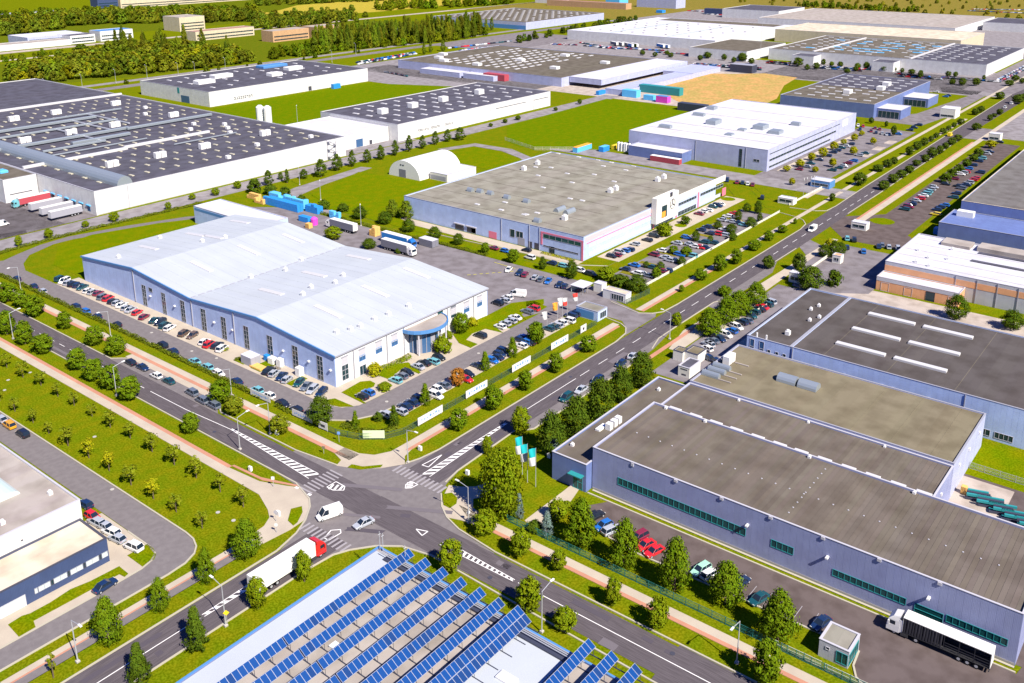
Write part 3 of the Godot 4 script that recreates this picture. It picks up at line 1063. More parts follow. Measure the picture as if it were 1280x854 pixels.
func skylight_grid(b: House, x0: float, x1: float, nx: int, z0: float, z1: float, nz: int, sx: float, sz: float, y: float, m := "skylight_yellowed", skip := 0.0, seed_ := 3):
	rng.seed = seed_
	var mesh := box_mesh(sx, 0.4, sz, 0.08)
	for i in nx:
		for j in nz:
			if rng.randf() < skip:
				continue
			on_roof(b, "skylight", mesh, m, lerpf(x0, x1, (i + 0.5) / nx), lerpf(z0, z1, (j + 0.5) / nz), y)

func downpipes(b: House, side: String, us: Array, m := "trim_grey"):
	for u in us:
		part("downpipe", face_box(b, side, u - 0.1, u + 0.1, 0.0, b.h - 0.1, 0.01, 0.2).done(), mats[m], b.root)

func lettering(b: House, side: String, u0: float, u1: float, y0: float, y1: float, n: int, m: String, seed_: int):
	# raised letters too small in the picture to read: one bar group for each
	rng.seed = seed_
	var st := SurfaceTool.new()
	st.begin(Mesh.PRIMITIVE_TRIANGLES)
	for i in n:
		var a := lerpf(u0, u1, float(i) / n)
		var w := (u1 - u0) / n * 0.7
		st.append_from(face_box(b, side, a, a + w * 0.3, y0, y1, 0.0, 0.08).done(), 0, Transform3D())
		if rng.randf() < 0.8:
			st.append_from(face_box(b, side, a + w * 0.3, a + w, y1 - (y1 - y0) * 0.25, y1, 0.0, 0.08).done(), 0, Transform3D())
		if rng.randf() < 0.6:
			st.append_from(face_box(b, side, a + w * 0.3, a + w, y0, y0 + (y1 - y0) * 0.25, 0.0, 0.08).done(), 0, Transform3D())
	part("lettering", st.commit(), mats[m], b.root)

# ---------------------------------------------------------------- single builders
func upright(pts: Array, z0: float, z1: float) -> ArrayMesh:     # an outline in x, y given thickness in z
	var s := Shape.new()
	var o := PackedVector2Array()
	for i in range(0, pts.size(), 2):
		o.append(Vector2(pts[i], pts[i + 1]))
	if Geometry2D.is_polygon_clockwise(o):
		o.reverse()
	var ix := Geometry2D.triangulate_polygon(o)
	for i in range(0, ix.size(), 3):
		var p := [o[ix[i]], o[ix[i + 1]], o[ix[i + 2]]]
		if (p[1] - p[0]).cross(p[2] - p[0]) < 0:
			p = [p[0], p[2], p[1]]
		s.tri(Vector3(p[0].x, p[0].y, z1), Vector3(p[1].x, p[1].y, z1), Vector3(p[2].x, p[2].y, z1))
		s.tri(Vector3(p[0].x, p[0].y, z0), Vector3(p[2].x, p[2].y, z0), Vector3(p[1].x, p[1].y, z0))
	for i in o.size():
		var p := o[i]
		var q := o[(i + 1) % o.size()]
		s.quad(Vector3(p.x, p.y, z0), Vector3(q.x, q.y, z0), Vector3(q.x, q.y, z1), Vector3(p.x, p.y, z1))
	return s.done()

const HALL_STRIPS := [[-291.7, -163.8], [-291.6, -182.4], [-292.4, -202.0], [-259.4, -163.2], [-260.6, -182.6], [-259.1, -200.4], [-226.4, -201.4], [-225.3, -181.5], [-223.4, -163.2], [-199.6, -201.5], [-198.5, -182.6], [-197.7, -163.4], [-281.6, -183.1]]
const HALL_FANS := [[-241.6, -189.7], [-237.2, -179.5], [-215.3, -184.8], [-211.9, -178.6], [-215.1, -171.8], [-211.9, -166.0], [-185.9, -156.1], [-184.6, -160.0], [-184.0, -163.1], [-184.6, -169.0], [-184.1, -174.0], [-183.8, -181.9], [-300.4, -173.5], [-279.5, -177.2], [-275.9, -184.2], [-241.4, -169.1], [-289.6, -151.6]]

func hall_height(x: float) -> float:
	var k := [[-305.5, 9.0], [-273.3, 12.0], [-241.5, 9.3], [-209.0, 11.7], [-176.5, 9.1]]
	for i in 4:
		if x <= k[i + 1][0]:
			return lerpf(k[i][1], k[i + 1][1], clampf((x - k[i][0]) / (k[i + 1][0] - k[i][0]), 0, 1))
	return 9.1

func build_hall():
	var b := House.new()
	b.x0 = -305.5; b.x1 = -176.5; b.z0 = -209.0; b.z1 = -147.0; b.h = 9.1
	b.root = thing("factory_hall", "pale blue hall under a white twin-gabled metal roof, cars along its wall", "building", Vector3(-241, 0, -178))
	var out := []
	for x in [-305.5, -273.3, -241.5, -209.0, -176.5]:
		out.append_array([x + 241, hall_height(x) - 0.12])
	out.append_array([64.5, 0, -64.5, 0])
	part("wall", upright(out, 30.7, 31.0), mats["wall_bluegrey"], b.root)
	part("wall", upright(out, -31.0, -30.7), mats["wall_bluegrey"], b.root)
	var cl := Shape.new()
	rng.seed = 77
	for k in 86:
		var v := rng.randf_range(0.94, 1.0)
		cl.tint = Color(v, v, v)
		var xa := -64.5 + k * 1.5 + 0.015
		var ht := minf(hall_height(xa - 241), hall_height(xa - 239.53)) - 0.25
		cl.span(xa, xa + 1.47, 0.05, ht, 30.99, 31.018)
	for k in 41:
		var v := rng.randf_range(0.95, 1.0)
		cl.tint = Color(v, v, v)
	part("cladding", cl.done(), mats["wall_bluegrey"], b.root).set_meta("kind", "stuff")
	var s := Shape.new()
	s.span(64.2, 64.5, 0, 9.0, -30.7, 30.7)
	part("wall", s.done(), mats["wall_white"], b.root)
	s = Shape.new()
	s.span(-64.5, -64.2, 0, 8.9, -30.7, 30.7)
	part("wall", s.done(), mats["wall_bluegrey"], b.root)
	var xs := [-305.9, -273.3, -241.5, -209.0, -176.1]
	for i in 4:                                           # each slope is laid in long sheets with standing seams
		var r := Shape.new()
		var a: float = xs[i]
		var c: float = xs[i + 1]
		var ya := hall_height(a)
		var yc := hall_height(c)
		rng.seed = 40 + i
		for k in 30:
			var za := 31.3 - k * 62.6 / 30.0
			var zb := za - 62.6 / 30.0
			var v := rng.randf_range(0.955, 1.0)
			r.tint = Color(v, v, v * rng.randf_range(0.99, 1.01))
			r.hexa([Vector3(a + 241, ya - 0.2, za), Vector3(c + 241, yc - 0.2, za), Vector3(c + 241, yc - 0.2, zb), Vector3(a + 241, ya - 0.2, zb), Vector3(a + 241, ya, za), Vector3(c + 241, yc, za), Vector3(c + 241, yc, zb), Vector3(a + 241, ya, zb)])
		part("roof", r.done(), mats["roof_hall"], b.root)
		var q := Shape.new()
		for k in 15:
			var z := -28.0 + k * 4.0
			q.hexa([Vector3(a + 241, ya - 0.01, z + 0.03), Vector3(c + 241, yc - 0.01, z + 0.03), Vector3(c + 241, yc - 0.01, z - 0.03), Vector3(a + 241, ya - 0.01, z - 0.03), Vector3(a + 241, ya + 0.035, z + 0.03), Vector3(c + 241, yc + 0.035, z + 0.03), Vector3(c + 241, yc + 0.035, z - 0.03), Vector3(a + 241, ya + 0.035, z - 0.03)])
		part("roof_seam", q.done(), mats["roof_hall"], b.root).set_meta("kind", "stuff")
	for i in 22:                                          # the lapped gutter in the valley
		var g := box_mesh(0.5, 0.1, 1.6 + (i % 3) * 0.3, 0.02)
		on_roof(b, "valley_gutter", g, "trim_grey", -241.5, -207 + i * 2.8, 9.3)
	var e := Shape.new()
	e.span(64.4, 65.05, 8.75, 9.1, -31.2, 31.2)
	part("gutter", e.done(), mats["trim_grey"], b.root)
	for i in 4:
		var a: float = xs[i]
		var c: float = xs[i + 1]
		part("verge_trim", upright([a + 241, hall_height(a) - 0.5, c + 241, hall_height(c) - 0.5, c + 241, hall_height(c) + 0.05, a + 241, hall_height(a) + 0.05], 31.02, 31.35), mats["trim_blue"] if i != 9 else mats["trim_grey"], b.root)
	# long facade
	for u in [[-268.6, -266.2], [-257.4, -255.2], [-247.1, -244.8], [-236.4, -233.9], [-226.3, -223.9], [-193.9, -191.5], [-183.7, -181.3], [-215.5, -213.2], [-204.8, -202.4]]:
		window(b, "+z", u[0], u[1], 0.4, 7.4, 2, 5, "trim_grey", "glass")
	window(b, "+z", -264.5, -262.3, 6.0, 7.4, 1, 1, "trim_grey", "glass")
	for u in [-273.0, -241.0, -219.9]:
		part("downpipe", face_box(b, "+z", u - 0.12, u + 0.12, 0.5, hall_height(u) - 0.3, 0.01, 0.25).done(), mats["trim_grey"], b.root)
	for u in [-264.0, -250.5, -230.0, -221.0, -198.0, -187.2, -178.5]:
		trim(b, "wall_lamp", "+z", u, u + 0.6, 4.4, 4.8, "unit_white", 0.5)
	# sunlit front
	for u in [[-151.5, -149.2], [-157.7, -155.4], [-163.9, -161.5], [-169.9, -167.5], [-194.4, -192.0], [-200.4, -197.9], [-206.4, -204.1]]:
		trim(b, "window_panel", "+x", u[0], u[1], 5.5, 7.7, "trim_white", 0.05)
		trim(b, "sill", "+x", u[0] - 0.1, u[1] + 0.1, 7.7, 7.9, "trim_grey", 0.2)
	for u in [[-157.7, -155.4], [-163.9, -161.5], [-169.9, -167.5], [-200.4, -197.9], [-206.4, -204.1]]:
		window(b, "+x", u[0], u[1], 4.3, 5.9, 2, 1, "trim_blue", "glass_blue")
	window(b, "+x", -194.4, -192.0, 4.6, 8.3, 1, 3, "trim_white", "glass")
	window(b, "+x", -151.5, -149.2, 1.0, 5.4, 2, 3, "trim_white", "glass")
	window(b, "+x", -157.7, -155.4, 0.1, 2.9, 2, 1, "trim_white", "glass", "door")
	window(b, "+x", -188.6, -186.4, 4.4, 8.4, 1, 2, "trim_dark", "glass_teal")
	for u in [-153.4, -165.7, -172.3, -190.5, -202.4]:
		part("downpipe", face_box(b, "+x", u - 0.12, u + 0.12, 0.0, 8.8, 0.01, 0.25).done(), mats["trim_grey"], b.root)
	# round glazed entrance with its canopy
	var c := Shape.new()
	var rim := Shape.new()
	var n := 12
	for i in n:
		var a0 := -PI / 2 + PI * i / n
		var a1 := -PI / 2 + PI * (i + 1) / n
		var p0 := Vector3(64.5 + cos(a0) * 6.6, 0, -2.0 + sin(a0) * 7.8)
		var p1 := Vector3(64.5 + cos(a1) * 6.6, 0, -2.0 + sin(a1) * 7.8)
		var o := Vector3(64.5, 0, -2.0)
		var up := Vector3(0, 7.6, 0)
		c.tri(o + up, p1 + up, p0 + up)
		c.tri(o + up * 0.93, p0 + up * 0.93, p1 + up * 0.93)
		rim.hexa([p0 + Vector3(0, 6.9, 0), p0 * 1.0 + (p0 - o).normalized() * 0.3 + Vector3(0, 6.9, 0), p1 + (p1 - o).normalized() * 0.3 + Vector3(0, 6.9, 0), p1 + Vector3(0, 6.9, 0), p0 + Vector3(0, 7.9, 0), p0 + (p0 - o).normalized() * 0.3 + Vector3(0, 7.9, 0), p1 + (p1 - o).normalized() * 0.3 + Vector3(0, 7.9, 0), p1 + Vector3(0, 7.9, 0)])
		var g := Shape.new()
		var q0 := o + (p0 - o) * 0.72
		var q1 := o + (p1 - o) * 0.72
		g.quad(q1, q0, q0 + Vector3(0, 6.9, 0), q1 + Vector3(0, 6.9, 0))
		part("entrance_pane", g.done(), mats["glass_blue"] if i % 3 else mats["trim_grey"], b.root)
		var m := Shape.new()
		m.bar(q0, q0 + Vector3(0, 6.9, 0), 0.12, 4)
		part("mullion", m.done(), mats["trim_grey"], b.root)
	part("canopy", c.done(), mats["roof_pale"], b.root)
	part("canopy_rim", rim.done(), mats["trim_blue"], b.root)
	for i in 3:
		var m := Shape.new()
		var a := -0.9 + i * 0.9
		m.bar(Vector3(64.5 + cos(a) * 6.2, 0, -2 + sin(a) * 7.2), Vector3(64.5 + cos(a) * 6.2, 6.9, -2 + sin(a) * 7.2), 0.25, 8)
		part("column", m.done(), mats["trim_white"], b.root)
	# roof lights and fans
	var strip := box_mesh(11.0, 0.35, 1.7, 0.12)
	for p in HALL_STRIPS:
		var o := on_roof(b, "roof_light", strip, "skylight_sheet", p[0], p[1], hall_height(p[0]) - 0.05)
		o.rotation.z = atan2(hall_height(p[0] + 2) - hall_height(p[0] - 2), 4.0)
	for p in HALL_FANS:
		fan_unit(b, p[0], p[1], hall_height(p[0]) - 0.1, 1.1)
	var w := house("hall_annex", "white low annex roof at the back corner of the pale blue hall", -334, -290, -222.5, -209.4, 7.4, "wall_bluegrey", "roof_white", "trim_white", 0.2)
	trim(w, "blue_band", "+z", -333.5, -306, 5.8, 6.8, "trim_blue")

func silo_mesh(r: float, h: float) -> ArrayMesh:
	var s := Shape.new()
	s.bar(Vector3.ZERO, Vector3(0, h, 0), r, 12)
	s.bar(Vector3(0, h, 0), Vector3(0, h + r * 0.5, 0), r, 12, r * 0.4)
	return s.done()

func build_silos():
	var t := "first"
	for p in [[-488.0, -359.0], [-482.6, -360.6]]:
		var o := thing("silo", "tall white silo behind the slate factory roof, %s of the pair" % t, "silo", Vector3(p[0], 0, p[1]), 0, "twin silos")
		part("tank", silo_mesh(2.5, 10.2), mats["unit_white"], o)
		var s := Shape.new()
		for k in 7:
			s.box(Vector3(2.6, 1.0 + k * 1.4, 0), Vector3(0.2, 0.08, 0.7))
		part("ladder", s.done(), mats["trim_blue"], o)
		t = "second"

func build_tent():
	var o := thing("storage_tent", "white half-barrel storage tent on the lawn by the loop road", "tent", Vector3(-319, 0, -331))
	part("cover", vault_mesh(30, 21, 8.5, 14, false), mats["tarp_white"], o)
	var s := Shape.new()
	s.box(Vector3(-1, 2.0, 15.05), Vector3(4.5, 4.0, 0.1))
	part("door", s.done(), mats["curtain_grey"], o)
	s = Shape.new()
	for k in 2:
		s.box(Vector3(-2.0 + k * 1.6, 6.2, 15.05), Vector3(0.9, 0.5, 0.12))
	part("vent", s.done(), mats["trim_dark"], o)
	var b := house("tent_annex", "low white flat annex beside the half-barrel tent", -307.5, -296, -343, -322, 3.6, "plaster", "roof_white", "trim_white", 0.1)
	trim(b, "dark_slot", "+z", -307, -297, 0.4, 2.4, "trim_grey")

func build_emblem(b: House, z: float, y: float):
	var s := Shape.new()
	var c := loc(b, b.x1 + 0.25, y, z)
	for i in 20:
		var a0 := TAU * i / 20
		var a1 := TAU * (i + 1) / 20
		s.bar(c + Vector3(0, sin(a0), cos(a0)) * 2.0, c + Vector3(0, sin(a1), cos(a1)) * 2.0, 0.09, 4)
	for i in 3:
		var a := PI / 2 + TAU * i / 3
		s.bar(c, c + Vector3(0, sin(a), cos(a)) * 1.9, 0.14, 4)
	part("emblem", s.done(), mats["trim_dark"], b.root)
	var d := Shape.new()
	d.box(c + Vector3(0, 4.2, 1.4), Vector3(0.3, 1.6, 1.5))
	part("sign_cube", d.done(), mats["print_dark"], b.root)

func build_fire_stair(b: House):
	var s := Shape.new()
	for k in 5:
		var y := 2.0 * k
		s.box(loc(b, -375.4, y + 2.0, -318 - (k % 2) * 4.0), Vector3(1.6, 0.12, 1.8))
		s.bar(loc(b, -375.2, y, -318 - ((k + 1) % 2) * 4.0), loc(b, -375.2, y + 2.0, -318 - (k % 2) * 4.0), 0.16, 4)
	for z in [-317.2, -322.8]:
		for x in [-374.7, -376.1]:
			s.bar(loc(b, x, 0, z), loc(b, x, 11.5, z), 0.09, 4)
	part("fire_stair", s.done(), mats["trim_grey"], b.root)

func build_roof_edge(b: House):
	# pipes, aerial poles and the dark service channel on the road side of the solar roof
	var s := Shape.new()
	s.span(-108.5 + 65.9, -67 + 65.9, 6.75, 7.15, -39.6, -38.2)
	part("service_channel", s.done(), mats["rack_dark"], b.root)
	for k in 3:
		var q := Shape.new()
		q.bar(loc(b, -110 + k * 0.1, 7.3 + k * 0.15, -100.2 + k * 0.5), loc(b, -66, 7.3 + k * 0.15, -100.2 + k * 0.5), 0.09, 5)
		part("pipe", q.done(), mats["steel"], b.root)
	for x in [-111.0, -110.2, -104.5]:
		var q := Shape.new()
		q.bar(loc(b, x, 6.8, -100.3), loc(b, x, 10.8, -100.3), 0.07, 5)
		q.bar(loc(b, x, 10.2, -100.6), loc(b, x, 10.2, -100.0), 0.05, 4)
		part("aerial", q.done(), mats["steel"], b.root)

func solar_row(label: String, x: float, z0: float, z1: float, rows: int, pitch := 1.04):
	var o := thing("solar_row", label, "solar panels", Vector3(x, 6.75, (z0 + z1) / 2), 0, "rows of solar panels")
	var tilt := deg_to_rad(-33.0)
	var l := 1.66
	var mesh := Shape.new()
	mesh.box(Vector3.ZERO, Vector3(l - 0.06, 0.05, pitch - 0.06))
	var pm := mesh.done()
	var rimm := Shape.new()
	for sx in [-1, 1]:
		rimm.box(Vector3(sx * (l / 2 - 0.015), 0.0, 0), Vector3(0.05, 0.08, pitch - 0.01))
		rimm.box(Vector3(0, 0.0, sx * (pitch / 2 - 0.02)), Vector3(l - 0.06, 0.08, 0.045))
	var rm := rimm.done()
	var n := int((z1 - z0) / pitch)
	rng.seed = int(absf(x) * 10)
	var split := n / 2 + 4
	for r in rows:
		for i in n:
			var d := (r - (rows - 1) / 2.0) * (l + 0.03)
			var gap := 0.25 if i >= split else 0.0
			var p := part("panel", pm, mats["solar_old"] if rng.randf() < 0.12 or (rows > 1 and r == 1 and rng.randf() < 0.5) else mats["solar"], o, Vector3(d * cos(tilt), 1.75 + d * sin(tilt), (z0 - z1) / 2 + (i + 0.5) * pitch + gap))
			p.rotation.z = tilt
			part("frame", rm, mats["solar_rim"], p)
	var s := Shape.new()
	var w := l * rows
	var z := (z0 - z1) / 2 + 0.6
	while z < (z1 - z0) / 2:
		s.bar(Vector3(-w / 2 * cos(tilt), 0, z), Vector3(-w / 2 * cos(tilt), 1.68 - w / 2 * sin(tilt), z), 0.05, 4)
		s.bar(Vector3(w / 2 * cos(tilt), 0, z), Vector3(w / 2 * cos(tilt), 1.68 + w / 2 * sin(tilt), z), 0.05, 4)
		s.bar(Vector3(-w / 2 * cos(tilt), 1.66 - w / 2 * sin(tilt), z), Vector3(w / 2 * cos(tilt), 1.66 + w / 2 * sin(tilt), z), 0.04, 4)
		s.bar(Vector3(-w / 2 * cos(tilt), 0.1, z), Vector3(w / 2 * cos(tilt), 1.6 + w / 2 * sin(tilt), z), 0.03, 4)
		s.box(Vector3(1.2, 0.08, z), Vector3(4.1, 0.14, 0.14))
		z += 3.4
	for d in [-0.42, 0.42]:
		s.box(Vector3(d * w * cos(tilt), 1.66 + d * w * sin(tilt), 0), Vector3(0.06, 0.06, z1 - z0))
	part("rack", s.done(), mats["rack_dark"], o)

# ---------------------------------------------------------------- street things
func lamp(label: String, x: float, z: float, turn: float, h := 8.8, arm := 2.6):
	var o := thing("street_lamp", label, "street lamp", Vector3(x, 0, z), deg_to_rad(turn), "street lamps along the roads")
	var s := Shape.new()
	s.bar(Vector3(0, 0, 0), Vector3(0, h - 0.5, 0), 0.13, 8, 0.07)
	part("pole", s.done(), mats["steel"], o)
	s = Shape.new()
	s.bar(Vector3(0, h - 0.55, 0), Vector3(0, h, -arm), 0.06, 6)
	part("arm", s.done(), mats["steel"], o)
	s = Shape.new()
	s.bevel_box(Vector3(0, h + 0.02, -arm - 0.3), Vector3(0.36, 0.2, 0.9), 0.07)
	part("lamp_head", s.done(), mats["unit_white"], o)
	s = Shape.new()
	s.bevel_box(Vector3(0, 0.3, 0), Vector3(0.6, 0.4, 0.6), 0.08)
	part("foundation", s.done(), mats["concrete"], o)

func sign_post(label: String, x: float, z: float, h: float, m: String, shape := "square", turn := 0.0):
	var o := thing("traffic_sign", label, "traffic sign", Vector3(x, 0.1, z), deg_to_rad(turn), "")
	var s := Shape.new()
	s.bar(Vector3.ZERO, Vector3(0, h, 0), 0.05, 6)
	part("post", s.done(), mats["steel"], o)
	var p := Shape.new()
	if shape == "diamond":
		p.hexa([Vector3(0, h - 1.0, 0.1), Vector3(0.55, h - 0.45, 0.1), Vector3(0.55, h - 0.45, 0.06), Vector3(0, h - 1.0, 0.06), Vector3(-0.55, h - 0.45, 0.1), Vector3(0, h + 0.1, 0.1), Vector3(0, h + 0.1, 0.06), Vector3(-0.55, h - 0.45, 0.06)])
	elif shape == "round":
		p.bar(Vector3(0, h - 0.4, 0.06), Vector3(0, h - 0.4, 0.1), 0.4, 12)
	else:
		p.box(Vector3(0, h - 0.4, 0.08), Vector3(0.7, 0.7, 0.04))
	part("plate", p.done(), mats[m], o)

func cabinet(label: String, x: float, z: float, h := 1.1):
	var o := part("utility_cabinet", box_mesh(0.9, h, 0.5, 0.06), mats["unit_white"], self, Vector3(x, 0.05, z))
	tag(o, label, "cabinet", "utility cabinets")

func fence(called: String, label: String, pts: Array, h: float, step: float, post: String, mesh: String, cell := 0.25, solid := false):
	var o := thing(called, label, "fence", Vector3.ZERO)
	var pm := box_mesh(0.1, h + 0.1, 0.1, 0.02) if not solid else box_mesh(0.18, h + 0.12, 0.18, 0.02)
	var s := Shape.new()
	for i in range(0, pts.size() - 2, 2):
		var a := Vector3(pts[i], 0, pts[i + 1])
		var b := Vector3(pts[i + 2], 0, pts[i + 3])
		var d := b - a
		var n := maxi(1, int(d.length() / step))
		var ang := -atan2(d.z, d.x)
		for k in n:
			part("post", pm, mats[post], o, a + d * (float(k) / n), ang)
			if solid:                                     # each board panel is a part
				var q := Shape.new()
				q.box(Vector3.ZERO, Vector3(d.length() / n - 0.2, h - 0.1, 0.07))
				part("panel", q.done(), mats[mesh], o, a + d * ((k + 0.5) / n) + Vector3(0, h / 2 + 0.08, 0), ang)
		if not solid:
			var u := d.normalized()
			for y in [0.1, h * 0.5, h]:
				s.box(a + d * 0.5 + Vector3(0, y, 0), Vector3(d.length(), 0.05, 0.05), ang)
			var m := int(d.length() / cell)
			for k in m:
				var c := a + u * (k + 0.5) * cell
				s.box(c + Vector3(0, h / 2, 0), Vector3(0.028, h, 0.02), ang)
			var y := 0.25
			while y < h:
				s.box(a + d * 0.5 + Vector3(0, y, 0), Vector3(d.length(), 0.02, 0.02), ang)
				y += 0.3
	if not solid:
		part("wire_mesh", s.done(), mats[mesh], o).set_meta("kind", "stuff")
	else:
		part("end_post", pm, mats[post], o, Vector3(pts[-2], 0, pts[-1]))

func banner(label: String, x0: float, z0: float, x1: float, z1: float, h: float, board: String, ink: String, words: int, seed_: int, y0 := 0.35):
	var o := thing("banner_board", label, "banner", Vector3((x0 + x1) / 2, 0, (z0 + z1) / 2), -atan2(z1 - z0, x1 - x0), "advertising boards on the fence")
	var l := Vector2(x1 - x0, z1 - z0).length()
	var s := Shape.new()
	s.box(Vector3(0, y0 + h / 2, 0), Vector3(l, h, 0.08))
	part("board", s.done(), mats[board], o)
	rng.seed = seed_
	if words > 0:
		var p := Shape.new()
		for i in words:
			var w := l * 0.8 / words
			var c := -l * 0.4 + (i + 0.5) * w
			p.box(Vector3(c, y0 + h * rng.randf_range(0.42, 0.6), 0.05), Vector3(w * rng.randf_range(0.3, 0.72), h * rng.randf_range(0.15, 0.42), 0.015))
		part("print", p.done(), mats[ink], o)
	for k in 2:
		var q := Shape.new()
		q.box(Vector3((k - 0.5) * l * 0.9, (y0 + h) / 2, -0.08), Vector3(0.1, y0 + h, 0.08))
		part("post", q.done(), mats["steel"], o)

func flag(label: String, x: float, z: float, h: float, m: String, m2: String, seed_: int, w := 1.5, drop := 4.2):
	var o := thing("flagpole", label, "flag", Vector3(x, 0, z), deg_to_rad(218.0), "flags")
	var s := Shape.new()
	s.bar(Vector3.ZERO, Vector3(0, h, 0), 0.08, 6, 0.05)
	part("pole", s.done(), mats["steel"], o)
	rng.seed = seed_
	for half in 2:
		var p := Shape.new()
		var n := 6
		for i in n:
			for j in 4:
				var f := func(u: float, v: float) -> Vector3: return Vector3(0.06 + u * w * (1.0 - 0.12 * v), h - 0.1 - (half + v) * drop / 2 - u * 0.25, sin(u * 5.0 + v * 1.5 + half) * 0.22 * u)
				var a: Vector3 = f.call(float(i) / n, j / 4.0)
				var b: Vector3 = f.call(float(i + 1) / n, j / 4.0)
				var c: Vector3 = f.call(float(i + 1) / n, (j + 1) / 4.0)
				var d: Vector3 = f.call(float(i) / n, (j + 1) / 4.0)
				p.quad(d, c, b, a)
				p.quad(a + Vector3(0, 0, -0.01), b + Vector3(0, 0, -0.01), c + Vector3(0, 0, -0.01), d + Vector3(0, 0, -0.01))
		part("flag_cloth", p.done(), mats[m if half == 0 else m2], o)

func crate_pile(place: String, x: float, z: float, nx: int, nz: int, ny: int, size: Vector3, m: String, noun: String, missing := 0.1):
	rng.seed = int(absf(x * 13 + z * 7))
	var s := Shape.new()
	s.bevel_box(Vector3(0, size.y / 2, 0), size - Vector3(0.08, 0.03, 0.08), 0.05)
	for k in 3:
		s.box(Vector3((k - 1) * size.x * 0.3, size.y * 0.5, 0), Vector3(0.1, size.y * 0.8, size.z - 0.02))
	var mesh := s.done()
	for i in nx:
		for j in nz:
			var top := ny - (1 if rng.randf() < missing * 2.5 else 0)
			for k in top:
				var o := part("crate", mesh, mats[m], self, Vector3(x + (i - (nx - 1) / 2.0) * size.x, 0.06 + k * size.y, z + (j - (nz - 1) / 2.0) * size.z), rng.randf_range(-0.03, 0.03))
				tag(o, "%s %s, %s along, %s deep, %s up" % [noun, place, ordinal(i), ordinal(j), ordinal(k)], "crate", noun + "s " + place)

func container(label: String, x: float, z: float, turn: float, l: float, w: float, h: float, m: String, top := ""):
	var o := thing("container", label, "container", Vector3(x, 0.06, z), deg_to_rad(turn), "")
	var s := Shape.new()
	s.box(Vector3(0, h / 2, 0), Vector3(l, h - 0.1, w))
	for k in int(l / 0.5):
		for sz in [-1, 1]:
			s.box(Vector3(-l / 2 + 0.25 + k * 0.5, h / 2, sz * w / 2), Vector3(0.22, h - 0.3, 0.08))
	part("body", s.done(), mats[m], o)
	s = Shape.new()
	s.box(Vector3(0, h, 0), Vector3(l + 0.04, 0.1, w + 0.04))
	part("roof", s.done(), mats[top if top else m], o)
	for k in 2:
		s = Shape.new()
		s.box(Vector3(l / 2 + 0.03, h / 2, (k - 0.5) * w * 0.48), Vector3(0.06, h - 0.3, w * 0.45))
		part("door", s.done(), mats[m], o)

func bike_shelter():
	var o := thing("bicycle_shelter", "open bicycle shelter with a pale flat roof and parked bikes", "shelter", Vector3(-164.9, 0, -244.0))
	var s := Shape.new()
	s.box(Vector3(0, 2.6, 0), Vector3(5.2, 0.14, 6.2))
	part("roof", s.done(), mats["roof_white"], o)
	for x in [-2.3, 2.3]:
		for z in [-2.8, 0.0, 2.8]:
			s = Shape.new()
			s.bar(Vector3(x, 0, z), Vector3(x, 2.55, z), 0.06, 6)
			part("post", s.done(), mats["steel"], o)
	s = Shape.new()
	s.box(Vector3(-2.3, 1.3, 0), Vector3(0.04, 2.0, 5.6))
	part("glass_wall", s.done(), mats["glass_sky"], o)

func bicycle(label: String, x: float, z: float, m: String, turn := 0.0):
	var o := thing("bicycle", label, "bicycle", Vector3(x, 0.1, z), turn, "parked bicycles")
	var s := Shape.new()
	for q in [-0.52, 0.52]:
		var w := Shape.new()
		for i in 10:
			var a0 := TAU * i / 10
			var a1 := TAU * (i + 1) / 10
			w.bar(Vector3(0, 0.34 + sin(a0) * 0.33, q + cos(a0) * 0.33), Vector3(0, 0.34 + sin(a1) * 0.33, q + cos(a1) * 0.33), 0.03, 4)
		part("wheel", w.done(), mats["tyre"], o)
	for k in [[0.34, -0.52, 0.85, -0.35], [0.85, -0.35, 0.34, 0.05], [0.34, 0.05, 0.85, 0.25], [0.85, 0.25, 0.34, 0.52], [0.85, -0.35, 0.82, 0.25], [0.34, 0.05, 0.34, 0.52]]:
		s.bar(Vector3(0, k[0], k[1]), Vector3(0, k[2], k[3]), 0.025, 4)
	part("frame", s.done(), mats[m], o)
	s = Shape.new()
	s.bar(Vector3(-0.28, 1.0, -0.38), Vector3(0.28, 1.0, -0.38), 0.02, 4)
	part("handlebar", s.done(), mats["steel"], o)
	s = Shape.new()
	s.box(Vector3(0, 0.95, 0.27), Vector3(0.16, 0.06, 0.26))
	part("saddle", s.done(), mats["tyre"], o)

func build_red_tractor():
	var o := thing("tractor_unit", "red truck with a small crane standing on the gravel at the edge", "truck", Vector3(-22.8, 0.1, -182.2), deg_to_rad(75.0), "trucks")
	tractor(o, mats["car_red"], -3.0)
	var s := Shape.new()
	s.box(Vector3(0, 1.3, 2.6), Vector3(2.4, 0.3, 5.0))
	part("flat_bed", s.done(), mats["trim_teal"], o)
	s = Shape.new()
	s.bar(Vector3(0, 1.4, -0.2), Vector3(0, 3.2, 0.2), 0.16, 6)
	s.bar(Vector3(0, 3.2, 0.2), Vector3(0, 2.2, 3.6), 0.12, 6)
	part("crane_arm", s.done(), mats["rack_dark"], o)

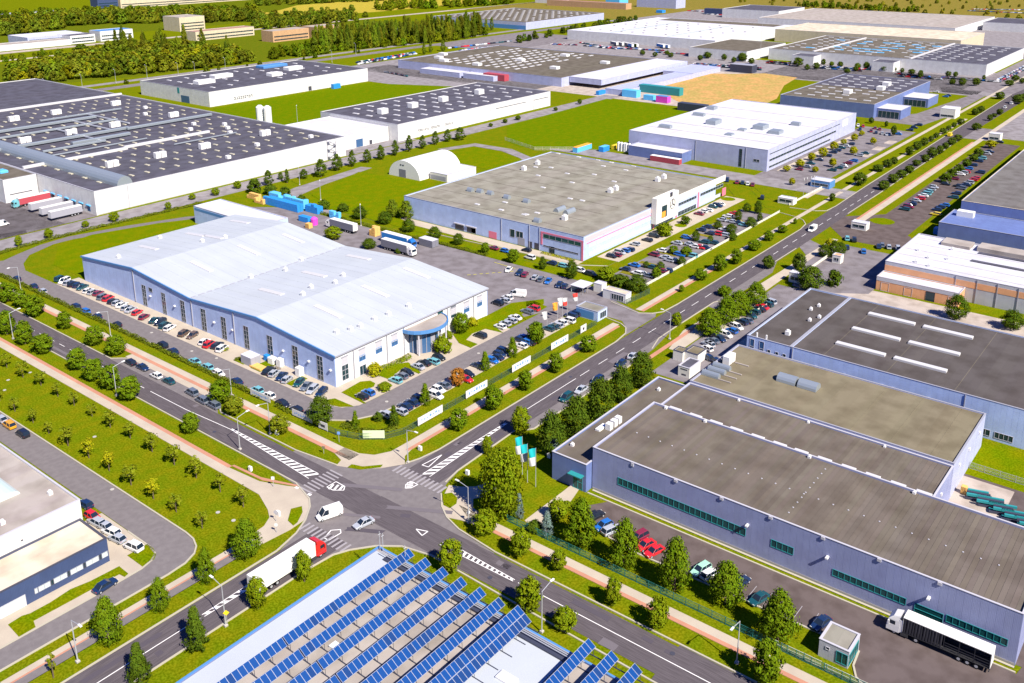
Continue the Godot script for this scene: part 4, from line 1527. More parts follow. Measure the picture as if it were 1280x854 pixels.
func build_pipe_racks():
	rng.seed = 4
	for r in 5:
		var o := thing("pipe_rack", "rack of dark green steel parts on the gravel, %s from the grass" % ordinal(r), "rack", Vector3(-31.5 + r * 2.6, 0.06, -196.5 + r * 1.1), 0.3, "steel racks behind the brown building")
		for k in 6:
			var s := Shape.new()
			s.box(Vector3(0, 0.3 + (k / 3) * 0.9, -0.9 + (k % 3) * 0.9), Vector3(rng.randf_range(3.5, 5.5), 0.5, 0.5))
			part("beam", s.done(), mats["trim_teal"] if k % 2 else mats["rack_dark"], o)
	var n := 0
	for p in [[-35.2, -184.6], [-34.0, -183.2], [-32.8, -184.0], [-31.8, -182.4]]:
		var o := thing("steel_bundle", "bundle of teal steel bars leaning by the end wall, %s one" % ordinal(n), "bundle", Vector3(p[0], 0.06, p[1]), 0.9, "steel bundles by the end wall")
		for k in 4:
			var s := Shape.new()
			s.box(Vector3(0, 0.2 + k * 0.35, k * 0.2), Vector3(4.6 - k * 0.5, 0.22, 0.3))
			part("bar", s.done(), mats["trim_teal"] if (n + k) % 2 else mats["trim_dark"], o)
		n += 1
	crate_pile("by the end wall of the tan hall", -33.2, -196.8, 3, 1, 2, Vector3(1.2, 0.9, 1.2), "wood", "orange crate", 0.1)

func cover(label: String, x: float, z: float, r: float, m: String):
	var s := Shape.new()
	s.bar(Vector3(0, 0, 0), Vector3(0, 0.05, 0), r, 12)
	s.bar(Vector3(0, 0.05, 0), Vector3(0, 0.06, 0), r * 0.75, 12)
	var o := part("manhole_cover", s.done(), mats[m], self, Vector3(x, 0.08, z))
	tag(o, label, "manhole cover", "manhole covers")

func patch(m: String, x: float, z: float, w: float, l: float, turn: float, seed_: int):
	rng.seed = seed_
	var s := Shape.new()
	var o := []
	var b := Basis(Vector3.UP, deg_to_rad(turn))
	for q in [[-1, -1], [0, -1.05], [1, -1], [1.03, 0], [1, 1], [0, 0.97], [-1, 1], [-0.97, 0]]:
		var p := b * Vector3(q[0] * w / 2 * rng.randf_range(0.94, 1.06), 0, q[1] * l / 2 * rng.randf_range(0.94, 1.06))
		o.append_array([x + p.x, z + p.z])
	s.prism(o, 0.09, 0.1035)
	ground_piece("road_patch", s.done(), mats[m])

# ---------------------------------------------------------------- the place
func _ready():
	var cam := Camera3D.new()
	cam.name = "camera"
	add_child(cam)
	cam.transform = Transform3D(Basis(Vector3(0.782714, -0.003668, -0.622370), Vector3(-0.171180, 0.960147, -0.220940), Vector3(0.598378, 0.279470, 0.750893)), Vector3(0, 115.0, 0))
	cam.near = 1.0
	cam.far = 9000.0
	cam.projection = Camera3D.PROJECTION_FRUSTUM
	cam.size = 0.724232
	cam.frustum_offset = Vector2(0.000000, -0.143362)
	cam.current = true
	var env := Environment.new()
	env.background_mode = Environment.BG_SKY
	var sky := Sky.new()
	var sm := ProceduralSkyMaterial.new()
	sm.sky_top_color = Color(0.16, 0.36, 0.80)
	sm.sky_horizon_color = Color(0.60, 0.74, 0.92)
	sm.sky_curve = 0.18
	sm.ground_bottom_color = Color(0.30, 0.32, 0.22)
	sm.ground_horizon_color = Color(0.55, 0.62, 0.62)
	sm.sky_energy_multiplier = 0.66
	sky.sky_material = sm
	env.sky = sky
	env.tonemap_mode = Environment.TONE_MAPPER_LINEAR
	env.tonemap_exposure = 2.0
	env.sdfgi_enabled = true
	env.ssao_enabled = true
	env.ssil_enabled = true
	var we := WorldEnvironment.new()
	we.name = "world"
	we.environment = env
	add_child(we)
	var sun := DirectionalLight3D.new()
	sun.name = "sun"
	sun.light_energy = 1.6
	sun.light_color = Color(1.0, 0.97, 0.91)
	sun.light_angular_distance = 0.5
	sun.shadow_enabled = true
	add_child(sun)
	sun.look_at_from_position(Vector3(0.967, 1.0, 0.254) * 300.0, Vector3.ZERO)
	make_materials()
	make_crowns()
	# the ground
	rect("ground", "meadow", 0, -7000, 5000, -7500, 300)
	rect("yard", "asphalt_mid", 0.03, -460, -376, -190, -150)
	rect("road", "asphalt_light", 0.06, -374.5, -361, -580, -120)
	rect("yard", "asphalt_mid", 0.03, -800, -376, -176, -140)
	rect("lawn", "lawn", 0.1, -376.5, -374.8, -330, -196)
	rect("yard", "asphalt_light", 0.04, -460, -376, -384, -330)
	sheet("yard", "asphalt_mid", 0.04, [-345, -232, -320, -249, -262, -249, -236, -251, -205, -251, -168, -251.5, -160, -247, -150, -243, -140, -240, -136, -243, -134.5, -240, -134.5, -222, -137, -227, -141, -231, -152, -231, -156, -226, -164, -222, -170, -206, -170, -209, -300, -209, -320, -220])
	sheet("road", "road_grey", 0.07, [-361, -120, -350, -128, -342, -131.8, -335, -132.2, -172, -132.6, -165, -134.2, -160.5, -137.5, -157.8, -143, -157.2, -148, -157.2, -226, -164.4, -226, -164.4, -177, -164, -150, -164.5, -144, -167, -140.5, -171, -139.2, -265, -139.3, -332, -139, -340, -142, -348, -148, -353.5, -160, -353.5, -168, -346, -188, -338, -215, -331, -225, -335, -228, -345, -212, -353, -190, -358, -168, -356.5, -156, -352, -145, -349, -139])
	rect("pavement", "pavers", 0.09, -310, -171, -147.1, -139.1)
	sheet("pavement", "pavers", 0.09, [-176.7, -147.1, -171, -147.1, -171, -139.1, -167, -140.5, -164.5, -144, -164.2, -150, -164.2, -205, -176.7, -205])
	rect("pavement", "pavers", 0.09, -157.2, -152.2, -222, -148)
	rect("road", "road_x", 0.07, -420, -60, -119.4, -111.9)
	sheet("road", "road_x", 0.07, [-60, -119.4, -60, -111.9, -59.9, -110.2, 60, -109.4, 60, -120.6, -59.9, -119.9])
	sheet("road", "road_z", 0.09, [-133.9, -130, -124.6, -130, -125.6, -160, -125.8, -230, -125.8, -330, -126.6, -390, -127, -430, -128.6, -600, -127, -760, -124, -900, -130, -900, -139.8, -760, -138, -600, -135.8, -430, -133.9, -330])
	rect("road", "road_z", 0.09, -133.1, -124.6, -104, -20)
	sheet("road", "road_grey", 0.06, [-160, -111.7, -149, -111, -142.3, -109.4, -139.9, -107.6, -137, -104, -135, -100, -133, -94, -124.6, -94, -124, -100, -122.6, -103, -119.5, -107, -115.5, -110, -109, -111.7, -100, -111.8, -100, -119.6, -110.4, -120.8, -115, -122.3, -118.4, -124.5, -121.6, -127.8, -123.4, -131.8, -124.6, -137, -134, -141, -134.8, -135.3, -136, -131.5, -139, -127, -143, -123.5, -147.6, -121.6, -160, -120])
	rect("road", "road_x", 0.1, -131, -104, -119.5, -112.3)
	sheet("lay_by", "road_grey", 0.09, [-240, -119.3, -236, -122.9, -194, -122.9, -189, -119.3])
	sheet("lay_by", "road_grey", 0.09, [-125.7, -158, -122.7, -162, -122.7, -206, -123, -219, -125.7, -236])
	sheet("lay_by", "road_grey", 0.09, [-125.8, -262, -122.6, -268, -122.4, -300, -125.9, -312])
	rect("path", "pavers", 0.09, -420, -166, -106, -103.8)
	rect("cycle_path", "pavers_red", 0.09, -420, -166, -107, -106)
	sheet("path", "pavers", 0.09, [-166, -103.8, -152, -103.8, -146, -101.5, -143.5, -100, -142, -97.5, -141.3, -92, -141.2, -20, -137.7, -20, -137.7, -92, -136.9, -100, -137.2, -104, -140, -107.6, -142.4, -109.4, -147.2, -110.9, -150, -109.5, -156, -107, -166, -106.2])
	sheet("cycle_path", "pavers_red", 0.1, [-166, -107, -156, -107.6, -150, -110, -147.4, -111, -148.3, -111.2, -152, -109.9, -157, -108.2, -166, -107.6])
	rect("cycle_path", "pavers_red", 0.1, -139.9, -139.5, -92, -20)
	rect("path", "road_grey", 0.1, -139.5, -137.7, -92, -20)
	sheet("lawn", "lawn", 0.19, [-142.3, -104.6, -141.3, -106.6, -139.6, -105.4, -137.6, -102.4, -137.4, -101.2, -139.6, -101.6])
	rect("path", "pavers", 0.09, -420, -147, -127.9, -126)
	rect("cycle_path", "pavers_red", 0.09, -420, -147, -126, -124.9)
	rect("pavement", "pavers", 0.07, -238, -196, -126, -122.9)
	sheet("path", "pavers", 0.09, [-152, -127.9, -147.5, -128.3, -144.2, -130, -142.3, -133.5, -142.2, -140, -142.4, -228, -140.2, -228, -140, -140, -138.4, -134, -136, -131.6, -139, -127, -143, -123.5, -147.6, -121.6, -148.5, -123.8, -152, -124.9])
	rect("cycle_path", "pavers_red", 0.1, -140.1, -139.2, -227, -136)
	sheet("lawn", "lawn", 0.19, [-145.2, -124, -142.6, -124.9, -139.6, -128.2, -139.2, -127.2, -142.2, -123.7, -145, -122.6])
	rect("path", "pavers", 0.09, -142.5, -140.6, -420, -241.5)
	rect("cycle_path", "pavers_red", 0.09, -140.6, -139.6, -300, -241.5)
	rect("path", "pavers", 0.09, -142.9, -140.9, -640, -424)
	rect("path", "pavers", 0.09, -120.6, -117.8, -700, -380)
	rect("cycle_path", "pavers_red", 0.09, -121.6, -120.6, -570, -380)
	rect("path", "pavers", 0.09, -151.8, -149.6, -900, -400)
	sheet("path", "pavers", 0.09, [-122.6, -236, -119.6, -222, -116.5, -222, -116.5, -246, -117.5, -350, -119.5, -350, -121.5, -262])
	rect("cycle_path", "pavers_red", 0.1, -121.6, -120.3, -255, -212)
	sheet("path", "pavers", 0.09, [-116, -127.3, -20, -127.1, -20, -125.3, -112, -125.3])
	rect("cycle_path", "pavers_red", 0.09, -108, -20, -125.3, -124.4)
	sheet("pavement", "pavers", 0.09, [-120.7, -127.8, -122.5, -131.4, -120, -132.6, -117.6, -134.6, -116.6, -137.6, -113.6, -137.2, -113.4, -133.4, -115, -130.8, -113, -128.4, -108, -127, -106, -124.6, -112, -123.6, -115, -122.5, -118.4, -124.7])
	sheet("lawn", "lawn", 0.19, [-121.2, -128, -120, -129.6, -117.8, -128.9, -116.6, -127.3, -116.6, -125.2, -118.4, -125.2])
	sheet("path", "pavers", 0.09, [-101.8, -131.5, -101.7, -145.1, -101.8, -149.2, -99.5, -147.6, -98.7, -144.4, -97.4, -138.2, -97.3, -129.6])
	sheet("yard", "yard_brown", 0.06, [-92, -147.6, -94.6, -143.8, -92, -139.5, -86, -137.6, -78.4, -136.7, -41.8, -137.4, -36, -137.4, -35.6, -133.6, -34.4, -131.4, -32.5, -130, 20, -130, 20, -152, -14, -150, -14.4, -147.8])
	line("kerb_line", [-97, -149.1, -15, -149.1], 0.5, "kerbstone", 0.14)
	rect("yard", "yard_brown", 0.05, -36.2, 60, -205, -175.2)
	rect("yard", "yard_brown", 0.05, -15, 60, -176, -150)
	rect("gravel", "gravel", 0.07, -36.2, -26, -204, -180)
	sheet("road", "road_grey", 0.07, [-420, -85.3, -152.5, -86.3, -149.5, -86, -147.2, -85, -145.6, -83.6, -144.4, -81, -144, -77, -143.9, -20, -149, -20, -149, -66, -149.3, -75, -149.8, -77.6, -151.2, -79.2, -154, -79.7, -420, -79.5])
	sheet("pavement", "pavers", 0.09, [-172, -79.5, -154, -79.6, -151.2, -79.1, -149.9, -77.6, -149.1, -75, -149.1, -20, -157, -20, -157, -60, -172, -60])
	sheet("lawn", "lawn", 0.19, [-154.9, -75.3, -155.1, -79.6, -152.9, -79.6, -150.9, -78.9, -149.9, -77.9, -149.6, -75.3])
	sheet("lawn", "lawn", 0.19, [-153.6, -52.3, -153.9, -54.8, -153.4, -56, -153.4, -59.5, -154, -63.6, -153.3, -67, -153.1, -72.6, -149.8, -72.5, -149.5, -71.6, -151, -71.4, -151, -63.1, -151.1, -55.5, -149.3, -55, -149.2, -52.1])
	sheet("road", "road_grey", 0.07, [-300, -251.8, -300, -256, -184, -262.5, -171.5, -270, -171, -366, -174, -380, -186, -394, -192, -400, -188, -404, -176, -398, -166, -386, -158, -374, -150.4, -371, -141, -368.5, -135, -364, -134, -352, -134, -390, -136, -386, -141, -383, -150, -381, -166, -391, -180, -407, -200, -409, -300, -409, -300, -403, -200, -402, -192, -404, -165.4, -366, -165.2, -263.5, -190, -257])
	rect("yard", "asphalt_mid", 0.04, -165.4, -151, -366, -262)
	rect("pavement", "pavers", 0.09, -180, -170.8, -381, -276)
	rect("pavement", "pavers", 0.05, -272, -181, -268.4, -262.8)
	sheet("lawn", "meadow", 0.1, [-180, -268.6, -171.4, -276, -180, -276])
	sheet("lawn", "lawn", 0.12, [-173.8, -377, -174.4, -375.1, -176.1, -373.9, -178.1, -374, -179.7, -375.2, -180.2, -377.2, -179.5, -379.1, -177.7, -380.1, -175.7, -379.9, -174.2, -378.6])
	sheet("lawn", "lawn", 0.12, [-171.9, -329, -172.4, -327.4, -173.8, -326.5, -175.4, -326.6, -176.7, -327.6, -177.1, -329.2, -176.5, -330.7, -175.1, -331.5, -173.5, -331.4, -172.2, -330.3])
	rect("planting_bed", "dry_grass", 0.12, -164.6, -157.6, -269.2, -266.8)
	rect("planting_bed", "dry_grass", 0.12, -164.6, -157.6, -282.2, -279.8)
	rect("planting_bed", "dry_grass", 0.12, -164.6, -157.6, -296.2, -293.8)
	rect("planting_bed", "dry_grass", 0.12, -164.6, -157.6, -310.2, -307.8)
	rect("planting_bed", "dry_grass", 0.12, -164.6, -157.6, -324.2, -321.8)
	rect("planting_bed", "dry_grass", 0.12, -164.6, -157.6, -338.2, -335.8)
	rect("planting_bed", "dry_grass", 0.12, -164.6, -157.6, -351.2, -348.8)
	rect("yard", "asphalt_mid", 0.04, -186, -154.5, -578, -418)
	rect("pavement", "pavers", 0.09, -181.5, -177.5, -545, -440)
	rect("pavement", "gravel", 0.06, -160, -155.2, -546, -536)
	rect("pavement", "gravel", 0.06, -160, -155.2, -526, -516)
	rect("pavement", "gravel", 0.06, -160, -155.2, -506, -496)
	sheet("yard", "asphalt_mid", 0.04, [-190, -600, -158, -600, -153.5, -640, -153.5, -745, -162, -745, -172, -640, -190, -612])
	rect("road", "asphalt_light", 0.06, -300, -134, -424, -409)
	rect("yard", "asphalt_mid", 0.04, -132, -112, -615, -578)
	sheet("yard", "yard_brown", 0.05, [-114, -575, -98, -575, -98, -372, -88, -360, -86, -352, -116, -352, -127, -366, -127, -382, -114, -396])
	sheet("lawn", "lawn", 0.1, [-107, -385, -108, -382, -110.6, -380.2, -113.7, -380.3, -116.2, -382.3, -117, -385.3, -115.8, -388.2, -113.2, -389.9, -110, -389.6, -107.7, -387.5])
	sheet("yard", "asphalt_mid", 0.05, [-127, -344, -118, -338, -112, -345, -89, -345, -89, -300, -104, -290, -112, -292, -118, -322, -127, -334])
	rect("yard", "asphalt_mid", 0.04, -92, 60, -364, -350)
	rect("yard", "gravel", 0.04, -100, 60, -304, -272)
	sheet("yard", "asphalt_mid", 0.06, [-127, -268, -118, -266, -112, -290, -104, -292, -98, -275, -112, -258, -116, -256, -127, -258])
	rect("yard", "asphalt_mid", 0.05, -116, -98, -290, -206)
	rect("pavement", "pavers", 0.09, -105.6, -102.4, -262, -216)
	rect("pavement", "pavers", 0.06, -115.5, -111, -262, -240)
	rect("lawn", "lawn", 0.08, -40, 60, -222, -205)
	rect("yard", "asphalt_light", 0.03, -460, -160, -830, -735)
	rect("yard", "asphalt_light", 0.04, -600, -440, -1200, -735)
	rect("yard", "asphalt_light", 0.03, -330, -60, -870, -740)
	rect("yard", "asphalt_mid", 0.04, -174, -120, -1100, -760)
	rect("yard", "asphalt_light", 0.03, -120, 60, -760, -590)
	rect("yard", "asphalt_light", 0.03, -640, -430, -780, -520)
	rect("yard", "gravel", 0.04, -430, -300, -740, -570)
	rect("yard", "asphalt_light", 0.03, -620, -420, -600, -560)
	rect("yard", "asphalt_light", 0.03, -700, -300, -1500, -1080)
	rect("yard", "asphalt_light", 0.03, -300, 100, -1300, -980)
	sheet("sand_ground", "sand", 0.07, [-372, -640, -376, -715, -344, -735, -327, -752, -296, -745, -288, -700, -268, -640, -262, -570, -300, -572, -322, -590])
	sheet("sports_field", "sports_grass", 0.09, [-359, -446, -364, -566, -336, -566, -264, -560, -264, -436, -288, -417, -316, -404, -332, -412])
	sheet("sports_field", "sports_grass", 0.09, [-556, -371, -556, -512, -480, -545, -448, -520, -448, -352, -500, -345])
	sheet("lawn", "lawn", 0.09, [-330, -148, -350, -160, -353, -175, -346, -200, -334, -224, -324, -219, -306, -208, -306, -148])
	sheet("lawn", "lawn", 0.1, [-345, -310, -336, -285, -331, -268, -322, -258, -240, -257, -272, -266, -276, -300, -300, -316])
	sheet("road", "asphalt_light", 0.08, [-352, -318, -346, -270, -340, -254, -328, -250.5, -300, -251.8, -300, -256, -325, -256, -334, -264, -340, -284, -346, -320])
	sheet("road", "asphalt_light", 0.09, [-349, -372, -342, -396, -316, -397, -290, -385, -284, -378, -284, -372, -300, -383, -318, -390, -338, -390, -343, -372])
	sheet("lawn", "lawn", 0.09, [-338, -388, -318, -388, -300, -382, -276, -374, -276, -352, -312, -354, -334, -358])
	rect("lawn", "lawn", 0.07, -255, -168, -256.5, -251.5)
	kerb([-420, -111.7, -149.3, -111.5, -142.3, -109.4, -139.9, -107.6, -137, -104, -135, -100, -133.5, -94, -133.2, -20])
	kerb([-124.5, -20, -124.5, -94, -124, -100, -122.6, -103, -119.5, -107, -115.5, -110, -109, -111.5, -60, -110.2, 40, -109.5])
	kerb([-420, -119.6, -240, -119.6, -236, -123])
	kerb([-194, -123, -189, -120.2, -160, -120.2, -147.6, -121.8])
	kerb([-136, -131.8, -134.9, -135.3, -134.1, -141, -134.1, -216.5, -135.1, -223.6, -137.2, -227.1, -140, -228.9, -152, -231.2])
	kerb([-152, -242, -140.4, -239.3, -136.8, -241.5, -134.6, -245, -134.1, -254, -134.1, -354, -135.2, -361.8, -138.2, -366.6, -142.2, -369, -151, -371.3])
	kerb([-150, -381, -139.5, -382.6, -135.6, -385.7, -135, -395, -136.2, -440, -138.2, -600, -140, -760])
	kerb([-123.8, -131.8, -124.8, -137, -125.7, -160, -125.7, -160])
	kerb([-121.6, -128, -118.4, -124.7, -115, -122.5, -110.4, -121, -100, -119.9, -40, -120.3, 40, -120.6])
	kerb([-125.5, -158, -122.6, -162, -122.6, -206])
	kerb([-123.4, -219, -125.5, -226.5, -125.7, -236, -125.7, -262, -122.6, -268])
	kerb([-126.2, -311, -126.1, -330])
	kerb([-126.9, -386.9, -127.1, -430, -128.8, -575])
	kerb([-135, -547, -135, -547.2])
	kerb([-420, -85.5, -152.5, -86.5, -149.5, -86.2, -147, -85.2, -145.4, -83.7, -144.2, -81, -143.8, -77, -143.7, -20])
	kerb([-162, -79.5, -154, -79.5, -151.3, -79, -150, -77.5, -149.2, -75, -148.9, -66, -148.9, -20])
	kerb([-350, -127.8, -342, -131.6, -335, -132, -172, -132.4, -164.9, -134.1, -160.4, -137.4, -157.6, -143, -157.1, -148])
	kerb([-97.3, -147.6, -14.6, -148])
	kerb([-92, -139.5, -86, -137.4, -78.4, -136.5, -41.8, -137.2])
	kerb([-36, -137.2, -35.6, -133.4, -34.4, -131.2, -32.5, -129.9])
	kerb([-171, -276, -171, -366, -174, -380])
	kerb([-171.4, -270, -180, -264.5, -250, -259])
	# painted lines
	line("centre_line", [-129.8, -168, -129.8, -190])
	dashes("", -129.8, -192, -130.4, -520, 4.5, 4.5)
	dashes("", -285, -115.5, -214, -115.5, 3, 3)
	line("centre_line", [-213, -115.5, -197, -115.6, -180, -116.6])
	line("centre_line", [-91, -115.6, 40, -115.4])
	line("centre_line", [-128.9, -74, -128.8, -20])
	hatch(-129, -131.2, 2.0, -129.5, -160, 0.5, 17, 0.9)
	hatch(-148.3, -115.6, 2.6, -180, -116.8, 0.4, 19, -0.7)
	hatch(-92, -115.6, 0.5, -106, -115.7, 1.4, 12, 0.2)
	hatch(-129, -74.6, 0.7, -129.2, -96, 1.6, 12, 0.8)
	bars("zebra_crossing", -136, -129.2, -122.4, -129.1, 12, 3, 0.55, PI / 2)
	bars("zebra_crossing", -145.3, -119.5, -145.3, -111, 9, 4, 0.45, 0)
	bars("zebra_crossing", -135.4, -102.5, -123.6, -102.8, 11, 2.8, 0.5, PI / 2)
	line("traffic_island_marking", [-142.7, -114.6, -142.7, -117.2, -139.8, -117.1, -138.9, -116, -140.7, -114.6, -142.7, -114.6], 0.2, "line")
	line("traffic_island_marking", [-129, -124.7, -129.9, -125.7, -130, -127.4, -127.9, -127.4, -128.1, -125.6, -129, -124.7], 0.2, "line")
	line("triangle_marking", [-132.6, -133.6, -132, -139.6, -130.9, -133.9, -132.6, -133.6], 0.2, "line")
	line("triangle_marking", [-117.1, -115.7, -114.7, -116.6, -114.7, -114.9, -117.1, -115.7], 0.2, "line")
	line("triangle_marking", [-110.1, -115, -109.6, -116.8, -109.1, -115.1, -110.1, -115], 0.2, "line")
	line("traffic_island_marking", [-129.4, -102.4, -130.2, -104.9, -128.9, -106.2, -128, -105.5, -128.1, -102.4, -129.4, -102.4], 0.2, "line")
	bars("hatched_island", -142, -115.2, -140, -116.3, 3, 1.9, 0.5, -1.2, "line")
	bars("hatched_island", -129.6, -126.8, -128.6, -125.6, 3, 1.4, 0.4, 0.6, "line")
	bars("give_way_line", -147.6, -110.4, -143.4, -110.4, 2, 0.9, 0.6, 0, "line")
	dashes("", -205, -232, -193, -247, 1.2, 1.0, 0.3, "line_yellow")
	line("yellow_line", [-206, -248, -196, -247.5], 0.25, "line_yellow")
	line("parking_line", [-56.2, -137.6, -56.2, -141.8], 0.14, "line_worn")
	line("parking_line", [-53.2, -137.6, -53.2, -141.8], 0.14, "line_worn")
	line("parking_line", [-50.4, -137.6, -50.4, -141.8], 0.14, "line_worn")
	line("parking_line", [-47.6, -137.6, -47.6, -141.8], 0.14, "line_worn")
	line("parking_line", [-44.6, -137.6, -44.6, -141.8], 0.14, "line_worn")
	rect("road", "asphalt_light", 0.06, -723, -714, -1100, -250)
	rect("road", "asphalt_mid", 0.06, -700, -688, -1000, -250)
	rect("road", "gravel", 0.06, -992, -980, -1600, -600)
	rect("railway_bed", "gravel", 0.06, -1000, -985, -560, -300)
	rect("path", "pavers", 0.06, -935, -927, -520, -300)
	rect("yard", "asphalt_mid", 0.03, -690, -520, -900, -735)
	sheet("wheat_field", "wheat", 0.08, [-1264, -1020, -1266, -1150, -1300, -1400, -1060, -1500, -1060, -1000, -1085, -900, -1150, -860])
	sheet("wheat_field", "wheat", 0.08, [-1195, -770, -1270, -900, -1180, -900, -1130, -880, -1140, -790])
	sheet("heath", "heath", 0.06, [-2400, -1150, -1270, -1180, -1200, -1500, -1000, -1540, -985, -1120, -690, -1110, -690, -1330, -300, -1335, -90, -1330, 400, -1300, 1500, -2000, 1500, -5000, -2400, -5000])
	sheet("scrub_ground", "scrub", 0.04, [-780, -250, -735, -420, -730, -700, -735, -900, -980, -900, -980, -560, -905, -380, -870, -250])
	rect("scrub_ground", "scrub", 0.04, -1440, -1075, -1400, -450)
	# wear: repairs and covers
	patch("asphalt_patch", -324.2, -114.3, 8, 0.9, 0, 92)
	patch("asphalt_patch", -395, -115.3, 3, 0.9, 0, 227)
	patch("asphalt_patch", -265.8, -116.9, 2, 0.9, 0, 268)
	patch("asphalt_patch", -164.3, -118.4, 3, 1.2, 0, 198)
	patch("asphalt_patch", -322.5, -114.8, 3, 0.9, 0, 865)
	patch("asphalt_patch", -315.6, -116.3, 2, 0.9, 0, 253)
	patch("asphalt_bleached", -330, -112.9, 14, 1.2, 0, 7)
	patch("asphalt_bleached", -256.9, -113.3, 14, 0.9, 0, 423)
	patch("asphalt_bleached", -250.3, -116, 2, 0.9, 0, 312)
	patch("asphalt_bleached", -196.9, -118.3, 1.2, 1.2, 0, 641)
	patch("asphalt_bleached", -270.3, -114.7, 3, 0.9, 0, 689)
	patch("asphalt_patch", -383.4, -113.1, 8, 1.2, 0, 188)
	patch("asphalt_bleached", -291, -115.1, 14, 0.9, 0, 926)
	patch("asphalt_bleached", -374.8, -118.2, 2, 1.2, 0, 783)
	patch("asphalt_patch", -246.1, -117.2, 3, 0.9, 0, 297)
	patch("asphalt_bleached", -393.6, -116.5, 1.2, 1.2, 0, 752)
	patch("asphalt_patch", -23.2, -118.9, 3, 1.2, 0, 989)
	patch("asphalt_patch", -38, -116.3, 14, 1.8, 0, 837)
	patch("asphalt_patch", -76.5, -117.8, 8, 1.2, 0, 139)
	patch("asphalt_bleached", -69.5, -112.7, 3, 1.8, 0, 9)
	patch("asphalt_bleached", -96.4, -117.9, 3, 1.2, 0, 585)
	patch("asphalt_patch", -64.9, -117.7, 2, 0.9, 0, 60)
	patch("asphalt_patch", -95.6, -117.9, 2, 1.8, 0, 41)
	patch("asphalt_patch", -60.7, -117.4, 1.2, 0.9, 0, 854)
	patch("asphalt_patch", -131.1, -140.6, 2, 1.2, 90, 206)
	patch("asphalt_patch", -130.1, -236.5, 2, 1.2, 90, 454)
	patch("asphalt_patch", -128.8, -248.7, 2, 1.2, 90, 192)
	patch("asphalt_patch", -132.8, -281.9, 14, 0.9, 90, 790)
	patch("asphalt_patch", -130.3, -280.3, 3, 0.9, 90, 912)
	patch("asphalt_bleached", -129.3, -141.8, 8, 1.8, 90, 669)
	patch("asphalt_patch", -128.2, -236.1, 1.2, 1.2, 90, 215)
	patch("asphalt_patch", -127.2, -154.3, 3, 1.2, 90, 672)
	patch("asphalt_bleached", -127.8, -207.9, 8, 1.8, 90, 220)
	patch("asphalt_patch", -127.8, -177.8, 3, 1.2, 90, 979)
	patch("asphalt_bleached", -132.5, -145.5, 2, 0.9, 90, 404)
	patch("asphalt_patch", -132.2, -146, 1.2, 0.9, 90, 704)
	patch("asphalt_patch", -130, -240.3, 8, 1.2, 90, 223)
	patch("asphalt_patch", -131.6, -300.2, 14, 1.2, 90, 118)
	patch("asphalt_bleached", -126.7, -51.3, 2, 1.8, 90, 54)
	patch("asphalt_patch", -130.9, -60.4, 14, 1.2, 90, 937)
	patch("asphalt_patch", -129.1, -87.9, 14, 0.9, 90, 500)
	patch("asphalt_patch", -126.4, -60.4, 2, 0.9, 90, 371)
	patch("asphalt_patch", -127, -64.8, 1.2, 1.2, 90, 857)
	patch("asphalt_bleached", -121.3, -120.8, 14, 1.2, 30, 390)
	patch("asphalt_patch", -122, -117.6, 2, 1.2, 30, 876)
	patch("asphalt_bleached", -135.2, -120.4, 14, 1.2, 30, 524)
	patch("asphalt_bleached", -129.1, -112, 8, 0.9, 30, 643)
	patch("asphalt_patch", -124.9, -109, 8, 1.2, 30, 121)
	sheet("lawn", "lawn", 0.19, [-173.2, -145.9, -173.9, -153.1, -172.2, -155.1, -170.1, -154.9, -169, -153.4, -169.8, -149.6, -169.2, -146.8, -163.8, -145.8, -164.4, -145.3])
	sheet("lawn", "lawn", 0.19, [-173.8, -139.8, -172, -142.6, -165.1, -142.7, -167.6, -140.4, -171.3, -139.4])
	sheet("lawn", "lawn", 0.19, [-173.6, -158.6, -174.9, -165.1, -172.1, -169.4, -165.1, -167.1, -164.9, -166.1, -169.6, -166.3, -170.5, -164.6, -168.8, -158.8])
	sheet("lawn", "lawn", 0.19, [-174.9, -191.1, -169.5, -187.7, -164.7, -187.3, -164.8, -190.5, -169.4, -190.7, -170.9, -195.2, -170.1, -200.3, -164, -201.3, -168.1, -203, -167.1, -213.6, -164.8, -213.6, -168.6, -216, -168.1, -223.1, -168.1, -227.3, -170.5, -230.4, -176.7, -221.2, -176.2, -208, -176.6, -203.7, -176.2, -197.6])
	sheet("lawn", "lawn", 0.19, [-173.7, -225.1, -172.1, -227.2, -165.8, -225.8, -165.6, -222.3, -168, -221.8, -171, -221.6])
	sheet("planting_bed", "lawn", 0.19, [-211.8, -145.6, -207.2, -145.6, -207.2, -140.2, -211.8, -140.2])
	sheet("planting_bed", "lawn", 0.19, [-204, -145.6, -199.8, -145.6, -199.8, -140.2, -204, -140.2])
	sheet("planting_bed", "lawn", 0.19, [-188.7, -145.6, -186.4, -145.6, -186.4, -140.2, -188.7, -140.2])
	sheet("worn_verge", "meadow", 0.01, [-133.7, -60.3, -133.7, -68.2, -133.7, -77.6, -134, -78.4, -133.5, -78.7, -132.8, -68.4, -132.7, -59.7])
	sheet("worn_verge", "meadow", 0.01, [-135.3, -51.6, -134.7, -63.7, -133.6, -63.1, -133.1, -51.8, -135.2, -50.2])
	sheet("worn_verge", "meadow", 0.01, [-119.5, -64.6, -119.3, -72.3, -119.3, -80.7, -118.4, -81.2, -118.3, -72.4, -118.9, -64.2])
	sheet("worn_verge", "meadow", 0.01, [-85.8, -122.2, -83.3, -122.5, -81, -121.8, -84, -121.6])
	# buildings
	var b: House
	build_hall()
	b = house("warehouse", "long steel grey warehouse with brown felt roof beside the green fence", -97.5, -15, -175, -149.6, 10, "wall_steel", "roof_brown", "trim_white", 0.35, 0, "roof")
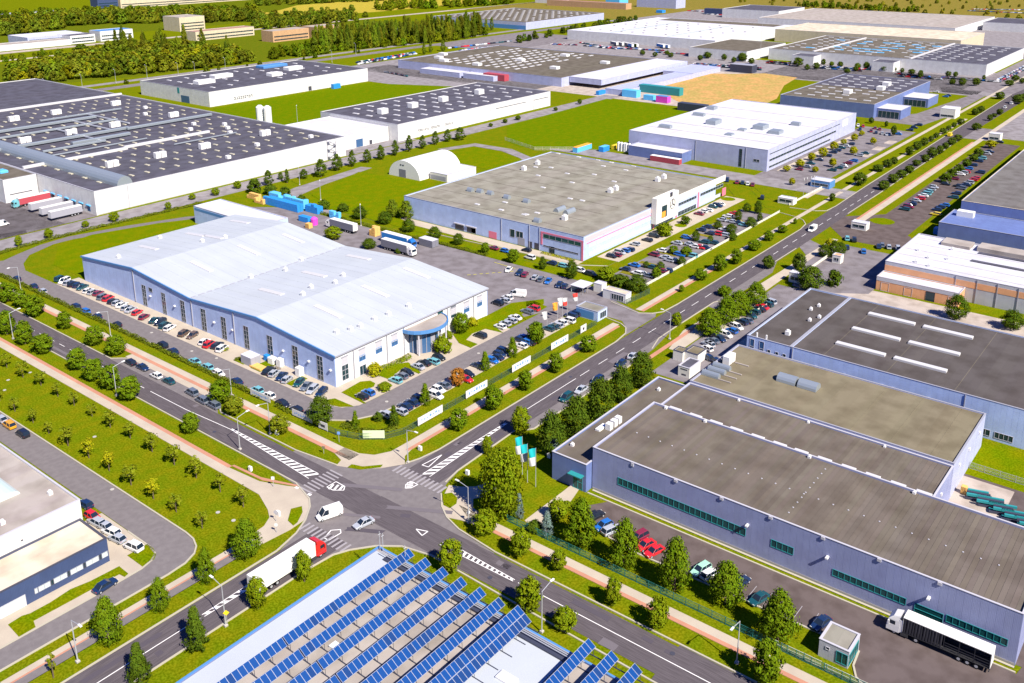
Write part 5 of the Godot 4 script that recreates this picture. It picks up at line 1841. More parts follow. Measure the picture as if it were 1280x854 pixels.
	felt_roof(b, -97.1, -15.4, -174.6, -150.0, 9.67, 0.95)
	window(b, "+z", -91.1, -62.3, 3.6, 5.3, 24, 1, "trim_teal", "glass_teal", "window")
	window(b, "+z", -57.2, -52.8, 3.7, 5.3, 4, 1, "trim_teal", "glass_teal", "window")
	window(b, "+z", -45.4, -32.5, 2.9, 4.3, 12, 1, "trim_teal", "glass_teal", "window")
	window(b, "+z", -26, -16.5, 3, 4.4, 9, 1, "trim_teal", "glass_teal", "window")
	window(b, "+z", -31.1, -26.4, 0.1, 4.2, 1, 4, "trim_teal", "glass_teal", "gate")
	window(b, "+x", -172, -155, 3.5, 5, 12, 1, "trim_teal", "glass_teal", "window")
	trim(b, "scupper_box", "+z", -88, -87.4, 9.2, 9.9, "trim_white", 0.2)
	trim(b, "scupper_box", "+z", -78, -77.3, 9.45, 10, "trim_white", 0.25)
	trim(b, "scupper_box", "+z", -68, -67.3, 9.45, 10, "trim_white", 0.25)
	trim(b, "scupper_box", "+z", -58, -57.3, 9.45, 10, "trim_white", 0.25)
	trim(b, "scupper_box", "+z", -48, -47.3, 9.45, 10, "trim_white", 0.25)
	trim(b, "scupper_box", "+z", -38, -37.3, 9.45, 10, "trim_white", 0.25)
	trim(b, "scupper_box", "+z", -28, -27.3, 9.45, 10, "trim_white", 0.25)
	trim(b, "plinth", "+z", -97.4, -15.1, 0, 0.5, "concrete", 0.05)
	part("flood_light", box_mesh(0.5, 0.35, 0.9), mats["unit_white"], b.root, loc(b, -62, 6.2, -149.2))
	part("flood_light", box_mesh(0.5, 0.35, 0.9), mats["unit_white"], b.root, loc(b, -46.5, 6.2, -149.2))
	part("flood_light", box_mesh(0.5, 0.35, 0.9), mats["unit_white"], b.root, loc(b, -29, 6.2, -149.2))
	vent_row(b, [-94, -174.3, -84, -174.3, -60, -174.2, -39, -174.2], 9.7, 0.6)
	for i in 26: on_roof(b, "roof_anchor", box_mesh(0.25, 0.12, 0.25, 0.02), "trim_white", -93.5 + i * 2.9, -160.8, 9.72)
	for i in 10: on_roof(b, "roof_anchor", box_mesh(0.25, 0.12, 0.25, 0.02), "trim_white", -55.8 + i * 0.02, -172 + i * 2.1, 9.72)
	b = house("warehouse", "lower brown-roofed hall between the tall brown roof and the tan roof", -97.5, -36.2, -192.4, -175.2, 8, "wall_steel", "roof_brown", "trim_white", 0.3, 0, "roof")
	felt_roof(b, -97.1, -36.6, -192.0, -175.5, 7.72, 0.95)
	on_roof(b, "skylight", box_mesh(3.0, 0.5, 1.1, 0.1), "skylight_sheet", -93.8, -178.4, 7.7)
	on_roof(b, "skylight", box_mesh(3.0, 0.5, 1.1, 0.1), "skylight_sheet", -88.5, -178.4, 7.7)
	on_roof(b, "skylight", box_mesh(3.0, 0.5, 1.1, 0.1), "skylight_sheet", -83.4, -178.4, 7.7)
	on_roof(b, "skylight", box_mesh(3.0, 0.5, 1.1, 0.1), "skylight_sheet", -78.4, -178.4, 7.7)
	on_roof(b, "skylight", box_mesh(3.0, 0.5, 1.1, 0.1), "skylight_sheet", -73.3, -178.4, 7.7)
	on_roof(b, "skylight", box_mesh(3.0, 0.5, 1.1, 0.1), "skylight_sheet", -68.2, -178.4, 7.7)
	on_roof(b, "skylight", box_mesh(3.0, 0.5, 1.1, 0.1), "skylight_sheet", -63.4, -178.4, 7.7)
	on_roof(b, "skylight", box_mesh(3.0, 0.5, 1.1, 0.1), "skylight_sheet", -58.3, -178.4, 7.7)
	on_roof(b, "skylight", box_mesh(3.0, 0.5, 1.1, 0.1), "skylight_sheet", -53.2, -178.4, 7.7)
	on_roof(b, "skylight", box_mesh(3.0, 0.5, 1.1, 0.1), "skylight_sheet", -48.2, -178.4, 7.7)
	on_roof(b, "skylight", box_mesh(3.0, 0.5, 1.1, 0.1), "skylight_sheet", -43.2, -178.4, 7.7)
	on_roof(b, "skylight", box_mesh(3.0, 0.5, 1.1, 0.1), "skylight_sheet", -38.2, -178.4, 7.7)
	vent_row(b, [-84, -191.6, -67, -191.6, -50, -191.6], 7.7, 0.5)
	b = house("warehouse", "flat tan-roofed hall at the foot of the blue wall", -97.5, -36.2, -219.5, -192.6, 8.5, "wall_lilac", "roof_tan", "trim_grey", 0.25, 0, "roof")
	on_roof(b, "barrel_skylight", vault_mesh(4.7, 3.4, 1.7), "zinc", -78.6, -207.6, 8.3)
	on_roof(b, "barrel_skylight", vault_mesh(4.7, 3.4, 1.7), "zinc", -73.3, -207.6, 8.3)
	seams(b, -96.8, -36.8, -219, -193, 8.27, 7, "roof_tan", "z")
	on_roof(b, "air_duct", vault_mesh(4.6, 1.5, 1.3), "zinc", -94.6, -204, 8.3)
	on_roof(b, "duct_pipe", box_mesh(3.4, 0.3, 0.3), "roof_pale", -90.6, -203.4, 8.3)
	on_roof(b, "air_duct", vault_mesh(4.6, 1.5, 1.3), "zinc", -94.6, -201.2, 8.3)
	on_roof(b, "duct_pipe", box_mesh(3.4, 0.3, 0.3), "roof_pale", -90.6, -200.6, 8.3)
	on_roof(b, "air_duct", vault_mesh(4.6, 1.5, 1.3), "zinc", -94.8, -198.4, 8.3)
	on_roof(b, "duct_pipe", box_mesh(3.4, 0.3, 0.3), "roof_pale", -90.8, -197.8, 8.3)
	on_roof(b, "air_handling_unit", box_mesh(1.8, 2.2, 1.7), "unit_white", -94.8, -207.4, 8.3)
	on_roof(b, "air_handling_unit", box_mesh(1.8, 2.2, 1.7), "unit_white", -94.8, -209.4, 8.3)
	on_roof(b, "duct_pipe", box_mesh(3.8, 0.3, 0.3), "roof_pale", -91.5, -209, 8.3)
	trim(b, "wall_lamp", "+x", -215, -214.4, 5.5, 6.1, "unit_white", 0.3)
	trim(b, "wall_lamp", "+x", -206, -205.4, 5.5, 6.1, "unit_white", 0.3)
	trim(b, "wall_lamp", "+x", -198, -197.4, 5.5, 6.1, "unit_white", 0.3)
	trim(b, "wall_lamp", "+x", -184, -183.4, 5.5, 6.1, "unit_white", 0.3)
	b = house("warehouse", "low dark office wing with white roof edge beside the tall trees", -106.6, -97.7, -193, -147.5, 6.6, "wall_blue", "roof_dim", "trim_white", 0.35, 0, "roof")
	felt_roof(b, -106.2, -98.1, -192.6, -147.9, 6.27, 1.1)
	on_roof(b, "air_handling_unit", box_mesh(1.3, 1.6, 1.3), "unit_white", -102.4, -163.6, 6.3)
	on_roof(b, "air_handling_unit", box_mesh(1.3, 1.6, 1.3), "unit_white", -102.4, -165.6, 6.3)
	on_roof(b, "air_handling_unit", box_mesh(1.3, 1.6, 1.3), "unit_white", -102.4, -167.4, 6.3)
	on_roof(b, "duct_pipe", box_mesh(1.2, 0.5, 3.2), "unit_white", -104.0, -162.8, 6.3)
	on_roof(b, "cooling_unit", box_mesh(1.2, 1.3, 1.6), "trim_teal", -99.2, -163.2, 6.3)
	vent_row(b, [-104.8, -152.5, -103, -187], 6.3, 0.7)
	window(b, "+z", -101, -98.6, 0.1, 3.6, 2, 2, "trim_teal", "glass_teal", "window")
	trim(b, "door_canopy", "+z", -101.6, -98.2, 3.7, 3.9, "trim_teal", 1.4)
	b = house("factory_hall", "blue-walled hall under a dark grey roof with white strip skylights", -84.8, -20, -268.8, -224.2, 9.7, "wall_bluegrey", "roof_dark", "trim_grey", 0.2, 0, "roof")
	on_roof(b, "strip_skylight", box_mesh(12.8, 0.7, 1.5, 0.15), "skylight_sheet", -70, -234, 9.5)
	on_roof(b, "strip_skylight", box_mesh(12.8, 0.7, 1.5, 0.15), "skylight_sheet", -70, -246.2, 9.5)
	on_roof(b, "strip_skylight", box_mesh(12.8, 0.7, 1.5, 0.15), "skylight_sheet", -70, -259.4, 9.5)
	on_roof(b, "strip_skylight", box_mesh(12.8, 0.7, 1.5, 0.15), "skylight_sheet", -55, -234, 9.5)
	on_roof(b, "strip_skylight", box_mesh(12.8, 0.7, 1.5, 0.15), "skylight_sheet", -55, -246.2, 9.5)
	on_roof(b, "strip_skylight", box_mesh(12.8, 0.7, 1.5, 0.15), "skylight_sheet", -55, -259.4, 9.5)
	seams(b, -84.3, -20.6, -268.4, -224.7, 9.5, 4, "roof_dim", "z")
	downpipes(b, "+z", [-84.3, -41.8])
	window(b, "+z", -38.6, -35.5, 0.8, 2.4, 3, 1, "trim_white", "glass", "window")
	window(b, "+z", -34.6, -30.6, 0.8, 2.4, 4, 1, "trim_white", "glass", "window")
	trim(b, "wall_lamp", "+z", -78, -77.5, 6, 6.4, "trim_grey", 0.4)
	trim(b, "wall_lamp", "+z", -70.5, -70, 6, 6.4, "trim_grey", 0.4)
	trim(b, "wall_lamp", "+z", -61, -60.5, 6, 6.4, "trim_grey", 0.4)
	trim(b, "wall_lamp", "+z", -58.5, -58, 6, 6.4, "trim_grey", 0.4)
	trim(b, "wall_lamp", "+z", -50, -49.5, 6, 6.4, "trim_grey", 0.4)
	b = house("office_block", "blue office wing with grey roof along the parked cars", -97.2, -85, -268.8, -224.2, 9.7, "wall_bluegrey", "roof_dark", "trim_grey", 0.35, 0, "roof")
	vent_row(b, [-90.6, -252.5, -89.8, -256.5, -87.8, -244.5, -86.5, -248.3], 9.4, 0.8)
	vent_row(b, [-88.9, -231.8], 9.4, 1.2)
	window(b, "+z", -96.3, -95, 0.5, 9, 1, 4, "trim_white", "glass_blue", "window")
	window(b, "+z", -93.6, -92.2, 0.5, 9, 1, 4, "trim_white", "glass_blue", "window")
	window(b, "+z", -91.2, -90.3, 5.2, 7.2, 1, 1, "trim_white", "glass", "window")
	window(b, "+z", -89, -88.1, 5.2, 7.2, 1, 1, "trim_white", "glass", "window")
	window(b, "+z", -86.9, -86, 5.2, 7.2, 1, 1, "trim_white", "glass", "window")
	on_roof(b, "vent_pipe", box_mesh(0.35, 2.2, 0.35), "unit_white", -94.6, -224.6, 8.8)
	on_roof(b, "vent_pipe", box_mesh(0.35, 2.2, 0.35), "unit_white", -91.9, -224.6, 8.8)
	for i in 9: window(b, "-x", -266 + i * 4.6, -262.6 + i * 4.6, 1.2, 8.2, 2, 3, "trim_white", "glass_blue")
	b = house("brick_hall", "white-roofed hall with orange wall bands and grey panels", -88.4, 30, -350.5, -312.6, 8.2, "wall_silver", "roof_white", "trim_white", 0.3, 0, "roof")
	trim(b, "orange_band", "+z", -88.4, 30, 4.9, 6.9, "wall_orange", 0.08)
	downpipes(b, "+z", [-66.0, -59.6, -53.6, -47.6])
	on_roof(b, "strip_skylight", box_mesh(24, 0.4, 1.6, 0.1), "roof_slate", -54, -331, 7.9)
	on_roof(b, "strip_skylight", box_mesh(24, 0.4, 1.6, 0.1), "roof_slate", -54, -341, 7.9)
	vent_row(b, [-83, -331, -80, -318, -75.5, -316.5, -78, -325, -72.5, -327.5, -74, -339], 7.9, 0.9)
	on_roof(b, "roof_deck", box_mesh(9.5, 1.1, 7), "roof_pale", -74, -346, 7.9)
	on_roof(b, "raised_roof", box_mesh(30, 1.6, 6.5), "roof_pale", -52, -346, 7.9)
	seams(b, -87.8, 20, -350, -313, 7.93, 5, "roof_pale")
	b = house("brick_annex", "low orange brick annex with white roof and garage doors", -88.6, -62.8, -312.4, -305.6, 4.7, "wall_orange", "roof_white", "trim_white", 0.25, 0, "roof")
	trim(b, "grey_band", "+z", -88.6, -62.8, 3.4, 4.6, "wall_silver", 0.08)
	window(b, "+z", -87, -84.4, 0.1, 3.1, 1, 1, "trim_white", "wall_orange", "window")
	window(b, "+z", -79.6, -77, 0.1, 3.1, 1, 1, "trim_white", "wall_orange", "window")
	window(b, "+z", -66, -63.4, 0.1, 3.1, 1, 1, "trim_white", "wall_orange", "window")
	window(b, "+z", -72.8, -70, 0.1, 3.2, 1, 1, "trim_dark", "glass", "window")
	b = house("factory_hall", "big blue hall with a greenish grey roof by the long car park", -84.6, 20, -560, -392.4, 12, "wall_blue", "roof_greenish", "roof_beige", 0.4, 0, "roof")
	b = house("factory_hall", "lower blue extension with a white box on its roof", -86.8, 20, -392, -370.5, 8, "wall_blue", "wall_blue", "trim_grey", 0.2, 0, "roof")
	on_roof(b, "air_handling_unit", box_mesh(6, 2.2, 3.2), "unit_white", -81.0, -385.5, 7.8)
	b.root.set_meta("kind", "thing")
	b = house("factory_hall", "wide flat grey-roofed hall with pink trim and car park in front", -272, -181.4, -373, -269, 9.2, "wall_bluegrey", "roof_grey", "trim_grey", 0.3, 0, "roof")
	seams(b, -271.5, -192, -372.5, -269.5, 8.93, 9, "roof_dim", "x")
	trim(b, "pink_band", "+z", -200.2, -181.4, 7.1, 7.7, "trim_pink", 0.12)
	trim(b, "pink_post", "+z", -200.6, -199.8, 2.6, 7.7, "trim_pink", 0.14)
	trim(b, "pink_post", "+z", -182.2, -181.4, 0, 7.7, "trim_pink", 0.14)
	window(b, "+z", -199.6, -182.5, 5.3, 6.9, 6, 1, "trim_grey", "glass_teal", "window")
	window(b, "+z", -199.4, -183.5, 2, 2.6, 5, 1, "trim_grey", "glass", "window")
	window(b, "+z", -196.6, -194.2, 0.1, 2.6, 2, 1, "trim_dark", "glass", "window")
	window(b, "+z", -215.4, -213, 2.6, 5.8, 1, 1, "trim_white", "glass", "window")
	window(b, "+z", -212.4, -209, 3, 5.6, 2, 1, "trim_white", "glass", "window")
	trim(b, "gate", "+z", -211.6, -208.2, 0.1, 3.2, "trim_grey", 0.06)
	trim(b, "gate", "+z", -206.5, -204.7, 0.1, 2.6, "trim_dark", 0.06)
	trim(b, "gate", "+z", -203.6, -201.6, 0.1, 2.6, "trim_dark", 0.06)
	trim(b, "dock_gate", "+z", -243.6, -239, 0.3, 2.6, "trim_dark", 0.06)
	trim(b, "dock_shelter", "+z", -244, -238.6, 2.6, 3, "trim_white", 0.5)
	trim(b, "dock_gate", "+z", -237.3, -232.7, 0.3, 2.6, "trim_dark", 0.06)
	trim(b, "dock_shelter", "+z", -237.7, -232.3, 2.6, 3, "trim_white", 0.5)
	trim(b, "gate", "+z", -235, -232.6, 0.1, 2.8, "trim_white", 0.06)
	trim(b, "gate", "+z", -226, -222, 0.1, 2.9, "trim_pink", 0.06)
	downpipes(b, "+z", [-219.6, -206.0, -201.2])
	trim(b, "pink_band", "+x", -318, -270, 7, 8.7, "trim_rose", 0.1)
	trim(b, "pink_line", "+x", -318, -271, 6, 6.3, "trim_pink", 0.12)
	window(b, "+x", -317.5, -272.5, 4.1, 5.7, 18, 1, "trim_white", "glass_sky", "window")
	window(b, "+x", -317.5, -272.5, 0.9, 2.4, 18, 1, "trim_white", "glass_sky", "window")
	window(b, "+x", -355, -339, 4.6, 6, 7, 1, "trim_white", "glass", "window")
	window(b, "+x", -380, -358.4, 4.6, 6, 9, 1, "trim_white", "glass", "window")
	window(b, "+x", -355, -339, 0.2, 2.2, 6, 1, "trim_white", "glass", "window")
	window(b, "+x", -378, -358, 0.4, 2, 7, 1, "trim_white", "glass_sky", "window")
	b.z0 = b.z0
	trim(b, "white_parapet", "+x", -382, -337.5, 6.9, 9.6, "plaster", 0.14)
	trim(b, "pink_post", "+x", -319, -318.2, 0, 7, "trim_pink", 0.3)
	trim(b, "pink_post", "+x", -337.8, -337, 0, 7, "trim_pink", 0.3)
	trim(b, "pink_post", "+x", -357, -356.2, 0, 7, "trim_pink", 0.3)
	trim(b, "pink_gate", "+x", -383, -379.5, 0.1, 3.6, "trim_pink", 0.2)
	on_roof(b, "roof_cowl", vault_mesh(2.6, 2.2, 1.7), "zinc", -255.5, -292.2, 8.9)
	on_roof(b, "roof_cowl", vault_mesh(2.6, 2.2, 1.7), "zinc", -251, -293.2, 8.9)
	on_roof(b, "roof_cowl", vault_mesh(2.6, 2.2, 1.7), "zinc", -245.5, -293.5, 8.9)
	on_roof(b, "roof_cowl", vault_mesh(2.6, 2.2, 1.7), "zinc", -236, -292.9, 8.9)
	on_roof(b, "roof_cowl", vault_mesh(2.6, 2.2, 1.7), "zinc", -225.9, -293.1, 8.9)
	on_roof(b, "roof_cowl", vault_mesh(2.6, 2.2, 1.7), "zinc", -206.1, -274.2, 8.9)
	on_roof(b, "roof_duct", vault_mesh(5.5, 2.4, 1.6, 8, false), "zinc", -208.4, -292, 8.9)
	on_roof(b, "roof_duct", vault_mesh(5.5, 2.4, 1.6, 8, false), "zinc", -203.8, -292.1, 8.9)
	on_roof(b, "skylight", box_mesh(2.2, 0.35, 1.2), "skylight_sheet", -239.8, -278.3, 8.9)
	on_roof(b, "skylight", box_mesh(2.2, 0.35, 1.2), "skylight_sheet", -232.7, -287.5, 8.9)
	on_roof(b, "skylight", box_mesh(2.2, 0.35, 1.2), "skylight_sheet", -227.1, -278.1, 8.9)
	on_roof(b, "skylight", box_mesh(2.2, 0.35, 1.2), "skylight_sheet", -215.5, -279.3, 8.9)
	on_roof(b, "skylight", box_mesh(2.2, 0.35, 1.2), "skylight_sheet", -213.3, -283.5, 8.9)
	on_roof(b, "skylight", box_mesh(2.2, 0.35, 1.2), "skylight_sheet", -259.1, -343, 8.9)
	on_roof(b, "skylight", box_mesh(2.2, 0.35, 1.2), "skylight_sheet", -252.8, -346.6, 8.9)
	on_roof(b, "skylight", box_mesh(2.2, 0.35, 1.2), "skylight_sheet", -267.2, -372.2, 8.9)
	on_roof(b, "skylight", box_mesh(2.2, 0.35, 1.2), "skylight_sheet", -254.8, -372.2, 8.9)
	on_roof(b, "skylight", box_mesh(2.2, 0.35, 1.2), "skylight_sheet", -243.7, -372.7, 8.9)
	on_roof(b, "skylight", box_mesh(2.2, 0.35, 1.2), "skylight_sheet", -235.1, -364, 8.9)
	on_roof(b, "skylight", box_mesh(2.2, 0.35, 1.2), "skylight_sheet", -235.9, -372.2, 8.9)
	on_roof(b, "skylight", box_mesh(2.2, 0.35, 1.2), "skylight_sheet", -222.6, -363.8, 8.9)
	on_roof(b, "skylight", box_mesh(2.2, 0.35, 1.2), "skylight_sheet", -223.7, -372.7, 8.9)
	on_roof(b, "skylight", box_mesh(2.2, 0.35, 1.2), "skylight_sheet", -248.6, -331, 8.9)
	on_roof(b, "skylight", box_mesh(2.2, 0.35, 1.2), "skylight_sheet", -240.3, -342, 8.9)
	on_roof(b, "skylight", box_mesh(2.2, 0.35, 1.2), "skylight_sheet", -229.5, -348, 8.9)
	on_roof(b, "skylight", box_mesh(2.2, 0.35, 1.2), "skylight_sheet", -229.3, -330.2, 8.9)
	on_roof(b, "skylight", box_mesh(2.2, 0.35, 1.2), "skylight_sheet", -215.6, -342.9, 8.9)
	on_roof(b, "skylight", box_mesh(2.2, 0.35, 1.2), "skylight_sheet", -234.3, -315.6, 8.9)
	on_roof(b, "skylight", box_mesh(2.2, 0.35, 1.2), "skylight_sheet", -215, -308.3, 8.9)
	on_roof(b, "skylight", box_mesh(2.2, 0.35, 1.2), "skylight_sheet", -209.3, -308.9, 8.9)
	on_roof(b, "skylight", box_mesh(2.2, 0.35, 1.2), "skylight_sheet", -215.9, -278.5, 8.9)
	vent_row(b, [-207.2, -326.8, -207.4, -331.5, -200.8, -355.3, -201.1, -361.3, -199.6, -282.9, -261.7, -348, -260.1, -335.4], 8.9, 1.8)
	b = house("entrance_portal", "white entrance portal with a round emblem on the pink-trimmed building", -181.2, -178.9, -334.2, -316.6, 13.2, "plaster", "roof_white", "", 0.3, 2.6, "roof")
	trim(b, "poster", "+x", -325, -320.8, 4.2, 9.2, "glass", 0.08)
	trim(b, "poster_panel", "+x", -323.8, -321, 4.4, 6.8, "flag_orange", 0.12)
	build_emblem(b, -329.2, 8.6)
	b = house("office_block", "large white-roofed office block with pale grey cladding and window bands", -264.5, -184.5, -560, -434.6, 11, "wall_lilac", "roof_white", "trim_white", 0.3, 0, "roof")
	window(b, "+x", -534, -437, 8.2, 8.8, 24, 1, "trim_grey", "glass", "window")
	window(b, "+x", -528, -437, 4.6, 5.9, 26, 1, "trim_white", "glass", "window")
	window(b, "+x", -520, -437, 1.2, 2.4, 22, 1, "trim_white", "glass", "window")
	trim(b, "white_sign", "+x", -546, -537.5, 6.2, 9.8, "unit_white", 0.2)
	window(b, "+z", -199.6, -198, 0.6, 9.6, 1, 8, "trim_dark", "glass", "window")
	window(b, "+z", -191.8, -188.5, 4.2, 5.6, 2, 1, "trim_white", "glass", "window")
	downpipes(b, "+z", [-224, -196])
	on_roof(b, "roof_lap", box_mesh(78, 0.12, 0.5, 0.03), "roof_pale", -224.5, -452, 10.7)
	on_roof(b, "roof_lap", box_mesh(78, 0.12, 0.5, 0.03), "roof_pale", -224.5, -470, 10.7)
	on_roof(b, "roof_lap", box_mesh(78, 0.12, 0.5, 0.03), "roof_pale", -224.5, -505, 10.7)
	on_roof(b, "roof_lap", box_mesh(78, 0.12, 0.5, 0.03), "roof_pale", -224.5, -530, 10.7)
	on_roof(b, "air_handling_unit", box_mesh(7, 1.8, 3, 0.3), "zinc", -252.9, -453.7, 10.7)
	on_roof(b, "air_handling_unit", box_mesh(7, 1.8, 3, 0.3), "zinc", -255, -496.9, 10.7)
	on_roof(b, "air_handling_unit", box_mesh(6, 2.6, 8, 0.3), "zinc", -237.1, -480.1, 10.7)
	on_roof(b, "air_handling_unit", box_mesh(6, 2.4, 8, 0.3), "zinc", -210.4, -483.4, 10.7)
	on_roof(b, "air_handling_unit", box_mesh(5, 1.4, 4, 0.3), "zinc", -200, -476.5, 10.7)
	on_roof(b, "air_handling_unit", box_mesh(4, 1, 4, 0.3), "zinc", -216.3, -457.4, 10.7)
	on_roof(b, "air_handling_unit", box_mesh(4, 1, 4, 0.3), "zinc", -216.5, -473.3, 10.7)
	on_roof(b, "air_handling_unit", box_mesh(5, 2, 3, 0.3), "zinc", -198.7, -503.7, 10.7)
	on_roof(b, "air_handling_unit", box_mesh(6, 2, 6, 0.3), "zinc", -198.5, -476.3, 10.7)
	on_roof(b, "air_handling_unit", box_mesh(5, 2, 5, 0.3), "zinc", -258.7, -520.5, 10.7)
	b = house("annex", "low blue plant annex with white roof on the office block", -258, -226, -434.2, -424, 5.4, "wall_blue", "roof_white", "trim_white", 0.25, 0, "roof")
	part("silo", silo_mesh(0.9, 4.5), mats["unit_white"], b.root, loc(b, -268, 0, -430))
	part("silo", silo_mesh(0.9, 4.5), mats["unit_white"], b.root, loc(b, -266.1, 0, -430))
	part("silo", silo_mesh(0.9, 4.5), mats["unit_white"], b.root, loc(b, -264.2, 0, -430))
	part("silo", silo_mesh(0.9, 4.5), mats["unit_white"], b.root, loc(b, -263.1, 0, -430))
	part("silo", silo_mesh(0.9, 4.5), mats["unit_white"], b.root, loc(b, -261.2, 0, -430))
	part("silo", silo_mesh(0.9, 4.5), mats["unit_white"], b.root, loc(b, -259.3, 0, -430))
	b = house("factory_hall", "hall with brown and slate roof halves and a blue front wall", -251.5, -189, -729, -606.5, 9, "wall_blue", "roof_dim", "trim_white", 0.25, 0, "roof")
	on_roof(b, "slate_roof", box_mesh(61.5, 0.08, 62, 0.02), "roof_slate", -220.2, -697, 8.76)
	skylight_grid(b, -249, -193, 6, -725, -612, 9, 4.6, 1.5, 8.78, "skylight_sheet", 0.1, 5)
	on_roof(b, "air_handling_unit", box_mesh(4.5, 2.6, 6), "unit_white", -218, -640, 8.8)
	on_roof(b, "air_handling_unit", box_mesh(4.5, 2.6, 6), "unit_white", -205, -668, 8.8)
	on_roof(b, "air_handling_unit", box_mesh(4.5, 2.6, 6), "unit_white", -208, -690, 8.8)
	b = house("pavilion", "low pavilion with a projecting white roof slab beside the blue front", -189, -174, -633, -612, 6, "wall_blue", "roof_white", "trim_white", 0.15, 0, "roof")
	window(b, "+z", -188, -175, 0.2, 4.6, 5, 1, "trim_white", "glass", "window")
	b = house("pavilion", "second glazed pavilion with white roof slab, farther along the drive", -189, -172.5, -690, -666, 6, "wall_blue", "roof_white", "trim_white", 0.15, 0, "roof")
	window(b, "+z", -188, -174, 0.2, 4.6, 5, 1, "trim_white", "glass", "window")
	b = house("factory_hall", "sprawling dark-roofed hall with slanting rows of skylights and pale blue walls", -598, -421, -731, -590, 7, "wall_lilac", "roof_dim", "trim_grey", 0.3, 0, "roof")
	skylight_grid(b, -570, -474, 9, -722, -604, 12, 2.0, 6.0, 6.8, "skylight_sheet", 0.12, 6)
	on_roof(b, "air_handling_unit", box_mesh(7, 2.2, 5), "unit_white", -590, -640, 6.8)
	on_roof(b, "air_handling_unit", box_mesh(7, 2.2, 5), "unit_white", -577, -620, 6.8)
	on_roof(b, "air_handling_unit", box_mesh(7, 2.2, 5), "unit_white", -560, -608, 6.8)
	on_roof(b, "air_handling_unit", box_mesh(7, 2.2, 5), "unit_white", -520, -606, 6.8)
	on_roof(b, "air_handling_unit", box_mesh(7, 2.2, 5), "unit_white", -508, -650, 6.8)
	on_roof(b, "air_handling_unit", box_mesh(7, 2.2, 5), "unit_white", -496, -700, 6.8)
	on_roof(b, "air_handling_unit", box_mesh(7, 2.2, 5), "unit_white", -455, -628, 6.8)
	on_roof(b, "air_handling_unit", box_mesh(7, 2.2, 5), "unit_white", -440, -680, 6.8)
	b = house("covered_yard", "white roof canopy open along one side over stored goods", -420.5, -391, -735, -600, 7, "wall_lilac", "roof_white", "trim_white", 0.2, 2.8, "roof")
	b = house("lean_to", "long slim lilac lean-to roof along the sand ground", -389, -362, -740, -690, 4, "wall_lilac", "wall_lilac", "trim_grey", 0.15, 0, "roof")
	b = house("lean_to", "low lilac shed wall beside the stacked containers", -377, -361, -690, -584, 4, "wall_lilac", "wall_lilac", "trim_grey", 0.15, 0, "roof")
	b = house("workshop", "long blue workshop lean-to with white roof at the dark-roofed hall", -560, -515, -590, -578, 4, "wall_lilac", "roof_white", "trim_white", 0.15, 0, "roof")
	b = house("workshop", "short grey workshop lean-to with white roof at the dark-roofed hall", -512, -480, -591, -579, 4, "wall_lilac", "roof_white", "trim_white", 0.15, 0, "roof")
	b = house("factory", "huge white factory with slate roof, pale skylights and pipes", -720, -376.6, -330, -190, 10.6, "wall_white", "roof_slate", "trim_white", 0.35, 0, "roof")
	skylight_grid(b, -596, -384, 17, -326, -196, 17, 3.2, 1.1, 10.3, "skylight_yellowed", 0.06, 7)
	on_roof(b, "white_beam", box_mesh(1.6, 1.2, 52), "skylight_sheet", -442, -217, 10.3)
	on_roof(b, "white_beam", box_mesh(1.6, 1.2, 50), "skylight_sheet", -445, -268, 10.3)
	on_roof(b, "white_beam", box_mesh(1.6, 1.2, 91), "skylight_sheet", -601, -285.5, 10.3)
	on_roof(b, "air_handling_unit", box_mesh(2.4, 2.9, 2.6, 0.15), "unit_white", -564.6, -269.7, 10.4)
	on_roof(b, "air_handling_unit", box_mesh(2.4, 2.9, 2.6, 0.15), "unit_white", -564.6, -266.7, 10.4)
	on_roof(b, "air_handling_unit", box_mesh(2.4, 2.9, 2.6, 0.15), "unit_white", -563.9, -244.4, 10.4)
	on_roof(b, "air_handling_unit", box_mesh(2.4, 2.9, 2.6, 0.15), "unit_white", -563.9, -241.4, 10.4)
	on_roof(b, "air_handling_unit", box_mesh(2.4, 2.9, 2.6, 0.15), "unit_white", -498.9, -220.3, 10.4)
	on_roof(b, "air_handling_unit", box_mesh(2.4, 2.9, 2.6, 0.15), "unit_white", -498.9, -217.3, 10.4)
	on_roof(b, "air_handling_unit", box_mesh(2.4, 2.9, 2.6, 0.15), "unit_white", -499.7, -245.4, 10.4)
	on_roof(b, "air_handling_unit", box_mesh(2.4, 2.9, 2.6, 0.15), "unit_white", -499.7, -242.4, 10.4)
	on_roof(b, "air_handling_unit", box_mesh(2.4, 2.9, 2.6, 0.15), "unit_white", -500.2, -270.9, 10.4)
	on_roof(b, "air_handling_unit", box_mesh(2.4, 2.9, 2.6, 0.15), "unit_white", -500.2, -267.9, 10.4)
	on_roof(b, "air_handling_unit", box_mesh(2.4, 2.9, 2.6, 0.15), "unit_white", -412.8, -220.2, 10.4)
	on_roof(b, "air_handling_unit", box_mesh(2.4, 2.9, 2.6, 0.15), "unit_white", -412.8, -217.2, 10.4)
	on_roof(b, "air_handling_unit", box_mesh(2.4, 2.9, 2.6, 0.15), "unit_white", -565, -308.2, 10.4)
	on_roof(b, "air_handling_unit", box_mesh(2.4, 2.9, 2.6, 0.15), "unit_white", -565, -305.2, 10.4)
	on_roof(b, "air_handling_unit", box_mesh(2.4, 2.9, 2.6, 0.15), "unit_white", -500.7, -308.3, 10.4)
	on_roof(b, "air_handling_unit", box_mesh(2.4, 2.9, 2.6, 0.15), "unit_white", -500.7, -305.3, 10.4)
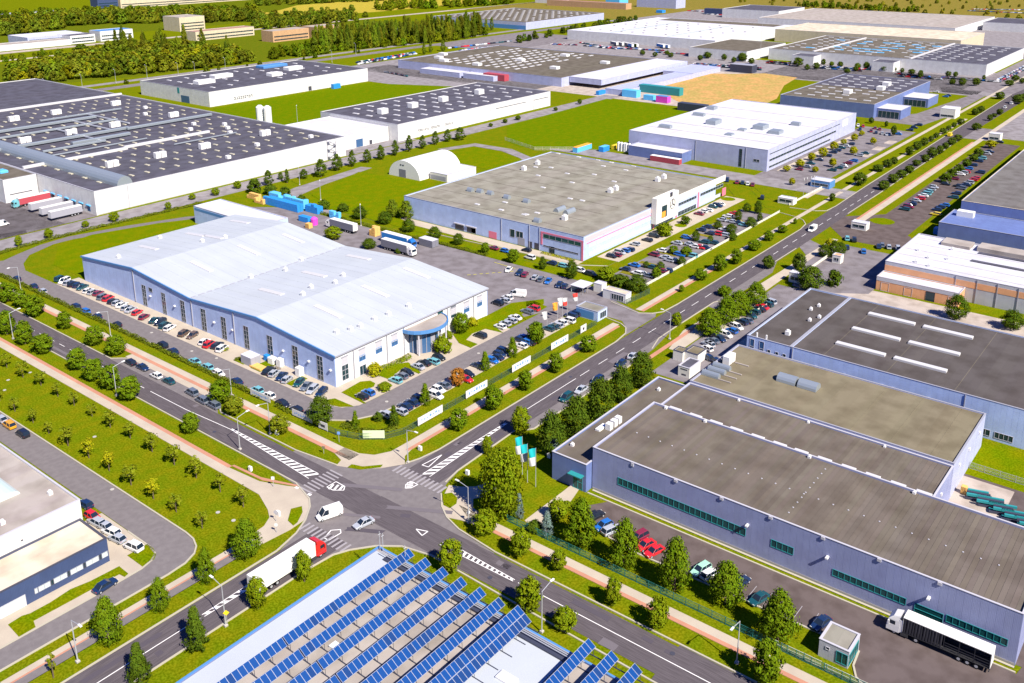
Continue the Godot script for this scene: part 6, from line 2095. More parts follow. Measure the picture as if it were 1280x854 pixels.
	on_roof(b, "air_handling_unit", box_mesh(2.4, 2.9, 2.6, 0.15), "unit_white", -411.7, -244.3, 10.4)
	on_roof(b, "air_handling_unit", box_mesh(2.4, 2.9, 2.6, 0.15), "unit_white", -411.7, -241.3, 10.4)
	on_roof(b, "air_handling_unit", box_mesh(2.4, 2.9, 2.6, 0.15), "unit_white", -411.8, -269.3, 10.4)
	on_roof(b, "air_handling_unit", box_mesh(2.4, 2.9, 2.6, 0.15), "unit_white", -411.8, -266.3, 10.4)
	on_roof(b, "air_handling_unit", box_mesh(2.4, 2.9, 2.6, 0.15), "unit_white", -413.7, -308, 10.4)
	on_roof(b, "air_handling_unit", box_mesh(2.4, 2.9, 2.6, 0.15), "unit_white", -413.7, -305, 10.4)
	on_roof(b, "roof_fan", box_mesh(2, 1.6, 2, 0.2), "unit_white", -458, -290, 10.3)
	on_roof(b, "roof_fan", box_mesh(2, 1.6, 2, 0.2), "unit_white", -470, -300, 10.3)
	on_roof(b, "roof_fan", box_mesh(2, 1.6, 2, 0.2), "unit_white", -445, -305, 10.3)
	on_roof(b, "roof_fan", box_mesh(2, 1.6, 2, 0.2), "unit_white", -433, -298, 10.3)
	on_roof(b, "roof_fan", box_mesh(2, 1.6, 2, 0.2), "unit_white", -455, -310, 10.3)
	on_roof(b, "roof_fan", box_mesh(2, 1.6, 2, 0.2), "unit_white", -520, -300, 10.3)
	on_roof(b, "roof_fan", box_mesh(2, 1.6, 2, 0.2), "unit_white", -540, -312, 10.3)
	on_roof(b, "roof_fan", box_mesh(2, 1.6, 2, 0.2), "unit_white", -390, -318, 10.3)
	on_roof(b, "roof_fan", box_mesh(2, 1.6, 2, 0.2), "unit_white", -396, -288, 10.3)
	on_roof(b, "roof_fan", box_mesh(2, 1.6, 2, 0.2), "unit_white", -384, -262, 10.3)
	on_roof(b, "silver_duct", vault_mesh(133, 7.2, 4.2, 10), "zinc", -443.2, -204.2, 10.3)
	on_roof(b, "pipe_run", box_mesh(1.6, 1.4, 78, 0.2), "zinc", -533, -237, 10.9)
	on_roof(b, "pipe_run", box_mesh(1, 1, 68, 0.2), "zinc", -516, -246, 10.9)
	on_roof(b, "pipe_run", box_mesh(1.8, 1.4, 70, 0.2), "zinc", -487, -235, 10.9)
	on_roof(b, "pipe_run", box_mesh(1.5, 1.4, 54, 0.2), "zinc", -485, -295, 10.9)
	on_roof(b, "pipe_run", box_mesh(1, 1, 33, 0.2), "zinc", -466, -228.5, 10.9)
	on_roof(b, "pipe_run", box_mesh(0.9, 0.9, 50, 0.2), "zinc", -547, -275, 10.9)
	on_roof(b, "pipe_run", box_mesh(2.2, 1.4, 32, 0.2), "zinc", -472, -246, 10.9)
	on_roof(b, "pipe_run", box_mesh(0.5, 0.5, 57, 0.2), "zinc", -455, -233.5, 10.9)
	on_roof(b, "pipe_run", box_mesh(0.5, 0.5, 38, 0.2), "zinc", -430, -281, 10.9)
	on_roof(b, "pipe_run", box_mesh(46, 0.7, 0.9, 0.15), "steel", -510, -262, 10.8)
	on_roof(b, "pipe_run", box_mesh(50, 0.7, 0.9, 0.15), "steel", -491, -244, 10.8)
	on_roof(b, "pipe_run", box_mesh(47, 0.7, 0.9, 0.15), "steel", -523.5, -278, 10.8)
	trim(b, "dock_gate", "+z", -421, -418.6, 1, 3.4, "glass_blue", 0.08)
	trim(b, "dock_seal", "+z", -421.5, -418.1, 3.4, 3.8, "crate_light", 0.5)
	trim(b, "dock_gate", "+z", -414.8, -412.4, 1, 3.4, "trim_dark", 0.08)
	trim(b, "dock_seal", "+z", -415.3, -411.9, 3.4, 3.8, "crate_light", 0.5)
	trim(b, "dock_gate", "+z", -408.6, -406.2, 1, 3.4, "glass_blue", 0.08)
	trim(b, "dock_seal", "+z", -409.1, -405.7, 3.4, 3.8, "crate_light", 0.5)
	trim(b, "dock_gate", "+z", -402.4, -400, 1, 3.4, "trim_dark", 0.08)
	trim(b, "dock_seal", "+z", -402.9, -399.5, 3.4, 3.8, "crate_light", 0.5)
	trim(b, "dock_gate", "+z", -396.2, -393.8, 1, 3.4, "glass_blue", 0.08)
	trim(b, "dock_seal", "+z", -396.7, -393.3, 3.4, 3.8, "crate_light", 0.5)
	trim(b, "dock_gate", "+z", -390, -387.6, 1, 3.4, "trim_dark", 0.08)
	trim(b, "dock_seal", "+z", -390.5, -387.1, 3.4, 3.8, "crate_light", 0.5)
	trim(b, "dock_gate", "+z", -383.8, -381.4, 1, 3.4, "glass_blue", 0.08)
	trim(b, "dock_seal", "+z", -384.3, -380.9, 3.4, 3.8, "crate_light", 0.5)
	downpipes(b, "+x", [-205.0])
	trim(b, "green_base", "+x", -329, -191, 0, 0.4, "concrete", 0.05)
	build_fire_stair(b)
	b = house("factory", "white annex block with grey roof beside the trailer dock", -720, -426.6, -189.6, -175, 10.6, "wall_white", "roof_dim", "trim_white", 0.3, 0, "roof")
	on_roof(b, "roof_light", box_mesh(5, 1.2, 3.5, 0.3), "crate_light", -443, -182, 10.3)
	trim(b, "dark_slot", "+x", -187, -177, 3.3, 3.7, "trim_dark", 0.05)
	b = house("factory", "plain white linking block with pale roof between the slate roofs", -437, -387, -372, -330.4, 8.2, "wall_white", "roof_white", "trim_white", 0.2, 0, "roof")
	trim(b, "gate", "+x", -352, -347, 0.2, 4.6, "glass_blue", 0.08)
	trim(b, "door", "+x", -359, -357, 0.2, 2.6, "trim_dark", 0.08)
	b = house("factory", "long white hall with slate roof and a row of white roof units", -446, -379.6, -519, -372.4, 10, "wall_white", "roof_slate", "trim_white", 0.3, 0, "roof")
	skylight_grid(b, -442, -384, 5, -514, -376, 12, 4.6, 1.6, 9.7, "skylight_sheet", 0.1, 8)
	on_roof(b, "air_handling_unit", box_mesh(4, 3.2, 5.5, 0.2), "unit_white", -412, -392, 9.8)
	on_roof(b, "air_handling_unit", box_mesh(4, 3.2, 5.5, 0.2), "unit_white", -412, -418, 9.8)
	on_roof(b, "air_handling_unit", box_mesh(4, 3.2, 5.5, 0.2), "unit_white", -412, -446, 9.8)
	on_roof(b, "air_handling_unit", box_mesh(4, 3.2, 5.5, 0.2), "unit_white", -412, -482, 9.8)
	lettering(b, "+x", -398, -388, 3.2, 4.4, 7, "print_dark", 388)
	lettering(b, "+x", -407, -399, 3.2, 4.4, 7, "print_dark", 399)
	lettering(b, "+x", -419, -412, 3.2, 4.4, 7, "print_dark", 412)
	downpipes(b, "+x", [-455.0, -500.0])
	trim(b, "dark_slot", "+x", -517, -500, 6.2, 6.6, "trim_dark", 0.05)
	trim(b, "dark_slot", "+x", -492, -460, 6.2, 6.6, "trim_dark", 0.05)
	b = house("factory", "white hall with slate roof behind the green field and twin silos", -648, -562, -520, -372.6, 10.4, "wall_white", "roof_slate", "trim_white", 0.3, 0, "roof")
	skylight_grid(b, -640, -572, 5, -512, -380, 9, 4.6, 1.6, 10.1, "skylight_sheet", 0.2, 9)
	on_roof(b, "air_handling_unit", box_mesh(7, 2.6, 14, 0.3), "unit_white", -600, -395, 10.2)
	on_roof(b, "air_handling_unit", box_mesh(7, 2.6, 16, 0.3), "unit_white", -615, -420, 10.2)
	on_roof(b, "air_handling_unit", box_mesh(7, 2.6, 10, 0.3), "unit_white", -590, -450, 10.2)
	on_roof(b, "air_handling_unit", box_mesh(7, 2.6, 14, 0.3), "unit_white", -605, -480, 10.2)
	on_roof(b, "blue_roof_light", box_mesh(10, 2, 24, 0.4), "trim_blue", -632, -480, 10.2)
	lettering(b, "+x", -408, -392, 2.4, 4.2, 9, "print_dark", 61)
	trim(b, "gate", "+z", -596, -586, 0.2, 5, "glass_blue", 0.08)
	trim(b, "green_panel", "+z", -600, -597.4, 6, 10, "trim_teal", 0.08)
	trim(b, "dark_door", "+x", -462, -459, 0.2, 3.4, "trim_dark", 0.08)
	b = house("workshop_building", "white-roofed building carrying slanted rows of blue solar panels", -111.8, -20, -100.8, -20, 7, "wall_blue", "roof_pale", "trim_blue", 0.25, 0, "roof")
	on_roof(b, "white_membrane", box_mesh(5.6, 0.05, 79, 0.02), "roof_hall", -108.6, -60.3, 6.76)
	on_roof(b, "roof_hatch", box_mesh(1.6, 0.5, 2.4, 0.1), "unit_white", -93.2, -84.5, 6.75)
	on_roof(b, "roof_hatch", box_mesh(1.6, 0.5, 3.2, 0.1), "unit_white", -97.5, -68, 6.75)
	on_roof(b, "roof_hatch", box_mesh(3, 0.5, 1.8, 0.1), "unit_white", -73.5, -90.5, 6.75)
	on_roof(b, "roof_hatch", box_mesh(2.4, 0.5, 2, 0.1), "unit_white", -74, -84, 6.75)
	on_roof(b, "roof_hatch", box_mesh(1.4, 0.5, 1.4, 0.1), "unit_white", -99, -79, 6.75)
	on_roof(b, "white_membrane", box_mesh(9.8, 0.05, 40, 0.02), "roof_hall", -73.8, -80, 6.76)
	build_roof_edge(b)
	b = house("office_block", "white block with beige flat roof and a glass roof light, beside the side street", -240, -166.2, -73, -20, 9, "wall_white", "roof_pale", "trim_white", 0.3, 0, "roof")
	on_roof(b, "roof_light", vault_mesh(12, 5, 1.2, 8), "glass_sky", -184, -64.5, 8.7)
	vent_row(b, [-170.4, -60.2, -173, -70.5], 8.7, 0.8)
	trim(b, "small_vent", "+x", -61.6, -61.3, 6.2, 6.5, "print_dark", 0.1)
	b = house("office_block", "low navy-fronted office wing with beige roof at the street corner", -166, -156.1, -72.4, -20, 5.1, "wall_navy", "roof_beige", "trim_dark", 0.2, 0, "roof")
	window(b, "+x", -58.9, -58.3, 1.4, 2.5, 1, 1, "trim_grey", "glass_sky", "window")
	window(b, "+x", -61.2, -59, 1.4, 2.5, 2, 1, "trim_grey", "glass_sky", "window")
	window(b, "+x", -64.3, -61.8, 1.4, 2.5, 2, 1, "trim_grey", "glass_sky", "window")
	window(b, "+x", -67.3, -64.9, 1.4, 2.5, 2, 1, "trim_grey", "glass_sky", "window")
	window(b, "+x", -70.4, -67.9, 1.4, 2.5, 2, 1, "trim_grey", "glass_sky", "window")
	window(b, "+x", -72.2, -71, 1.4, 2.5, 1, 1, "trim_grey", "glass_sky", "window")
	window(b, "+x", -61.8, -61.3, 1.4, 2.5, 1, 1, "trim_dark", "glass", "window")
	window(b, "+x", -64.8, -64.4, 1.4, 2.5, 1, 1, "trim_dark", "glass", "window")
	window(b, "+x", -67.8, -67.4, 1.4, 2.5, 1, 1, "trim_dark", "glass", "window")
	window(b, "+x", -70.9, -70.5, 1.4, 2.5, 1, 1, "trim_dark", "glass", "window")
	window(b, "+x", -56.7, -52, 0.1, 2.4, 5, 1, "trim_white", "glass_sky", "window")
	b = house("gatehouse", "grey-roofed gatehouse with a white end wall at the depot entrance", -154.6, -146.5, -231, -225.8, 3.2, "wall_bluegrey", "roof_grey", "trim_grey", 0.1, 0, "roof")
	trim(b, "blue_wall", "+z", -154.4, -148, 0.3, 2.7, "trim_blue", 0.05)
	window(b, "+x", -230.4, -227, 0.5, 2.6, 3, 1, "trim_white", "glass", "window")
	b = house("container_cabin", "cream site cabin with a tan roof and glazed side", -156.3, -147.6, -247, -243.6, 3, "wall_white", "roof_beige", "trim_white", 0.08, 0, "roof")
	window(b, "+z", -153, -148.4, 0.4, 2.4, 5, 1, "trim_white", "glass", "window")
	b = house("white_cabin", "small white box cabin beside the bicycle shelter", -161.8, -158.6, -249.4, -246.4, 3, "plaster", "roof_white", "trim_white", 0.08, 0, "roof")
	b = house("guard_house", "grey guard house with teal corner windows at the yard gate", -41, -36.1, -137.2, -132.1, 3.3, "wall_silver", "roof_grey", "trim_white", 0.12, 0, "roof")
	window(b, "+z", -38.1, -36.2, 0.5, 2.6, 2, 1, "trim_teal", "glass_teal", "window")
	window(b, "+x", -136.6, -132.2, 0.4, 2.7, 4, 1, "trim_teal", "glass_teal", "window")
	window(b, "+z", -39.9, -39.2, 1.9, 2.5, 1, 1, "trim_white", "glass", "window")
	b = house("transformer_house", "white transformer house with slate roof on the lawn", -109.3, -105.9, -214.8, -208.6, 3, "plaster", "roof_slate", "trim_white", 0.08, 0, "roof")
	trim(b, "louvre", "+z", -108.2, -106.9, 0.6, 1, "trim_dark", 0.05)
	trim(b, "louvre", "+z", -108.6, -106.6, 2.2, 2.5, "trim_dark", 0.05)
	b = house("white_kiosk", "white kiosk with a brown flat roof by the footpath", -115.3, -112.3, -219.8, -216.6, 2.9, "plaster", "roof_tan", "trim_dark", 0.08, 0, "roof")
	b = house("white_kiosk", "second white kiosk with brown roof behind the first", -112.2, -108.2, -222.6, -217.6, 3, "plaster", "roof_tan", "trim_dark", 0.08, 0, "roof")
	b = house("gatehouse", "white gatehouse with flat roof at the far side street", -118.7, -112.7, -371.3, -367.3, 3, "plaster", "roof_white", "trim_white", 0.1, 0, "roof")
	window(b, "+z", -118.1, -113.3, 0.9, 2.2, 2, 1, "trim_white", "glass", "window")
	b = house("gatehouse", "blue gatehouse with white roof at the office car park", -156.6, -147.6, -427.7, -420.7, 3.4, "trim_blue", "roof_white", "trim_white", 0.1, 0, "roof")
	window(b, "+z", -156, -148.2, 0.9, 2.2, 2, 1, "trim_white", "glass", "window")
	b = house("gatehouse", "white gatehouse box at the main car park gate", -157.2, -150.2, -389, -385, 2.6, "plaster", "roof_white", "trim_white", 0.1, 0, "roof")
	window(b, "+z", -156.6, -150.8, 0.9, 2.2, 2, 1, "trim_white", "glass", "window")
	b = house("gatehouse", "large white gate pavilion on the office drive", -156.7, -147.7, -647.9, -635.9, 6, "plaster", "roof_white", "trim_white", 0.1, 0, "roof")
	window(b, "+z", -156.1, -148.3, 0.9, 2.2, 2, 1, "trim_white", "glass", "window")
	b = house("gatehouse", "tiny orange-roofed kiosk beside dark shrubs", -109.8, -106.8, -325.8, -322.8, 3, "plaster", "wall_orange", "trim_white", 0.1, 0, "roof")
	window(b, "+z", -109.2, -107.4, 0.9, 2.2, 2, 1, "trim_white", "glass", "window")
	b = house("gatehouse", "small white utility house beside dark trees", -114.4, -110.4, -297.9, -294.9, 3.4, "plaster", "roof_white", "trim_white", 0.1, 0, "roof")
	window(b, "+z", -113.8, -111, 0.9, 2.2, 2, 1, "trim_white", "glass", "window")
	b = house("gatehouse", "white gate building at the second junction", -115.7, -109.7, -586.7, -580.7, 4, "plaster", "roof_white", "trim_white", 0.1, 0, "roof")
	window(b, "+z", -115.1, -110.3, 0.9, 2.2, 2, 1, "trim_white", "glass", "window")
	b = house("factory", "far slate-roofed works hall with long white walls and loading docks", -363, -176, -982, -840, 10, "wall_white", "roof_slate", "trim_white", 0.4, 0, "roof")
	on_roof(b, "grey_roof", box_mesh(125, 0.1, 140, 0.02), "roof_dim", -299.6, -911, 9.62)
	skylight_grid(b, -358, -182, 16, -976, -846, 9, 4.5, 2.2, 9.7, "skylight_sheet", 0.2, 11)
	on_roof(b, "roof_wall", box_mesh(1.4, 1.2, 140), "skylight_sheet", -236.6, -911, 9.6)
	on_roof(b, "roof_wall", box_mesh(1.4, 1.2, 140), "skylight_sheet", -321, -911, 9.6)
	skylight_grid(b, -340, -240, 11, -960, -860, 5, 8, 3, 9.7, "crate_light", 0.45, 12)
	b = house("loading_block", "wider white loading block with slate roof at the far works", -333, -313, -839.6, -822, 8, "wall_white", "roof_slate", "trim_white", 0.2, 0, "roof")
	b = house("loading_block", "narrower white loading block with slate roof at the far works", -262, -244, -839.6, -822, 8, "wall_white", "roof_slate", "trim_white", 0.2, 0, "roof")
	b = house("factory", "far hall under a broad beige roof", -420, -232, -1078, -985, 13, "wall_cream", "roof_beige", "trim_white", 0.3, 0, "roof")
	b = house("factory", "low pale lilac-roofed works at the edge of the heath", -510, -276, -1325, -1140, 10, "wall_white", "roof_pale", "trim_white", 0.3, 0, "roof")
	b = house("factory", "far white block with slate roof beyond the car park", -270, -90, -1312, -1240, 10, "wall_white", "roof_slate", "trim_white", 0.3, 0, "roof")
	b = house("factory", "white-roofed logistics hall with pale walls and truck docks", -612, -432, -1070, -868, 10, "wall_white", "roof_white", "trim_white", 0.3, 0, "roof")
	on_roof(b, "grey_roof", box_mesh(150, 0.1, 30, 0.02), "roof_dim", -520, -1053, 9.72)
	skylight_grid(b, -605, -440, 12, -1030, -880, 6, 2, 2, 9.7, "roof_dim", 0.3, 13)
	on_roof(b, "roof_strip", box_mesh(2.5, 0.1, 150, 0.02), "glass_sky", -560, -950, 9.74)
	on_roof(b, "roof_strip", box_mesh(2.5, 0.1, 150, 0.02), "glass_sky", -490, -950, 9.74)
	b = house("factory", "grey-roofed annex of the logistics hall with white front", -431, -372, -900, -812, 9, "wall_white", "roof_dim", "trim_white", 0.3, 0, "roof")
	b = house("factory", "tall white warehouse with a slate roof near the horizon", -600, -518, -1310, -1222, 12, "wall_white", "roof_slate", "trim_white", 0.4, 0, "roof")
	b = house("factory", "far dark-roofed hall with dotted skylights and a blue base", -866, -712, -1095, -922, 9, "wall_lilac", "roof_dim", "trim_white", 0.3, 0, "roof")
	skylight_grid(b, -860, -720, 14, -1085, -932, 11, 3, 3, 8.7, "skylight_sheet", 0.1, 14)
	trim(b, "blue_band", "+z", -866, -712, 0, 5, "trim_blue", 0.2)
	b = house("shed", "pale shed with white roof beside the railway", -1075, -1030, -535, -470, 9, "wall_lilac", "roof_white", "trim_white", 0.2, 0, "roof")
	window(b, "+x", -533.5, -471.5, 1.4, 3, 28, 1, "wall_lilac", "glass", "window")
	window(b, "+x", -533.5, -471.5, 5, 6.6, 28, 1, "wall_lilac", "glass", "window")
	b = house("shed", "low grey shed roof in front of the pale shed, by the railway", -1028, -1008, -505, -430, 6, "wall_white", "roof_pale", "trim_white", 0.2, 0, "roof")
	b = house("shed", "white workshop with dark roof and arched openings by the railway", -1040, -1012, -535, -507, 9, "wall_white", "roof_slate", "trim_white", 0.2, 0, "roof")
	window(b, "+x", -533.5, -508.5, 1.4, 3, 12, 1, "wall_white", "glass", "window")
	window(b, "+x", -533.5, -508.5, 5, 6.6, 12, 1, "wall_white", "glass", "window")
	b = house("shed", "cream building with a blue roof near the railway", -1035, -1012, -580, -541, 11, "wall_white", "trim_blue", "trim_white", 0.2, 0, "roof")
	window(b, "+x", -578.5, -542.5, 1.4, 3, 16, 1, "wall_white", "glass", "window")
	window(b, "+x", -578.5, -542.5, 5, 6.6, 16, 1, "wall_white", "glass", "window")
	b = house("far_house", "long two-storey cream house with reddish roof among poplars", -948, -930, -685, -607, 10, "wall_cream", "roof_tile", "trim_white", 0.2, 0, "roof")
	window(b, "+x", -683.5, -608.5, 1.4, 3, 34, 1, "wall_cream", "glass", "window")
	window(b, "+x", -683.5, -608.5, 5, 6.6, 34, 1, "wall_cream", "glass", "window")
	b = house("shed", "yellow brick block with pale hipped roof, nearer the orchard", -870, -850, -700, -650, 12, "wall_brick", "roof_pale", "", 0.2, 0, "roof")
	window(b, "+x", -698.5, -651.5, 1.4, 3, 22, 1, "wall_brick", "glass", "window")
	window(b, "+x", -698.5, -651.5, 5, 6.6, 22, 1, "wall_brick", "glass", "window")
	b = house("shed", "second yellow brick block with pale roof, farther from the railway", -872, -850, -745, -708, 12, "wall_brick", "roof_pale", "", 0.2, 0, "roof")
	window(b, "+x", -743.5, -709.5, 1.4, 3, 16, 1, "wall_brick", "glass", "window")
	window(b, "+x", -743.5, -709.5, 5, 6.6, 16, 1, "wall_brick", "glass", "window")
	b = house("far_house", "pinkish office house with flat roof rising above the trees", -1070, -1035, -690, -655, 17, "wall_cream", "roof_pale", "trim_white", 0.2, 0, "roof")
	window(b, "+x", -688.5, -656.5, 1.4, 3, 14, 1, "wall_cream", "glass", "window")
	window(b, "+x", -688.5, -656.5, 5, 6.6, 14, 1, "wall_cream", "glass", "window")
	window(b, "+x", -688.5, -656.5, 8.6, 10.2, 14, 1, "wall_cream", "glass", "window")
	b = house("shed", "very long cream works building at the far edge", -1470, -1440, -1060, -810, 14, "wall_cream", "roof_beige", "trim_white", 0.2, 0, "roof")
	window(b, "+x", -1058.5, -811.5, 1.4, 3, 110, 1, "wall_cream", "glass", "window")
	window(b, "+x", -1058.5, -811.5, 5, 6.6, 110, 1, "wall_cream", "glass", "window")
	b = house("shed", "dark glass office block beside the cream works", -1462, -1440, -806, -772, 16, "wall_navy", "roof_slate", "trim_white", 0.2, 0, "roof")
	window(b, "+x", -804.5, -773.5, 1.4, 3, 14, 1, "wall_navy", "glass", "window")
	window(b, "+x", -804.5, -773.5, 5, 6.6, 14, 1, "wall_navy", "glass", "window")
	window(b, "+x", -804.5, -773.5, 8.6, 10.2, 14, 1, "wall_navy", "glass", "window")
	b = house("shed", "slim black-fronted shed under the poplars", -812, -796, -830, -770, 7, "trim_dark", "roof_white", "trim_white", 0.2, 0, "roof")
	b = house("shed", "green-roofed low shed at the far wood", -1420, -1400, -690, -600, 6, "wall_white", "wall_lilac", "trim_white", 0.2, 0, "roof")
	build_tent()
	build_silos()
	b = house("shed", "long pinkish house row in the far town", -927.8, -777.8, -1273.1, -1257.1, 9, "wall_brick", "roof_tile", "", 0.2, 0, "roof")
	b = house("shed", "bright blue cube store in the far town", -847, -821, -1333, -1307, 15, "crate_light", "crate_light", "", 0.2, 0, "roof")
	b = house("shed", "pale turquoise hall in the far town", -794.9, -724.9, -1346.9, -1316.9, 14, "wall_lilac", "crate_light", "", 0.2, 0, "roof")
	b = house("shed", "second blue store beside the access road", -711.3, -701.3, -1243.6, -1233.6, 4, "crate_blue", "crate_blue", "", 0.2, 0, "roof")
	b = house("shed", "long white works shed beyond the far road", -980.4, -920.4, -1309.2, -1295.2, 7, "wall_white", "roof_white", "", 0.2, 0, "roof")
	b = house("shed", "teal-walled shed below the tall white warehouse", -645.8, -605.8, -1267.6, -1257.6, 8, "wall_navy", "roof_slate", "", 0.2, 0, "roof")
	# trees, hedges and woods
	tree_row("l", "on the near verge of the crossing road", "the far bend", "verge trees of the crossing road", [-280.1, -109.3, 7.3, 5.3, -269, -109.4, 6.9, 5.2, -259.2, -109.9, 5.3, 6.5, -241, -110.4, 6.1, 5.5, -231.1, -109.9, 6.1, 5.7, -222.6, -110, 6.5, 5.9, -213.5, -109.9, 6.2, 6.1, -186.3, -110.1, 4.9, 4.5])
	tree_row("lllllllo", "between lay-by and footpath of the crossing road", "the far bend", "verge trees of the crossing road", [-306.8, -121.6, 6.5, 6.6, -298.5, -122.3, 5.5, 5.7, -288, -121.5, 6.4, 6.7, -270.7, -122.2, 5.4, 4.7, -252.3, -121.7, 5.6, 5.5, -241.3, -122.2, 5.6, 6.4, -193.1, -123.2, 6, 6, -185.4, -121.8, 4.8, 5])
	tree_row("o", "beside the tall lamp near the crossing", "", "verge trees of the crossing road", [-169.1, -122.8, 4.7, 5.1])
	tree_row("d", "inside the fence at the bend of the ring road", "", "trees round the hall", [-165.1, -132.2, 6.8, 6.9])
	tree_row("cCk", "on the corner lawn of the hall", "the lamp", "trees round the hall", [-156.6, -135.6, 4.6, 2.7, -149.9, -142, 5.5, 3.7, -155, -141.5, 2.2, 2.6])
	tree_row("crccl", "in the car row along the banner fence", "the corner", "trees round the hall", [-151.7, -154.8, 5.7, 3.9, -152.2, -167.6, 4.8, 4.1, -152.3, -179.1, 5.4, 3.9, -151.8, -190.4, 5.8, 4.3, -152, -201.6, 6.4, 5.2, -152.1, -202.1, 5.8, 5.2])
	tree_row("lY", "by the sunlit front of the hall", "the entrance", "trees round the hall", [-173.7, -193.4, 6.3, 5.3, -174.6, -199.7, 2.7, 3.2])
	tree_row("BBkYB", "at the round glass entrance of the hall", "the drive", "shrubs round the hall", [-174.4, -188.4, 2.2, 3.1, -169.1, -180.2, 4.8, 5.1, -175, -183, 2.8, 3.1, -173.8, -158.2, 3.4, 4.5, -165.6, -153.9, 2, 4])
	tree_row("l", "between the avenue and its footpath", "the crossing", "avenue trees", [-136.8, -150.7, 5.3, 4.8, -136.4, -163.5, 6.4, 5.3, -136.7, -176.8, 5.2, 4.3, -136.5, -190.2, 5.3, 4.5, -137.1, -206.7, 4.4, 5.6])
	tree_row("l", "beside the white panel fence", "the depot gate", "avenue trees", [-138.5, -263.9, 2.4, 2, -138.7, -278.1, 3.8, 5.6, -137.7, -290.2, 5.7, 5.7, -136.4, -300.5, 5.5, 4.5, -138, -318.7, 4, 5.8, -138.3, -332.5, 3.8, 4.3, -138.1, -345.4, 3.1, 4.2, -138.8, -359.6, 2.4, 1.7])
	tree_row("e", "on the far verge of the avenue", "the second junction", "avenue trees", [-139.4, -402.4, 3.4, 3.1, -139, -436.6, 5.9, 6.6, -141.1, -469.3, 3.3, 6.4, -140.3, -480.7, 3.9, 5.9, -139.7, -489.3, 3.6, 4.2, -139.6, -515, 4.6, 5.3, -140.3, -530.9, 4.5, 5.4, -140.2, -543.6, 4.5, 4.9, -140.3, -557.4, 3.4, 3.7, -140.7, -569, 3.1, 3.7, -140.6, -582.9, 3.5, 4.5, -140.9, -595.8, 2.9, 3.2, -141, -608.3, 2.8, 3.6, -140, -619.5, 3.6, 4.7, -140.9, -658.5, 4.1, 5.3, -140.3, -670, 4.2, 5.4, -142.4, -733.5, 4.9, 7.5, -129.7, -744.2, 3.7, 4.1, -128, -719, 6.5, 8])
	tree_row("e", "in the near-side verge row of the avenue", "the nearer end", "avenue trees", [-127.6, -435, 4.3, 5.8, -128.2, -451, 4.2, 5.9, -128.1, -463.3, 3.7, 5.4, -127.8, -475, 3.7, 4.9, -129.2, -479.3, 2.7, 4.7, -129.4, -492.3, 3.2, 4.8, -128.4, -503.5, 3.9, 4.9, -128.4, -516, 5.4, 5.9, -127.6, -527.2, 4.6, 4.7, -128.4, -541.9, 3.6, 4.5, -128.6, -554.5, 4.2, 4.9, -128.7, -567.6, 3.7, 5, -128.2, -607, 4.2, 5.6, -128.7, -642.7, 3.9, 4, -129.6, -658.8, 2.1, 3.4, -128.8, -669.9, 3.5, 4.9])
	tree_row("f", "at the tip of the avenue verge", "", "avenue trees", [-126, -238, 4.2, 3.6])
	tree_row("D", "over the car row beside the avenue", "the white kiosks", "trees over the car row", [-115.2, -238.6, 7.7, 9.4, -115.2, -249.5, 8.6, 8.6, -115.1, -257.3, 7.9, 8.8, -114.7, -269.4, 7.2, 8.3])
	tree_row("le", "on the avenue verge above the car row", "the white kiosks", "trees over the car row", [-125.7, -269.4, 3.3, 5.1, -125.2, -302.6, 4.7, 4.7])
	tree_row("edk", "around the small white utility house", "the road", "trees round the utility house", [-116, -307.3, 6.3, 4.9, -106.4, -293.2, 7.4, 10.4, -100.7, -300.2, 5.1, 5.2])
	tree_row("ddyd", "in the dark grove by the orange-roofed kiosk", "the avenue", "grove trees", [-114.2, -327.3, 4.6, 5.4, -111.4, -328.6, 6.3, 4.9, -116.2, -337.5, 4, 3.9, -110.4, -332.9, 4.9, 4.4])
	tree_row("d", "beside the low office wing", "the white kiosks", "tall trees by the brown building", [-113.7, -196.9, 9.6, 7.3, -113.6, -186.5, 9.8, 7.1, -113.1, -176.5, 10.1, 8.2, -112.2, -164.8, 10.4, 8.4, -112.7, -155.5, 10.5, 7.7])
	tree_row("f", "on the lawn edge before the tall dark row", "", "lawn trees", [-123.5, -158, 6.9, 5.1])
	tree_row("f", "at the crossing kerb, leaning over its own shadow", "", "lawn trees", [-124, -146.2, 4.6, 2.4])
	tree_row("w", "spreading over the corner lawn", "", "lawn trees", [-107.1, -130.7, 14.4, 10.5])
	tree_row("ukkB", "under the great willow", "the fence", "lawn trees", [-103.3, -131.6, 5.5, 2.7, -104.6, -130.9, 3.4, 3.1, -107.8, -130.6, 4, 3.7, -110, -130.7, 4, 2.7])
	tree_row("f", "on the verge at the crossing, beside the tall lamp", "", "verge trees of the green fence", [-105.5, -123.4, 4.8, 5.5])
	tree_row("ffffl", "by the fence path", "the crossing", "verge trees of the green fence", [-95.4, -121.9, 5.8, 4.4, -87.3, -123.1, 4.4, 3.1, -74.1, -121.4, 5.5, 3.4, -65.1, -121.4, 5.8, 4.1, -45.2, -121.1, 7.8, 5.3])
	tree_row("D", "between the green fence and the parked cars", "the entrance path", "trees inside the green fence", [-88.4, -131.8, 10.2, 6.7, -78.3, -131.5, 10.1, 6.1, -67.6, -131.7, 10.8, 6.3, -58.7, -134.2, 8.4, 7.1, -47.7, -131.4, 9.5, 7.2])
	tree_row("BBuk", "beside the entrance path", "the gate", "shrubs by the entrance path", [-97, -136.1, 4.3, 4.2, -97.5, -140.2, 1.6, 2.3, -95.5, -130.6, 5.2, 3.3, -98.1, -130.1, 2, 3.5])
